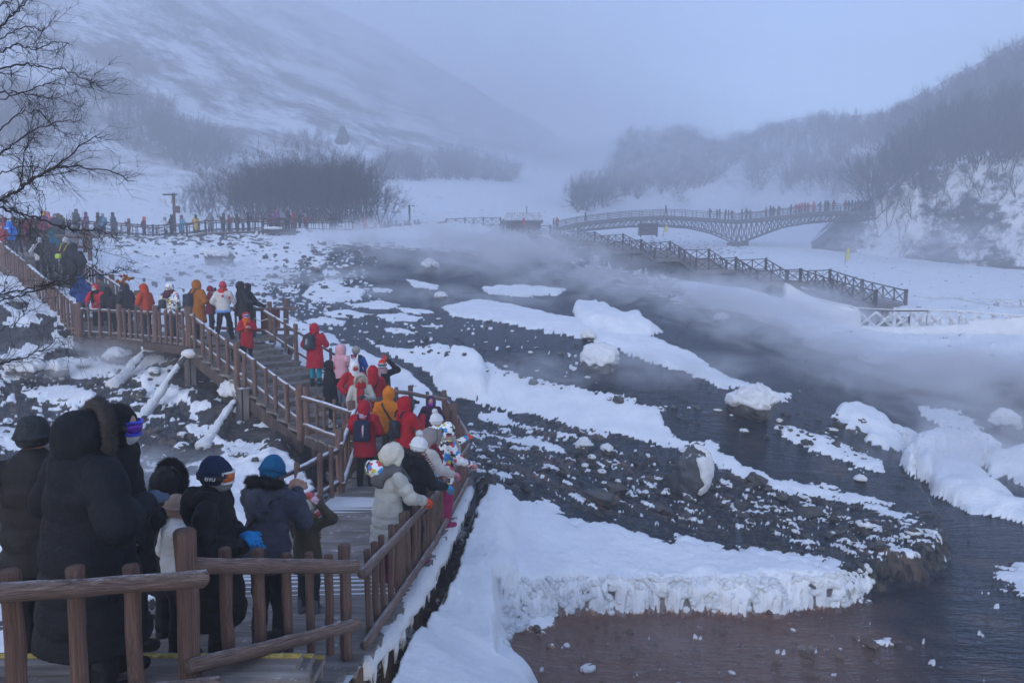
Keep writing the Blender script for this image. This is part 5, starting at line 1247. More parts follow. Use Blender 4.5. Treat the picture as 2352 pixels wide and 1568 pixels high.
    # head wear
    hcol = hc or coat; hm = coatmat if (coatmat and hc is None) else cloth('fabric_%02d%02d%02d' % tuple(int(k*99) for k in hcol), hcol, .7, 70, .3, .12)
    def hprim(c, r): return ('e', HP(c), r)
    if head in ('hood', 'furhood', 'peak'):
        pr = [hprim((0, -.035, .015), (.128, .142, .148)), ('c', HP((0, -.03, -.08)), LN((0, -.03, 1.36)), .118, .13, .85)]
        if head == 'peak': pr.append(('c', HP((0, -.05, .07)), HP((0, -.07, .17)), .09, .035))
        cv = [hprim((0, .13, -.0), (.082, .13, .105))]
        mk('hood', blob(pr, vox, .04, carve=cv, fold=.012, fs=9, seed=seed+9), hm, body)
        if fur: 
            c = HP((0, .085, -.0)); fur_ring(c*S, Rn@np.array([0, 1, .0]), (0, 0, 1), .095*S, .125*S, .03*S, .045*S, 2500 if Y < 8 else 500, furmat(fur), body, seed)
    elif head == 'bigfur':
        pr = [hprim((0, -.04, .005), (.135, .15, .15)), ('c', HP((0, -.04, -.08)), LN((0, -.02, 1.36)), .13, .14, .9)]
        mk('hood', blob(pr, vox, .05, carve=[hprim((0, .15, -.0), (.1, .15, .125))], fold=.018, fs=8, seed=seed+9), hm, body)
        c = HP((0, .06, .01)); fur_ring(c*S, Rn@np.array([0, 1, .05]), (0, 0, 1), .142*S, .172*S, .022*S, .042*S, 9000 if Y < 8 else 900, furmat(fur), body, seed)
    elif head in ('beanie', 'pompom', 'cap', 'fluffy', 'rabbit', 'brim'):
        thick = .018 if head != 'fluffy' else .05
        pr = [hprim((0, -.008, .035), (.085+thick, .105+thick, .105+thick))]
        if head in ('pompom', 'beanie'): pr.append(hprim((0, -.03, .095), (.07, .075, .075)))
        cv = [hprim((0, .15, -.055), (.1, .11, .085)), ('b', HP((0, 0, -.16)), (.2, .2, .1), .02)] if head != 'rabbit' else [hprim((0, .15, -.02), (.062, .11, .05))]
        if head in ('fluffy',): pr += [hprim((-.085, .01, -.07), (.045, .05, .09)), hprim((.085, .01, -.07), (.045, .05, .09)), hprim((0, -.09, -.03), (.09, .05, .1))]; cv = [hprim((0, .16, -.03), (.07, .11, .085))]
        if head == 'rabbit': pr += [('c', HP((0, 0, -.03)), LN((0, -.0, 1.38)), .11, .125, .9), ('c', HP((-.055, 0, .11)), HP((-.085, -.01, .29)), .035, .016, .6), ('c', HP((.05, 0, .11)), HP((.10, -.01, .28)), .035, .016, .6)]
        mk('hat', blob(pr, min(vox, .02), .03, carve=cv, fold=.008 if head != 'fluffy' else .02, fs=14, seed=seed+2), hm, body)
        if head in ('pompom', 'beanie'):
            mb = MB(); th = np.linspace(0, 2*np.pi, 26)[:-1]; th = np.r_[th, th[0]]
            mb.tube([HP((math.cos(t)*.098, math.sin(t)*.118-.008, .028))*S for t in th], .019*S, 8, False); mb.build('hat_band', cloth('band_%d' % int(sum(trim or hcol)*100), trim or hcol), body, local=True)
        if head == 'brim':
            mb = MB(); mb.ball(HP((0, .10, .045))*S, np.array((.105, .1, .012))*S, 14, 6); mb.build('brim', hm, body, local=True)
        if pom:
            V, F = ICO3; d = n3(V, 6, seed)*.35+1; mesh_np('pompom', (V*d[:, None]*.048+HP((0, -.04, .195)))*S, F, cloth('pom_%d' % int(sum(pom)*100), pom, .9, 50, .6, .2), body, local=True)
    elif head == 'hair':
        mk('hair', blob([hprim((0, -.015, .03), (.088, .108, .106)), hprim((0, -.07, -.05), (.075, .05, .1))], vox, .03, carve=[hprim((0, .14, -.03), (.09, .1, .09))]), plain('dark_hair', (.012, .010, .010), .5), body)
    if hooddown is not None:
        hdm = cloth('fabric_%02d%02d%02d' % tuple(int(k*99) for k in hooddown), hooddown, .7)
        th = np.linspace(math.pi*.95, math.pi*2.05, 14)
        mk('lowered_hood', blob([('c', LN((math.cos(a)*.13, math.sin(a)*.12, 1.43+.01*math.sin(a))), LN((math.cos(b)*.13, math.sin(b)*.12, 1.43+.01*math.sin(b))), .055, .055) for a, b in zip(th[:-1], th[1:])]+[('e', LN((0, -.16, 1.36)), (.12, .07, .14))], vox, .03, fold=.015, fs=10, seed=seed), hdm, body)
        if fur: fur_ring(LN((0, -.06, 1.50))*S, (0, .5, 1), (0, 1, 0), .13*S, .12*S, .036*S, .05*S, 3000 if Y < 8 else 500, furmat(fur), body, seed)
    if mask is not None:
        mk('face_mask', blob([('e', HP((0, .045, -.045)), (.075, .078, .062))], min(vox, .018), .02), cloth('fabric_%02d%02d%02d' % tuple(int(k*99) for k in mask), mask, .8), body)
    if scarf is not None:
        sm_ = scarf if not hasattr(scarf, '__len__') else cloth('knit_%02d%02d%02d' % tuple(int(k*99) for k in scarf), scarf, .85, 40, .6, .25)
        mb = MB(); rs_ = np.random.RandomState(seed); th = np.linspace(0, 2*np.pi, 26)
        for kk, zz in enumerate((1.40, 1.44, 1.475)): mb.tube([LN((math.cos(t)*(.115-.008*kk), math.sin(t)*.11+.01, zz+.012*math.sin(t*2+kk)))*S for t in th], (.034)*S, 8, False, .1, rs_)
        mb.tube([LN((.06, .12, 1.42))*S, LN((.07, .19*g, 1.28))*S, LN((.06, .20*g, 1.05))*S], [.035*S, .045*S, .05*S], 8, True, .15, rs_)
        mb.build('scarf', sm_, body, local=True)
    if goggles is not None:
        fr_c, ln_c, st_c = goggles
        th = np.linspace(-1.0, 1.0, 12)
        def gp_(a, r, z): return HP((math.sin(a)*r*.9, math.cos(a)*r*1.12, z))*S
        V = []; m_ = len(th)
        for a in th:
            hh_ = .036 if abs(a) < .8 else .026
            V += [gp_(a, .106, .018-hh_), gp_(a, .118, .018-hh_*.6), gp_(a, .118, .018+hh_*.6), gp_(a, .106, .018+hh_)]
        ix = np.arange(m_*4).reshape(m_, 4); F = np.stack([ix[:-1, :-1], ix[1:, :-1], ix[1:, 1:], ix[:-1, 1:]], -1).reshape(-1, 4)
        gl = mesh_np('goggles', V, F, plain('lens_%d' % int(sum(ln_c)*100), ln_c, .12, .4), body, local=True)
        mb = MB(); lp = [gp_(a, .112, .018-.04) for a in th]+[gp_(a, .112, .018+.04) for a in th[::-1]]; lp.append(lp[0])
        mb.tube(lp, .0095*S, 7, False); mb.build('goggle_frame', plain('gframe_%d' % int(sum(fr_c)*100), fr_c, .4), gl, local=True)
        mb = MB(); tb = np.linspace(1.0, 2*math.pi-1.0, 30); V = []
        r0_ = .108 if head in ('beanie', 'pompom') else .103
        for a in tb: V += [HP((math.sin(a)*(r0_+.004), math.cos(a)*(r0_+.014)*1.1, zz))*S for zz in (-.003, .039)]
        V = np.array(V); V2 = V+0; ctr = (hd*S); V2[:, :2] = ctr[:2]+(V[:, :2]-ctr[:2])*1.04
        ix = np.arange(len(V)).reshape(-1, 2); nV = len(V)
        F = [[ix[i, 0]+nV, ix[i, 1]+nV, ix[i+1, 1]+nV, ix[i+1, 0]+nV] for i in range(len(ix)-1)]+[[ix[i, 0], ix[i+1, 0], ix[i+1, 1], ix[i, 1]] for i in range(len(ix)-1)]+[[ix[i, 1], ix[i+1, 1], ix[i+1, 1]+nV, ix[i, 1]+nV] for i in range(len(ix)-1)]+[[ix[i, 0], ix[i, 0]+nV, ix[i+1, 0]+nV, ix[i+1, 0]] for i in range(len(ix)-1)]
        mesh_np('goggle_strap', np.vstack([V, V2]), np.array(F), plain('gstrap_%d' % int(sum(st_c)*100), st_c, .8), gl, local=True)
    body['S'] = S
    return dict(o=body, S=S, LN=LN, HP=HP, base=base, wr=wr, el=el, Rn=Rn, hd=hd, yaw=yaw)
def to_world(pr, q):
    a = -math.radians(pr['yaw']); c, s = math.cos(a), math.sin(a); q = np.array(q, float)*pr['S']
    return pr['base']+np.array([c*q[0]-s*q[1], s*q[0]+c*q[1], q[2]])
def worn(pr, name, label, cat, group=None):
    e = empty(name, tuple(pr['base']), -math.radians(pr['yaw']), label, cat, group); return e
def backpack(pr, label, col, stripe=None, size=(.15, .085, .21), z=1.12, back=.235, group=None, off=0, pocket=None):
    e = worn(pr, 'backpack', label, 'backpack', group); S = pr['S']; LN = pr['LN']; c = LN((off, -back, z)); v = .016 if pr['base'][1] < 15 else .026
    m = cloth('pack_%02d%02d%02d' % tuple(int(k*99) for k in col), col, .6, 60, .25, .12)
    V, Q = blob([('b', c, (size[0]-.05, size[1]-.04, size[2]-.06), .05), ('e', c+[0, 0, size[2]*.45], (size[0]*.86, size[1]*.9, size[2]*.6))], v, .03, fold=.008, fs=9)
    mesh_np('bag', V*S, Q, m, e, local=True)
    V, Q = blob([('b', c+[0, -size[1]*.95, -size[2]*.45], (size[0]*.55, .012, size[2]*.22), .03)], v, .02); mesh_np('front_pocket', V*S, Q, m, e, local=True)
    for s in (-1, 1):
        mb = MB(); pts = [LN((off*.5+s*.08, -back+.06, z+.2)), LN((s*.10, -.13, 1.45)), LN((s*.105, .0, 1.475)), LN((s*.11, .13, 1.36)), LN((s*.13, .13, 1.15)), LN((s*.17, -.06, 1.0))]
        mb.tube(np.array(pts)*S, .017*S, 6); mb.build('strap', m, e, local=True)
    if stripe:
        for k, (dx, col2, w) in enumerate(stripe):
            mb = MB(); mb.tube(np.array([c+[dx, -size[1]*1.02, size[2]*.62], c+[dx, -size[1]*1.22, size[2]*.25], c+[dx, -size[1]*1.38, -size[2]*.3], c+[dx, -size[1]*1.33, -size[2]*.62]])*S, w*S, 6); mb.build('stripe', plain('stripe_%d' % int(sum(col2)*100), col2), e, local=True)
    return e
def crossbag(pr, label, s=1):
    e = worn(pr, 'bag_strap', label, 'bag strap'); LN = pr['LN']; S = pr['S']; mb = MB()
    mb.tube(np.array([LN((s*.13, .02, 1.475)), LN((s*.10, -.155, 1.36)), LN((-s*.02, -.205, 1.2)), LN((-s*.16, -.17, .98)), LN((-s*.24, .02, .92)), LN((-s*.1, .21, 1.05)), LN((s*.08, .2, 1.3)), LN((s*.13, .02, 1.475))])*S, .018*S, 6)
    mb.build('strap', cloth('black_strap', (.02, .02, .022)), e, local=True)
    V, Q = blob([('b', LN((-s*.27, .08, .88)), (.04, .07, .07), .03)], .025, .02); mesh_np('pouch', V*S, Q, cloth('black_strap', (.02, .02, .022)), e, local=True)
def held(pr, name, label, cat, mb, mat):
    e = worn(pr, name, label, cat); mb.build('casing', mat, e, local=True, smooth=False); return e
def geo_mat():
    m, nt, b = nodes('geometric_print'); v = coords(nt)
    vo = nt.nodes.new('ShaderNodeTexVoronoi'); vo.inputs['Scale'].default_value = 17; vo.distance = 'CHEBYCHEV'; nt.links.new(v, vo.inputs[0])
    sx = nt.nodes.new('ShaderNodeSeparateColor'); nt.links.new(vo.outputs['Color'], sx.inputs[0])
    r = ramp(nt, sx.outputs[0], [(0, (.75, .77, .8)), (.34, (.02, .02, .03)), (.48, (.75, .77, .8)), (.6, (.02, .22, .55)), (.72, (.5, .5, .04)), (.8, (.55, .03, .06)), (.88, (.75, .77, .8))])
    nt.nodes[-1].color_ramp.interpolation = 'CONSTANT'
    lum(nt, b, r, 'Base Color'); b.inputs['Roughness'].default_value = .6; bump(nt, b, nz(nt, v, 12, 4), .3, .02); return m
GEO = geo_mat()
def plaid_mat(name, c0, c1, c2, sc=26):
    m, nt, b = nodes(name); v = coords(nt); w1 = nt.nodes.new('ShaderNodeTexWave'); w1.inputs['Scale'].default_value = sc*.35; w1.bands_direction = 'Z'; nt.links.new(v, w1.inputs[0])
    w2 = nt.nodes.new('ShaderNodeTexWave'); w2.inputs['Scale'].default_value = sc*.35; w2.bands_direction = 'X'; nt.links.new(v, w2.inputs[0])
    c = mixc(nt, ramp(nt, w1.outputs['Fac'], [(.6, 0.), (.75, 1.)]), c0, c1); c = mixc(nt, ramp(nt, w2.outputs['Fac'], [(.7, 0.), (.8, .8)]), c, c2)
    lum(nt, b, c, 'Base Color'); b.inputs['Roughness'].default_value = .9; return m
PLAID = plaid_mat('plaid_wool', (.45, .32, .30), (.03, .02, .02), (.12, .03, .03))
BLK = (.010, .011, .014); NAVY = (.012, .022, .055); RED = (.34, .010, .02); CREAM = (.42, .42, .39); WHT = (.62, .64, .68); GRY = (.08, .085, .10)
pp = {}
# ---- nearest group behind the foreground fence
a = person('person in long black padded coat with wide brown fur-trimmed hood, hand held out', 186, 934, 4.1, -2.6, 36, (.011, .013, .018), hem=.22, head='bigfur', fur=(.075, .07, .072), quilt=.022, pitch=.17, girth=1.48, arms=('pocket', ((.37, -.02, 1.14), (.27, .20, 1.17))), gloves=(.06, .09, .14), extra=.04, boots=BLK, nod=.1)
pp['big'] = a
mb = MB(); mb.tube([np.array((.25, .09, 1.02))*a['S'], np.array((.255, .1, .97))*a['S']], .012, 6); mb.build('zip_pull', plain('zip_red', (.6, .02, .02)), a['o'], local=True)
person('person in black hood with blue-purple goggles and white mask behind the widest fur hood', 262, 926, 4.5, -2.6, 78, BLK, hem=.3, head='hood', goggles=((.02, .05, .6), (.10, .02, .35), (.02, .02, .03)), mask=(.45, .47, .52), girth=1.1, quilt=.01, arms=('pocket', 'pocket'), nod=.15)
person('person in dark wool beanie and navy padded coat raising an arm, left edge', 72, 955, 4.75, -2.75, -20, (.014, .018, .03), hem=.4, head='beanie', hc=(.03, .035, .04), girth=1.12, quilt=.022, pitch=.16, arms=('side', 'pocket'), gloves=(.03, .3, .5), legs=(.02, .012, .016))
person('person in a fuzzy black hood standing behind the goggled one, back turned', 380, 1068, 6.2, wdeck, 10, BLK, hem=.3, head='bigfur', fur=(.012, .012, .014), girth=1.05, legs=BLK)
person('person in a grey bobble hat half hidden behind the widest coat', 292, 1092, 6.6, wdeck, 20, (.05, .05, .06), hem=.4, head='pompom', hc=(.20, .21, .23), pom=(.22, .22, .24), legs=BLK)
a = person('woman in a white fleece with a long black ponytail under a brown plaid hat', 398, 1128, 5.75, wdeck, 40, (.50, .51, .53), hem=.52, head='beanie', hc=(.25, .18, .15), legs=BLK, boots=BLK, extra=.06, arms=('down', 'down'), girth=.92, nod=.2)
mb = MB(); mb.tube([np.array(a['HP']((-.02, -.10, .0)))*a['S'], np.array((-.05, -.17, 1.45))*a['S'], np.array((-.08, -.21, 1.30))*a['S'], np.array((-.09, -.225, 1.12))*a['S']], [.05, .05, .042, .012], 9, True, .12, np.random.RandomState(2)); mb.build('ponytail', plain('dark_hair', (.012, .010, .010), .5), a['o'], local=True)
a = person('person in navy cap, white-framed orange goggles and black coat by the tallest post', 487, 1045, 5.2, -3.12, 82, BLK, hem=.27, head='beanie', hc=NAVY, goggles=((.6, .6, .6), (.55, .12, .02), (.010, .010, .012)), mask=(.16, .17, .19), hooddown=BLK, arms=(((.28, .0, 1.10), (.05, .20, 1.10)), ((.28, .0, 1.08), (.06, .21, 1.04))), gloves=(.01, .17, .42), quilt=.018, pitch=.13, girth=1.1, extra=.04, nod=.1)
pp['gog'] = a
# lettering on the goggle strap
tx = bpy.data.curves.new('lettering', 'FONT'); tx.body = 'EIYU'; tx.size = .034*a['S']; tx.extrude = .0006; tx.align_x = 'CENTER'; tx.align_y = 'CENTER'; tx.offset = .0006
to = bpy.data.objects.new('lettering', tx); COL.objects.link(to); dg = bpy.context.evaluated_depsgraph_get(); lm_ = bpy.data.meshes.new_from_object(to.evaluated_get(dg)); bpy.data.objects.remove(to)
co = np.zeros(len(lm_.vertices)*3, np.float32); lm_.vertices.foreach_get('co', co); co = co.reshape(-1, 3)
ang = math.pi/2*1.06-(co[:, 0]/(.128*a['S'])); rr_ = .108+.0045
Vt = np.array([a['HP']((math.sin(an)*(rr_+.0035), math.cos(an)*(rr_+.0135)*1.1, .018+zz/a['S'])) for an, zz in zip(ang, co[:, 1])])*a['S']
cc = a['hd']*a['S']; Vt[:, :2] = cc[:2]+(Vt[:, :2]-cc[:2])*(1.042+co[:, 2:3]*.5)
lm_.vertices.foreach_set('co', Vt.astype(np.float32).ravel()); lm_.materials.clear(); lm_.materials.append(plain('white_print', (.8, .8, .8)))
lo_ = bpy.data.objects.new('lettering', lm_); COL.objects.link(lo_)
for ch in a['o'].children:
    if ch.name.startswith('goggles'): lo_.parent = ch
a = person('person in a shiny grey puffer with a teal-blue beanie bending over a phone', 606, 1052, 5.95, wdeck, 18, (.045, .05, .075), hem=.44, head='beanie', hc=(.01, .09, .2), trim=(.01, .07, .16), hooddown=(.05, .055, .08), fur=(.02, .02, .022), arms=('phone', 'phone'), gloves=(.35, .2, .15), quilt=.024, pitch=.12, girth=1.12, lean=.12, nod=.35, legs=BLK, boots=(.03, .03, .035))
a_ = a; mb = MB(); w_ = (a['wr'][0]+a['wr'][1])/2+[0, .1, .07]; mb.box(w_*a['S'], (.075, .012, .15), np.array(Matrix.Rotation(-.7, 3, 'X'))); held(a, 'phone', 'white smartphone held by the person in the teal-blue beanie', 'phone', mb, plain('phone_white', (.6, .6, .62), .3))
crossbag(a, 'black strap across the back of the grey puffer coat')
a = person('child in an olive coat and cream bobble hat, pink gloves raised to the head', 702, 1140, 6.95, wdeck, 12, (.055, .05, .035), hem=.38, head='pompom', hc=(.42, .38, .33), pom=(.30, .15, .06), trim=(.4, .37, .33), hooddown=(.055, .05, .035), fur=(.20, .13, .09), arms=('phone', 'head'), gloves=(.4, .09, .11), sleeves=(.55, .4, .5), girth=1.1, extra=.05, legs=(.02, .025, .035), boots=(.10, .11, .13), nod=.15, scarf=PLAID)
# ---- along the river-side fence
RG = 'people leaning on the river-side fence'
wc = person('woman in a long cream puffer and fluffy white cap, orange gloves on the rail', 888, 1022, 8.0, wdeck, 50, CREAM, hem=.3, head='fluffy', hc=(.55, .53, .46), arms=('rail', 'rail'), gloves=(.7, .07, .02), quilt=.028, pitch=.12, girth=1.1, scarf=(.10, .095, .10), hooddown=(.11, .105, .11), legs=(.12, .01, .05), boots=(.25, .015, .10), lean=.08, coatmat=None)
V, Q = blob([('e', (-.05, -.13, 1.46), (.15, .10, .10))], .02, .02, fold=.02, fs=9)
mesh_np('inner_hood', V*wc['S'], Q, GEO, wc['o'], local=True)
person('person in a black fur-collared poncho and white knit bobble hat', 948, 1003, 8.9, wdeck, 55, (.014, .014, .018), hem=.42, head='pompom', hc=WHT, pom=WHT, arms=('rail', 'rail'), gloves=(.02, .25, .5), girth=1.12, scarf=PLAID, hooddown=(.02, .018, .018), fur=(.03, .027, .027), legs=BLK, boots=(.22, .015, .10), lean=.1, nod=.2)
person('person in cream jacket with furry beige hood and pink glove', 972, 983, 9.8, wdeck, 60, (.48, .46, .44), hem=.44, head='furhood', hc=(.22, .2, .2), fur=(.18, .16, .15), arms=('rail', 'rail'), gloves=(.5, .18, .25), quilt=.014, scarf=(.16, .015, .035), legs=(.2, .015, .08), boots=(.2, .015, .08), lean=.15, nod=.2)
person('person in a multicoloured geometric ski jacket with long white eared hat', 1018, 968, 10.6, wdeck, 58, WHT, hem=.44, coatmat=GEO, head='hood', arms=('rail', 'rail'), gloves=(.6, .3, .3), scarf=(.36, .33, .30), legs=(.25, .02, .09), boots=(.25, .02, .09), lean=.12)
person('person in a geometric print jacket and chunky white bobble hat farther along the fence', 1001, 940, 11.8, wdeck, 48, WHT, hem=.44, coatmat=GEO, head='pompom', hc=WHT, pom=WHT, arms=('pocket', 'out'), gloves=(.6, .08, .03), sleeves=(.02, .3, .6), legs=(.2, .02, .08), extra=.09)
person('small figure in a purple hood and purple mask facing the camera', 990, 908, 15.2, -4.0, 178, (.05, .015, .05), hem=.4, head='hood', hc=(.07, .02, .085), mask=(.25, .03, .3), arms=('pocket', 'pocket'), legs=BLK)
a = person('person in a red coat with grey fur hood edge looking through binoculars', 930, 909, 13.0, -4.0, 48, RED, hem=.42, head='furhood', fur=(.05, .06, .065), arms=('face', 'phone'), gloves=(.02, .02, .025), quilt=.012, girth=1.1, legs=BLK, nod=.1)
mb = MB(); q = (a['hd']+[0, .16, .02])*a['S']
for s in (-.035, .035): mb.tube([q+[s, -.04, 0], q+[s, .03, 0], q+[s, .1, 0]], [.022, .026, .033], 9)
held(a, 'binoculars', 'black binoculars held up by the person in the red coat', 'binoculars', mb, plain('black_plastic', (.015, .015, .017), .4))
backpack(a, 'small dark backpack on the red coat beside the orange puffer', (.02, .022, .03), z=1.15, size=(.11, .06, .16))
a = person('man in a bright orange puffer with dark grey shoulders, seen from behind', 893, 887, 14.0, -3.88, 8, (.55, .17, .01), hem=.46, head='peak', quilt=.032, pitch=.115, girth=1.18, arms=('belly', 'belly'), gloves=GRY, legs=(.07, .075, .085))
mk_ = blob([('c', (-.2, -.0, 1.44), (.2, -.0, 1.44), .075, .075, .95)], .024, .02); mesh_np('shoulder_yoke', mk_[0]*a['S'], mk_[1], cloth('yoke_grey', (.05, .055, .06)), a['o'], local=True)
crossbag(a, 'black strap running diagonally over the orange puffer', -1)
a = person('woman in a red coat with dark navy backpack, walking down the steps', 836, 918, 13.2, -4.0, 0, (.32, .01, .024), hem=.36, head='furhood', fur=(.3, .22, .17), arms=('belly', 'belly'), gloves=BLK, quilt=.008, girth=1.08, scarf=plaid_mat('striped_knit', (.45, .42, .5), (.08, .05, .15), (.5, .48, .55)), legs=BLK, boots=(.02, .02, .02))
backpack(a, 'navy backpack with red and white stripes on the red coat', (.012, .022, .05), stripe=[(.02, (.6, .03, .04), .008), (.042, (.7, .7, .72), .008)], z=1.16)
a = person('person in white coat with huge white fur hood and red scarf', 828, 856, 14.6, -3.5, 165, CREAM, hem=.33, head='bigfur', fur=(.52, .47, .42), arms=('hold', 'down'), gloves=(.04, .045, .06), quilt=.012, girth=1.05, scarf=RED, legs=(.3, .03, .04), nod=.5, mask=(.1, .03, .03))
mb = MB(); mb.tube([np.array((0, .17, 1.36))*a['S'], np.array((0, .2, 1.1))*a['S'], np.array((0, .19, .75))*a['S']], [.06, .08, .07], 8); mb.build('red_lining', cloth('red_lining', RED), a['o'], local=True)
a = person('person in a white rabbit-eared hood and red jacket', 813, 828, 15.6, -3.5, 150, RED, hem=.45, head='rabbit', hc=WHT, arms=('hold', 'pocket'), quilt=.012, extra=.0, mask=(.35, .02, .03), legs=BLK)
a = person('person in a red coat with pale fur collar, back turned beside the rabbit hood', 856, 838, 15.3, -3.5, -25, RED, hem=.36, head='furhood', fur=(.5, .47, .42), quilt=.012, pitch=.1, girth=1.08, arms=('hold', 'hold'), legs=BLK)
crossbag(a, 'thin dark strap over the red coat beside the rabbit hood', 1)
person('person in black jacket, red-orange hat and white ski goggles, elbow raised', 878, 824, 16.6, -3.5, 172, BLK, hem=.44, head='beanie', hc=(.6, .04, .015), goggles=((.6, .6, .62), (.02, .12, .15), (.3, .02, .02)), mask=(.10, .11, .16), arms=('head', 'hold'), gloves=(.55, .05, .03), girth=1.1, scarf=(.4, .25, .27), legs=BLK)
person('person in a pale pink padded hood and jacket with grey trousers', 783, 789, 17.6, -3.4, 35, (.55, .30, .36), hem=.47, head='hood', arms=('pocket', 'phone'), gloves=(.4, .1, .15), legs=(.12, .13, .17), quilt=.008)
person('person in a grey brimmed cap and blue jacket next to the pink hood', 817, 793, 18.1, -3.42, 10, (.01, .05, .22), hem=.45, head='brim', hc=(.28, .27, .26), arms=('pocket', 'pocket'), hooddown=(.02, .02, .025), legs=BLK)
person('person in a long black hooded coat with pink face scarf, on the lower landing', 757, 826, 16.4, -3.5, 75, BLK, hem=.3, head='hood', mask=(.5, .06, .09), arms=('hold', 'hold'), gloves=(.1, .09, .1), girth=1.15, legs=BLK, boots=(.45, .47, .5))
a = person('girl in a long red padded coat with turquoise trousers, standing on the main stairs', 722, 741, 18.7, -2.85, 15, (.34, .01, .028), hem=.3, head='hood', quilt=.026, pitch=.1, girth=1.12, arms=('pocket', 'phone'), legs=(.01, .25, .35), boots=(.02, .02, .03))
backpack(a, 'dark grey backpack with three pale stripes on the long red coat', (.03, .04, .055), stripe=[(-.03, (.45, .47, .5), .006), (-.008, (.45, .47, .5), .006), (.014, (.45, .47, .5), .006)], z=1.22, off=-.04)
a = person('child in long red coat with orange neck warmer and white goggles on the stairs', 565, 716, 19.0, -2.2, 150, (.33, .01, .02), hem=.28, head='hood', goggles=((.65, .65, .65), (.02, .03, .3), (.4, .38, .34)), mask=(.6, .13, .02), scarf=(.62, .12, .02), arms=('hold', 'hold'), gloves=(.5, .25, .25), quilt=.01, legs=BLK, extra=.02)
e = empty('backpack', tuple(P(548, 832, 18.6)), 0, 'black backpack resting on a stair tread behind the railing, beside the red child', 'backpack'); pb = P(548, 812, 18.6)
V, Q = blob([('b', pb, (.10, .07, .15), .07)], .03, .03, fold=.02, fs=6); mesh_np('bag', V, Q, cloth('pack_black', (.015, .015, .018)), e); mb = MB(); mb.tube([pb+[-.1, 0, .2], pb+[-.25, 0, .1], pb+[-.26, 0, -.1]], .015, 6); mb.build('strap', cloth('pack_black', BLK), e)
# ---- queue platform
PZ = -1.8
person('person in a plain blue hooded jacket at the foot of the upper stairs, back turned', 187, 633, 24.4, -1.55, 0, (.015, .06, .25), hem=.45, legs=(.02, .02, .03), girth=1.1)
person('person in bright red hooded jacket with black chest and white mask', 222, 650, 24.2, PZ+.05, 175, (.55, .015, .03), hem=.45, mask=(.5, .5, .5), arms=('rail', 'rail'), gloves=(.3, .1, .1), lean=.2, scarf=(.02, .02, .02), legs=BLK)
person('person in a blue and maroon striped beanie behind the bright red hood', 229, 631, 25.0, -1.6, 170, GRY, hem=.45, head='beanie', hc=(.03, .10, .17), trim=(.2, .03, .04))
a = person('person in black bending forward with a rucksack, beside the bright red hood', 254, 655, 23.4, PZ, -60, BLK, hem=.44, head='hood', lean=.35, girth=1.1, arms=('down', 'down'))
backpack(a, 'black rucksack with red straps on the bending person', (.02, .02, .023), size=(.16, .11, .24))
person('man in a black hooded jacket with head bowed left of the orange-red one', 290, 649, 23.1, PZ, -70, (.018, .02, .026), hem=.43, nod=.5, girth=1.1, arms=('belly', 'belly'), lean=.1)
person('man in an orange-red hooded jacket looking down, on the queue platform', 334, 651, 22.7, PZ, -75, (.45, .05, .01), hem=.43, nod=.5, girth=1.1, arms=('belly', 'belly'), lean=.1, legs=(.03, .035, .05), boots=(.03, .05, .08))
a = person('person in a white black and blue geometric hooded jacket on the queue platform', 390, 649, 23.0, PZ, 12, WHT, hem=.42, coatmat=GEO, hc=None, scarf=(.08, .02, .03), hooddown=(.08, .02, .03), legs=(.03, .035, .05), girth=1.1)
backpack(a, 'small dark bag on the geometric jacket, queue platform', (.04, .05, .07), size=(.11, .07, .15), z=1.05, off=-.12)
a = person('person in a long mustard brown padded coat on the queue platform', 452, 642, 21.8, PZ, 32, (.32, .11, .012), hem=.28, quilt=.014, pitch=.12, girth=1.15, arms=('belly', 'belly'), legs=BLK)
backpack(a, 'black backpack slung on the mustard brown coat', (.03, .035, .05), off=-.1, z=1.12)
person('person in a maroon cap and dark red jacket beside the mustard brown coat', 482, 656, 23.2, PZ, 60, (.14, .015, .03), hem=.44, head='beanie', hc=(.2, .02, .05), arms=('face', 'phone'))
a = person('person walking in a white patterned jacket and red striped hat with red bobbles', 511, 646, 21.6, PZ, 8, (.50, .49, .50), hem=.5, head='beanie', hc=(.45, .05, .08), trim=(.3, .02, .05), walk=1.0, scarf=(.5, .015, .02), legs=BLK, arms=('pocket', 'phone'), girth=1.05)
for q in ((.1, -.19, 1.3), (.26, -.1, 1.25)):
    mb = MB(); mb.ball(np.array(q)*a['S'], .04, 10, 7); mb.build('bobble', cloth('bobble_red', (.5, .02, .03)), a['o'], local=True)
mb = MB(); th = np.linspace(0, 2*np.pi, 20); mb.tube([np.array((math.cos(t)*.19, math.sin(t)*.15, .86+.02*math.sin(t)))*a['S'] for t in th], .05, 8, False); mb.build('jacket_hem', cloth('pale_blue_hem', (.15, .28, .6)), a['o'], local=True)
person('person in a black hooded coat at the right end of the queue platform', 553, 645, 22.0, PZ, 50, (.014, .018, .026), hem=.4, girth=1.08, arms=('belly', 'belly'))
a = person('person in black with a pink shoulder strap, right end of the queue platform', 568, 649, 22.6, PZ, 40, (.016, .016, .02), hem=.43, arms=('rail', 'rail'))
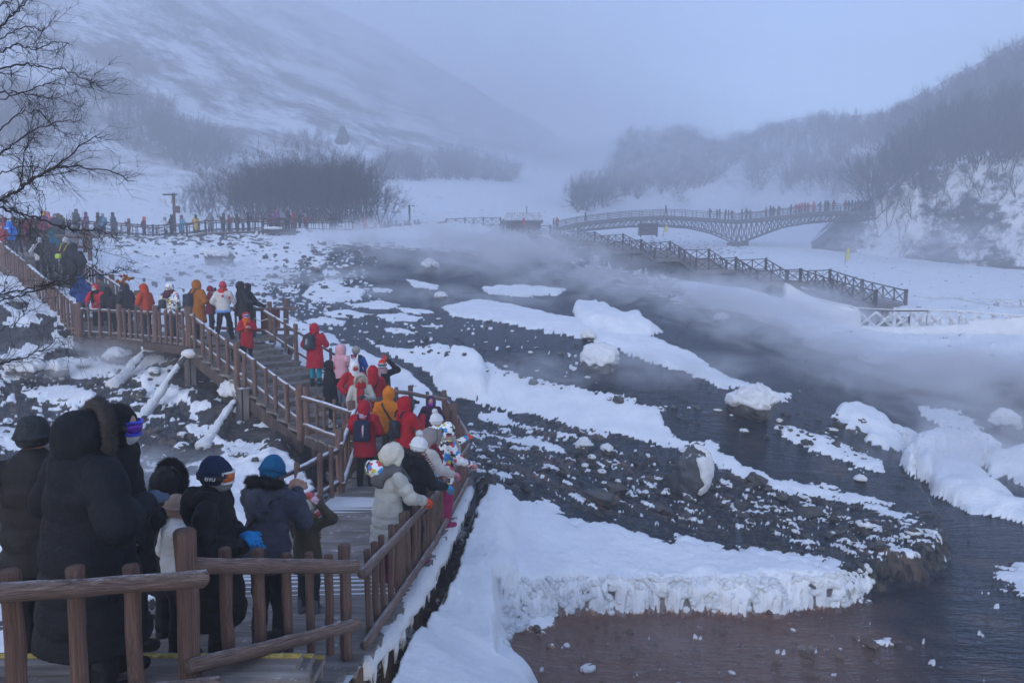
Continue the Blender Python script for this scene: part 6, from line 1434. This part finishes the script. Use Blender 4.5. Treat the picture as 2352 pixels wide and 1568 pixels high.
# ---- upper stairs
person('tall person in grey-black climbing the upper stairs, white helmet in front', 168, 557, 24.6, -.5, -5, (.02, .024, .03), hem=.42, girth=1.15, legs=(.02, .024, .034))
a = person('person with a white helmet and lime green pouch on the upper stairs', 150, 545, 27.2, .0, -10, (.05, .015, .03), hem=.45, head='beanie', hc=(.5, .52, .55), legs=BLK)
backpack(a, 'lime green bag on the person with the white helmet', (.35, .5, .05), size=(.1, .06, .1), z=1.0, off=-.18)
person('person in a dark olive coat beside a white sleeve on the upper stairs', 104, 541, 28.3, .1, -15, (.025, .028, .03), hem=.38, girth=1.15)
person('person in a teal hat and teal jacket on the upper stairs', 118, 530, 30.2, .45, -10, (.01, .09, .15), hem=.42, head='beanie', hc=(.01, .12, .16), legs=(.02, .022, .03))
person('person in a white and black jacket beside the dark olive coat', 90, 545, 28.9, .15, -30, (.45, .47, .5), hem=.45, head='beanie', hc=(.45, .47, .5), legs=BLK)
person('broad person in black with arms held away from the body, head of the upper stairs', 78, 512, 33.5, 1.2, 170, BLK, hem=.42, girth=1.25, arms=('side', 'down'))
a = person('man in a bright azure blue jacket, back turned, at the head of the stairs', 21, 507, 35.5, 1.45, 5, (.01, .20, .75), hem=.44, girth=1.2, legs=(.05, .05, .07), arms=('down', 'belly'))
mb = MB(); 
for dx, w in ((-.06, .05), (0, .04), (.06, .05)): mb.box(np.array((dx, -.178*1.2*.78-.012, 1.33))*a['S'], (w, .01, .06))
mb.build('lettering', plain('white_print', (.8, .8, .8)), a['o'], local=True, smooth=False)
person('person in dark red at the left edge beside the azure blue jacket', 2, 515, 34.8, 1.4, 160, (.3, .03, .04), hem=.42)

# ---- distant visitors: four shared figures in many colours
def far_proto(kind):
    parts = {}
    h = .05
    lg = .22 if kind == 3 else 0
    arms_ = [((.26, .0, 1.08), (.24, .1, .88)), ((.26, .08, 1.1), (.08, .28, 1.1)), ((.26, .15, 1.15), (.07, .3, 1.4)), ((.27, .06, 1.1), (.26, .12, .88))][kind]
    ar = []; 
    for s in (-1, 1): ar.append((np.array((s*arms_[0][0],)+arms_[0][1:]), np.array((s*arms_[1][0],)+arms_[1][1:])))
    bp = [('e', (0, .02, 1.57), (.09, .1, .12)), ('c', (0, 0, 1.5), (0, 0, .9), .06, .1)]
    for i, s in enumerate((-1, 1)): bp += [('c', (s*.1, 0, .85), (s*.11, s*lg, .08), .06, .05), ('c', (s*.17, 0, 1.36), ar[i][0], .05, .05), ('c', ar[i][0], ar[i][1]*1.03, .045, .04)]
    parts['person'] = blob(bp, h, .03)
    tp = []
    for s in (-1, 1): tp += [('c', (s*.08, 0, .9), (s*.1, s*lg*.5+.02, .48), .11, .085), ('c', (s*.1, s*lg*.5+.02, .48), (s*.11, s*lg, .05), .085, .07), ('c', (s*.11, s*lg, .05), (s*.11, s*lg+.12, .045), .055, .05)]
    parts['trousers'] = blob(tp, h, .03)
    cz = [('c', (0, 0, 1.32), (0, 0, .8 if kind != 1 else .6), .17, .2, .8)]
    for i, s in enumerate((-1, 1)): cz += [('c', (s*.17, 0, 1.36), ar[i][0], .08, .07), ('c', ar[i][0], ar[i][1], .07, .06)]
    parts['coat'] = blob(cz, h, .04)
    parts['hood'] = blob([('e', (0, -.02, 1.59), (.125, .135, .145)), ('c', (0, -.02, 1.48), (0, -.02, 1.38), .1, .12)], h*.8, .03, carve=[('e', (0, .15, 1.56), (.07, .1, .08))])
    return {k: mesh_np(k, v[0], v[1], SKIN) for k, v in parts.items()}
PRO = []
for k in range(4):
    d = far_proto(k); PRO.append({n: o.data for n, o in d.items()})
    for o in d.values(): bpy.data.objects.remove(o)
CN = {'black': (.012, .013, .017), 'dark grey': (.04, .045, .055), 'red': (.42, .015, .03), 'dark red': (.16, .015, .03), 'purple': (.14, .03, .16), 'light blue': (.08, .26, .42), 'grey': (.2, .21, .24), 'white': (.55, .56, .6), 'yellow': (.55, .33, .03),
      'orange': (.5, .08, .02), 'navy': (.015, .025, .07), 'olive': (.06, .06, .04), 'brown': (.13, .06, .03), 'pink': (.5, .14, .2), 'teal': (.01, .12, .17)}
def far_person(label, u, vt, Y, coat, hood=None, legs='black', zd=None, yaw=0, group=None, kind=None, H=None):
    p = P(u, vt, Y); H = H or (p[2]-zd-CZ if zd is not None else 1.72)
    z = (zd+CZ) if zd is not None else p[2]-H
    k = R3.randrange(3) if kind is None else kind; S = H/1.74
    o = bpy.data.objects.new('person', PRO[k]['person']); COL.objects.link(o); o.location = (p[0], p[1], z); o.rotation_euler = (0, 0, -math.radians(yaw)); o.scale = (S*R3.uniform(.95, 1.12), S, S)
    tag(o, label, 'person', group)
    for n, c in (('coat', coat), ('trousers', legs), ('hood', hood or coat)):
        ch = bpy.data.objects.new(n, PRO[k][n]); COL.objects.link(ch); ch.parent = o
        ch.material_slots[0].link = 'OBJECT'; ch.material_slots[0].material = cloth('far_'+c.replace(' ', '_'), CN[c], .7)
    return o
ORD = ['first', 'second', 'third', 'fourth', 'fifth', 'sixth', 'seventh', 'eighth', 'ninth', 'tenth', 'eleventh', 'twelfth', 'thirteenth', 'fourteenth', 'fifteenth', 'sixteenth', 'seventeenth', 'eighteenth', 'nineteenth', 'twentieth',
       'twenty-first', 'twenty-second', 'twenty-third', 'twenty-fourth', 'twenty-fifth', 'twenty-sixth', 'twenty-seventh', 'twenty-eighth', 'twenty-ninth', 'thirtieth', 'thirty-first', 'thirty-second', 'thirty-third', 'thirty-fourth', 'thirty-fifth', 'thirty-sixth']
def row(items, where, group):
    for i, it in enumerate(items):
        u, v, Y, c = it[:4]; kw = it[4] if len(it) > 4 else {}
        hd_ = kw.get('hood'); lb = 'visitor in %s%s, %s from left %s' % (c, (' and %s hood' % hd_) if hd_ and hd_ != c else '', ORD[i], where)
        far_person(lb, u, v, Y, c, yaw=kw.pop('yaw', R3.choice([0, 30, -40, 160, 90, -90])), group=group, **kw)
row([(-8, 500, 41, 'dark red'), (2, 492, 43, 'black'), (11, 498, 40, 'dark red'), (30, 497, 41, 'black'), (47, 498, 40, 'dark red', dict(hood='black')), (59, 498, 42, 'dark grey'), (72, 498, 41, 'dark red'), (86, 496, 40, 'dark grey', dict(hood='black')), (101, 484, 42, 'purple', dict(hood='yellow')), (110, 485, 43, 'pink'),
     (126, 490, 42, 'dark grey'), (134, 489, 44, 'olive'), (141, 493, 43, 'olive'), (95, 503, 38, 'dark red'), (62, 507, 38, 'dark red'), (40, 508, 38.5, 'black')], 'behind the azure jacket', 'crowd at the head of the stairs')
zm = lambda u: float(np.interp(u, [m[0] for m in MID], [p[2]-CZ for p in MP])); ym = lambda u: float(np.interp(u, [m[0] for m in MID], [m[2] for m in MID]))+1.3
def mid(u, v, c, **kw): return (u, v, ym(u), c, dict(zd=zm(u), **kw))
row([mid(175, 479, 'dark grey'), mid(170, 487, 'olive'), mid(197, 486, 'purple', legs='dark red'), mid(225, 487, 'black'), mid(235, 489, 'light blue'), mid(259, 487, 'dark grey', hood='black'), mid(295, 501, 'brown'), mid(330, 497, 'dark red', hood='orange', kind=3), mid(379, 498, 'white', hood='grey'),
     mid(393, 492, 'black'), mid(417, 493, 'light blue', hood='dark red'), mid(449, 492, 'yellow', hood='black'), mid(482, 487, 'grey'), mid(513, 489, 'dark grey'), mid(526, 492, 'dark red'), mid(544, 492, 'black'), mid(557, 489, 'grey'), mid(570, 487, 'black')], 'on the far boardwalk', 'visitors on the far boardwalk')
row([mid(621, 492, 'dark red'), mid(635, 480, 'purple'), mid(645, 479, 'grey'), mid(660, 483, 'dark grey'), mid(672, 488, 'red'), mid(688, 492, 'black'), mid(702, 491, 'dark red', hood='grey'), mid(761, 491, 'black'), mid(770, 494, 'black', hood='dark red'), mid(837, 500, 'red')], 'before the grove', 'visitors on the boardwalk before the grove')
row([mid(862, 512, 'black'), mid(875, 506, 'dark red'), mid(884, 508, 'dark grey'), mid(892, 510, 'dark grey'), mid(900, 507, 'light blue'), mid(910, 506, 'grey', hood='black'), mid(920, 512, 'dark grey'), mid(930, 507, 'dark grey'), mid(938, 505, 'black'), mid(953, 505, 'navy'), mid(961, 504, 'dark grey')], 'in the steam right of the grove', 'visitors in the steam right of the grove')
yb = lambda u: float(np.interp(u, [m[0] for m in UD_], [m[2] for m in UD_])); zb = lambda u: float(P(u, np.interp(u, [m[0] for m in UD_], [m[1] for m in UD_]), yb(u))[2]-CZ)
BR = [(1272, 'dark red'), (1280, 'red'), (1345, 'black', dict(kind=3, yaw=-90)), (1530, 'black', dict(kind=3, yaw=90)), (1631, 'black'), (1647, 'dark grey'), (1654, 'dark grey'), (1667, 'navy'), (1674, 'dark grey'), (1682, 'dark red'), (1705, 'dark grey'), (1715, 'dark grey'), (1724, 'grey'), (1760, 'dark red'), (1770, 'black'), (1777, 'black'), (1789, 'dark red'), (1817, 'navy'),
      (1829, 'red'), (1836, 'dark red'), (1842, 'red'), (1849, 'dark red'), (1856, 'red'), (1869, 'red'), (1884, 'navy'), (1896, 'dark grey'), (1901, 'navy'), (1915, 'dark red'), (1942, 'dark red'), (1950, 'black'), (1957, 'navy'), (1964, 'black'), (1971, 'dark grey'), (1978, 'black'), (1986, 'navy'), (1994, 'black')]
row([(b[0], 470, yb(b[0])+1.3-.0, b[1], dict(zd=zb(b[0]), H=R3.uniform(1.74, 1.95), **(b[2] if len(b) > 2 else {}))) for b in BR], 'on the arched bridge', 'visitors on the arched bridge')
row([(1087, 505, 98, 'dark grey'), (1150, 500, 100, 'black'), (1156, 502, 99, 'dark grey'), (1203, 500, 99.5, 'red')], 'by the hut', 'visitors by the hut')
# ------------------------------------------------------------------ trees
M_bark = wood_mat('dark_bark', (.012, .010, .011), (.03, .024, .024), (.06, .05, .05), sc=.6)
M_twig = plain('dark_twigs', (.016, .011, .014), .9)
M_wood = plain('hillside_twigs', (.035, .032, .045), .9)
def prisms(A0, B0, r0, r1, n=3):
    """many thin tapered prisms at once"""
    A0 = np.asarray(A0); B0 = np.asarray(B0); r0 = np.asarray(r0)[:, None]; r1 = np.asarray(r1)[:, None]
    d = B0-A0; d /= np.linalg.norm(d, axis=1)[:, None]+1e-9
    up = np.where(np.abs(d[:, 2:3]) > .9, [[1., 0, 0]], [[0, 0, 1.]]); a = np.cross(d, up); a /= np.linalg.norm(a, axis=1)[:, None]+1e-9; b = np.cross(d, a)
    V = []
    for c, r in ((A0, r0), (B0, r1)):
        for k in range(n): t = 2*math.pi*k/n; V.append(c+(a*math.cos(t)+b*math.sin(t))*r)
    V = np.stack(V, 1).reshape(-1, 3); m = len(A0); i = np.arange(m)[:, None]*2*n
    Q = np.concatenate([i+np.array([[k, (k+1) % n, n+(k+1) % n, n+k]]) for k in range(n)])
    return V, Q
def grow(seed, H, stems=3, lev=3, nb=7, fan=.35, r=.06, up=.5, seglen=None):
    rs_ = np.random.RandomState(seed); S0_ = []; S1_ = []
    def br(p, d, L, r, lv, out):
        n = 4; pts = [p]; 
        for i in range(n):
            d = d+rs_.normal(0, .12, 3)+np.array([0, 0, .06*up]); d /= np.linalg.norm(d); p = p+d*L/n; pts.append(p)
        for i in range(n): out.append((pts[i], pts[i+1], r*(1-.75*i/n), r*(1-.75*(i+1)/n)))
        if lv > 0:
            for k in range(nb):
                t = rs_.uniform(.25, 1)*n; i = min(int(t), n-1); q = pts[i]+(pts[i+1]-pts[i])*(t-i)
                dd = (pts[i+1]-pts[i])/np.linalg.norm(pts[i+1]-pts[i])+rs_.normal(0, .5, 3)+np.array([0, 0, up*.5]); dd /= np.linalg.norm(dd)
                br(q, dd, L*rs_.uniform(.35, .6), r*.42*(1-.4*t/n)+.007, lv-1, S1_)
    for s in range(stems):
        d = np.array([rs_.normal(0, fan), rs_.normal(0, fan), 1.0]); d /= np.linalg.norm(d)
        br(np.array([rs_.normal(0, .15), rs_.normal(0, .15), -.3]), d, H*rs_.uniform(.75, .95), r, lev, S0_)
    f = lambda S: prisms([a[0] for a in S], [a[1] for a in S], [a[2] for a in S], [a[3] for a in S])
    return f(S0_), f(S1_)
def tree_proto(seed, H, tw=1.0, **kw):
    (V0, Q0), (V1, Q1) = grow(seed, H, **kw)
    a = mesh_np('trunk', V0, Q0, M_bark); b = mesh_np('crown', V1, Q1, M_twig); r = (a.data, b.data); bpy.data.objects.remove(a); bpy.data.objects.remove(b); return r
GP = [tree_proto(200+i, 8, stems=5, lev=3, nb=6, fan=.36, r=.09, up=.35) for i in range(5)]
def put_tree(protos, p, sc, label, group, rz, tilt=0, name='bare_tree', cat='tree'):
    e = empty(name, tuple(p), rz, label, cat, group); e.rotation_euler = (tilt, 0, rz); e.scale = (sc*R3.uniform(.9, 1.1), sc*R3.uniform(.9, 1.1), sc)
    t, c = R3.choice(protos)
    for nm, me in (('trunk', t), ('crown', c)): o = bpy.data.objects.new(nm, me); COL.objects.link(o); o.parent = e
    return e
GR = random.Random(8)
ncols = 26
for row_, (Yg, lab) in enumerate(((81, 'front row'), (86, 'middle row'), (91, 'back row'))):
    for i in range(20):
        t = (i+.5)/20; u = lerp(540, 850, t)+GR.uniform(-9, 9)+(6 if row_ == 1 else 0)
        dome = max(0, 1-abs((u-702)/205)**3.2); h = (3.3+3.2*dome)*GR.uniform(.92, 1.08)*(.93 if row_ == 0 else 1.0)
        p = P(u, 500, Yg+GR.uniform(-1.5, 1.5)); p[2] = ground_z(p[0], p[1])
        if p[2] > P(u, 506, p[1])[2]+3: p[2] = P(u, 506, p[1])[2]
        put_tree(GP, p, h/8, 'bare twiggy tree in the %s of the dark grove, %s from its left end' % (lab, ORD[i]), 'trees of the dark grove', GR.uniform(0, 6.28))
for i, (u, v, Y, h) in enumerate([(440, 508, 92, 4.0), (462, 508, 90, 4.6), (484, 508, 88, 5.2), (505, 507, 86, 5.8), (425, 507, 96, 3.5), (472, 506, 97, 4.2)]):
    p = P(u, v, Y); put_tree(GP, p, h/8, 'pale thin bare tree left of the dark grove, %s of six from the lamp post' % ORD[i], 'thin trees left of the dark grove', GR.uniform(0, 6.28))
put_tree(GP, P(874, 512, 82), .72, 'slender bare tree leaning right at the right end of the dark grove', None, 1.0, .3)
put_tree(GP, P(893, 512, 84), .5, 'lowest wispy bare tree just outside the right end of the dark grove', None, 2.0, .2)
# woods on the hills: one mass each
LP = [grow(300+i, 7, stems=3, lev=2, nb=7, fan=.3, r=.12, up=.3) for i in range(6)]
LPV = []
for (V0, Q0), (V1, Q1) in LP: LPV.append((np.vstack([V0, V1]), np.vstack([Q0, Q1+len(V0)])))
def wood(name, surf, poly, n, hr, seed, thick=1.0, mat=None, dens=None):
    rs_ = np.random.RandomState(seed); poly = np.array(poly, float); VV = []; QQ = []; off = 0; k = 0; tries = 0
    lo = poly.min(0); hi = poly.max(0)
    while k < n and tries < n*12:
        tries += 1; u = rs_.uniform(lo[0], hi[0]); v = rs_.uniform(lo[1], hi[1])
        if polysdf(np.array([u]), np.array([v]), poly)[0] < 0: continue
        if dens is not None and noise(u*dens, v*dens*1.6, seed) < rs_.uniform(-.35, .15): continue
        p = surf(u, v); V, Q = LPV[rs_.randint(len(LPV))]; h = rs_.uniform(*hr)/7; a = rs_.uniform(0, 6.28); c, s = math.cos(a), math.sin(a)
        W_ = V*[h, h, h]; W_ = np.stack([W_[:, 0]*c-W_[:, 1]*s, W_[:, 0]*s+W_[:, 1]*c, W_[:, 2]], 1)+p
        VV.append(W_.astype(np.float32)); QQ.append(Q+off); off += len(V); k += 1
    tag(mesh_np(name, np.vstack(VV), np.vstack(QQ), mat or M_wood, smooth=False), kind='stuff')
wood('hill_woods', HR, [(1395,420),(1430,335),(1480,318),(1560,318),(1650,350),(1760,312),(1920,290),(2020,290),(2100,252),(2250,175),(2352,118),(2500,60),(2500,230),(2352,270),(2150,330),(2000,345),(1850,335),(1750,345),(1680,400),(1600,440),(1420,460)], 1150, (3.6, 6), 1)
wood('hill_woods', HR, [(1700,360),(1960,350),(1960,450),(1800,450),(1700,430)], 90, (5, 8), 2, dens=.02)
wood('hill_woods', HR, [(1300,478),(1340,455),(1400,430),(1400,480),(1320,492)], 46, (5, 7), 3)
wood('crag_woods', HC, [(1965,478),(2020,452),(2080,415),(2140,392),(2200,378),(2260,364),(2352,354),(2500,345),(2500,372),(2352,374),(2260,384),(2200,396),(2080,440),(2000,480)], 70, (4, 8), 4)
wood('crag_woods', lambda u, v: P(u, v, 122+.02*(2352-u)), [(1965,440),(2040,395),(2120,330),(2200,300),(2352,260),(2500,240),(2500,350),(2352,350),(2200,375),(2080,415),(1990,455)], 300, (4.5, 7.5), 5)
wood('crag_scrub', HC, [(1880,590),(1960,520),(2100,470),(2352,420),(2500,420),(2500,600),(1880,605)], 60, (1.0, 2.6), 6, dens=.03)
wood('slope_scrub', HM, [(180,205),(260,200),(390,262),(400,285),(330,280),(220,240)], 60, (3.5, 5.5), 7)
wood('slope_scrub', HM, [(320,290),(400,290),(500,330),(545,370),(520,395),(440,400),(360,350)], 120, (4, 6), 8)
wood('slope_scrub', HM, [(-60,225),(60,225),(150,240),(215,290),(190,335),(80,350),(-60,340)], 130, (4, 6), 9)
wood('slope_scrub', HM, [(220,250),(330,300),(350,370),(290,340)], 34, (3, 5), 10)
wood('slope_scrub', HM, [(655,322),(740,320),(765,345),(680,348)], 22, (3, 4), 11)
wood('slope_scrub', HM, [(868,388),(930,380),(1000,410),(990,435),(880,425)], 60, (5, 7), 12)
wood('slope_scrub', HM, [(1003,392),(1060,382),(1150,405),(1200,425),(1100,432),(1010,425)], 70, (6, 8), 13)
CP = [tree_proto(400+i, 7, stems=2, lev=3, nb=5, fan=.3, r=.11, up=.5) for i in range(4)]
cr = [(1995,505),(2015,500),(2038,488),(2055,520),(2085,470),(2110,500),(2140,455),(2160,520),(2180,440),(2205,470),(2235,430),(2262,445),(2290,420),(2325,415),(2345,450),(2075,560),(2020,545),(2060,600),(2110,430),(2150,415),(1980,530),(2310,390),(2240,395)]
for i, (u, v) in enumerate(sorted(cr)):
    put_tree(CP, HC(u, v), GR.uniform(.5, .85), 'bare tree clinging to the snowy crag, %s from its left side' % ORD[i], 'bare trees on the crag', GR.uniform(0, 6.28))
# dark outcrops and a rock on the slope
boulder('lone dark rock standing on the snowy slope above the grove', 787, 330, 168, 3.6, 3.6, 61, cap=0, rough=.3, mat=M_rock)
# near tree, its trunk left of the picture, branches reaching in
BRN = [([(-160,120),(0,61),(29,37),(54,10),(75,-14)], 7.6, 5), ([(-160,80),(0,15),(40,-8)], 7.8, 4), ([(-160,190),(0,120),(39,100),(83,115),(127,93),(163,105)], 7.5, 4), ([(-160,200),(0,156),(63,149),(112,161),(146,159),(195,181),(234,200)], 7.4, 4.5),
       ([(-160,260),(0,212),(34,210),(83,222),(137,229),(195,249)], 7.6, 4), ([(0,228),(50,214),(98,195),(141,193),(180,193)], 7.7, 3), ([(-160,420),(0,351),(29,332),(88,293),(137,278),(180,281)], 7.8, 5),
       ([(-160,540),(0,459),(49,430),(93,400),(137,381),(195,386),(254,395),(307,415)], 7.2, 7), ([(54,426),(146,371),(210,317),(254,312)], 7.15, 4), ([(-160,500),(0,473),(32,487),(68,496),(107,509),(146,523),(176,528),(210,526),(244,535),(273,551)], 7.0, 5.5),
       ([(-160,720),(0,676),(73,662),(132,647),(190,638),(241,629),(278,618),(322,625)], 6.8, 4.5), ([(-160,740),(0,692),(73,669),(140,649),(170,640)], 6.9, 4), ([(-160,880),(0,836),(53,818),(102,804),(132,777),(164,772)], 6.6, 4),
       ([(0,300),(40,262),(90,255),(140,300),(175,330)], 7.7, 3), ([(49,430),(60,330),(100,300)], 7.3, 3), ([(0,90),(60,60),(100,70),(120,50)], 7.5, 2.6), ([(0,545),(60,540),(110,556)], 7.0, 2.4), ([(190,638),(223,600),(224,562),(240,540)], 6.8, 2.6), ([(0,760),(40,740),(60,700)], 6.8, 2.4), ([(0,400),(45,380),(100,388),(150,420)], 7.5, 3)]
ft = empty('bare_tree', tuple(P(-170, 900, 7.6)), 0, 'near bare tree whose thin dark branches reach in across the upper left', 'tree')
rs = np.random.RandomState(12); tp = P(-170, 500, 7.6); tz = ground_z(tp[0], tp[1])
mb = MB(); mb.tube([[tp[0]-.1, tp[1], tz-.2], [tp[0], tp[1], tz+2.5], [tp[0]+.06, tp[1], tz+5], [tp[0]-.05, tp[1]+.1, tz+7.5], [tp[0]+.05, tp[1], tz+9.5]], [.14, .11, .08, .05, .02], 10, True, .06, rs); mb.build('trunk', M_bark, ft)
SA = []; SB = []; RA = []; RB = []
def seg(a, b, r0, r1): SA.append(a); SB.append(b); RA.append(r0); RB.append(r1)
def twig(p, d, L, r, lv):
    n = 4; pts = [p]
    for i in range(n): d = d+rs.normal(0, .16, 3)*[1, .5, 1]; d /= np.linalg.norm(d); p = p+d*L/n; pts.append(p)
    for i in range(n): seg(pts[i], pts[i+1], r*(1-.6*i/n), r*(1-.6*(i+1)/n))
    if lv > 0:
        for k in range(rs.randint(3, 6)):
            i = rs.randint(0, n); q = pts[i]+(pts[i+1]-pts[i])*rs.uniform(0, 1); s_ = rs.choice([-1, 1])
            ax = pts[i+1]-pts[i]; ax /= np.linalg.norm(ax); pr_ = np.cross(ax, [0, 1, 0])*s_
            dd = ax*.85+pr_*rs.uniform(.45, .9)+rs.normal(0, .2, 3); dd /= np.linalg.norm(dd); twig(q, dd, L*rs.uniform(.4, .7), r*.6, lv-1)
main = MB()
for pts, Y, w in BRN:
    n = len(pts); q = [P(u, v, Y+.35*math.sin(i*1.3+w)) for i, (u, v) in enumerate(pts)]
    t = np.linspace(0, n-1, 6*(n-1)+1); Q_ = np.stack([np.interp(t, np.arange(n), [p[k] for p in q]) for k in range(3)], 1)
    Q_[1:-1] = (Q_[:-2]+Q_[1:-1]*2+Q_[2:])/4; Q_[1:] += rs.normal(0, .010, Q_[1:].shape)
    r = np.linspace(w, w*.28, len(Q_))/2/(FOC/Y); main.tube(Q_, r, 6, True, .1, rs)
    L = np.linalg.norm(np.diff(Q_, axis=0), axis=1).sum()
    for k in range(int(L*11)):
        i = rs.randint(int(len(Q_)*.12), len(Q_)-1); ax = Q_[i+1]-Q_[i]; ax /= np.linalg.norm(ax); s_ = 1 if k % 2 else -1
        dd = ax*.9+np.cross(ax, [0, 1, 0])*s_*rs.uniform(.35, .8)+rs.normal(0, .15, 3); dd /= np.linalg.norm(dd)
        twig(Q_[i], dd, rs.uniform(.14, .42), max(r[i]*.5, .0028), 2 if rs.uniform() < .5 else 1)
main.build('branches', M_bark, ft)
V, Q = prisms(SA, SB, RA, RB); mesh_np('twigs', V, Q, plain('near_twigs', (.012, .010, .013), .8), ft)
mb = MB()
for k in range(16):
    p = P(287+rs.normal(0, 9), 641+rs.normal(0, 5), 6.8); mb.ball(p, (.022, .008, .013), 6, 4, np.array(Matrix.Rotation(rs.uniform(0, 3), 3, 'Y')))
mb.build('dry_leaves', plain('dry_leaf', (.25, .09, .03), .7), ft)
# ------------------------------------------------------------------ haze and steam
HAZE = .0050
def haze_box():
    m = bpy.data.materials.new('haze_air'); m.use_nodes = True; nt = m.node_tree; nt.nodes.clear()
    out = nt.nodes.new('ShaderNodeOutputMaterial'); pv = nt.nodes.new('ShaderNodeVolumePrincipled')
    pv.inputs['Color'].default_value = (.91, .92, .96, 1); pv.inputs['Density'].default_value = HAZE
    pv.inputs['Anisotropy'].default_value = .3
    nt.links.new(pv.outputs[0], out.inputs['Volume'])
    mb = MB(); mb.box((0, 165, 75), (900, 560, 164)); o = mb.build('haze', m, smooth=False); tag(o, kind='stuff')
haze_box()
def steam_mat(k, sc, seed):
    m = bpy.data.materials.new('steam_cloud'); m.use_nodes = True; nt = m.node_tree; nt.nodes.clear()
    out = nt.nodes.new('ShaderNodeOutputMaterial'); pv = nt.nodes.new('ShaderNodeVolumePrincipled')
    pv.inputs['Color'].default_value = (.90, .91, .96, 1); pv.inputs['Anisotropy'].default_value = .2
    t = nt.nodes.new('ShaderNodeTexCoord')
    g = nt.nodes.new('ShaderNodeTexGradient'); g.gradient_type = 'SPHERICAL'; nt.links.new(t.outputs['Object'], g.inputs[0])
    mp = nt.nodes.new('ShaderNodeMapping'); mp.inputs['Location'].default_value = (seed*3.1, seed*1.7, 0)
    mp.inputs['Scale'].default_value = sc
    nt.links.new(t.outputs['Object'], mp.inputs[0])
    n = nz(nt, mp.outputs[0], 1.0, 5, .6); nt.nodes[-1].inputs['Distortion'].default_value = 1.1
    f = ramp(nt, n, [(.44, 0.0), (.64, 1.0)])
    d = mth(nt, 'MULTIPLY', mth(nt, 'MULTIPLY', f, ramp(nt, g.outputs['Fac'], [(0, 0.0), (.6, 1.0)])), k*3.6)
    nt.links.new(d, pv.inputs['Density']); nt.links.new(pv.outputs[0], out.inputs['Volume'])
    m.cycles.volume_step_rate = .5
    return m
STEAM = [(1000,575,58,16,10,3.2,.11), (1130,622,50,13,9,2.8,.13), (1380,680,45,12,7,1.9,.14), (1600,705,42,11,6,2.6,.15), (1720,752,36,8,6,2.0,.15), (1700,800,33,8,5,1.4,.12), (1900,800,34,6,4,1.0,.12),
         (2060,865,30,10,6,1.6,.18), (2290,885,29,8,5,2.0,.18), (2250,985,23,5,4,1.0,.16), (1000,700,37,8,5,1.3,.12), (1950,700,52.5,6,3.5,2.0,.09), (1250,690,44,9,5,1.6,.12), (2140,1040,20.5,4,3,1.0,.22), (1200,575,70,11,7,2.4,.08), (440,640,42,8,5,1.8,.14),
         (180,830,22,4,2.5,.8,.2), (370,1090,14.8,3.5,2,.6,.25), (720,645,42,7,4,1.2,.12), (1420,1500,10.2,3.2,1.3,.35,.22), (2230,900,27,9,5,1.7,.17), (1450,850,24,7,3,.8,.12),(800,560,60,7,5,2,.1), (900,120,255,150,50,62,.015), (1180,300,268,90,40,32,.014), (1500,330,150,60,30,12,.012), (1850,470,128,26,10,5,.035), (2100,560,98,22,8,4,.04)]
for i, (u, v, Y, rx, ry, rz, k) in enumerate(STEAM):
    mb = MB(); mb.ball((0, 0, 0), 1.0, 20, 12)
    o = mb.build('steam', steam_mat(k, (rx*.36, ry*.36, rz*.7), i)); o.location = P(u, v, Y); o.scale = (rx, ry, rz)
    tag(o, kind='stuff')
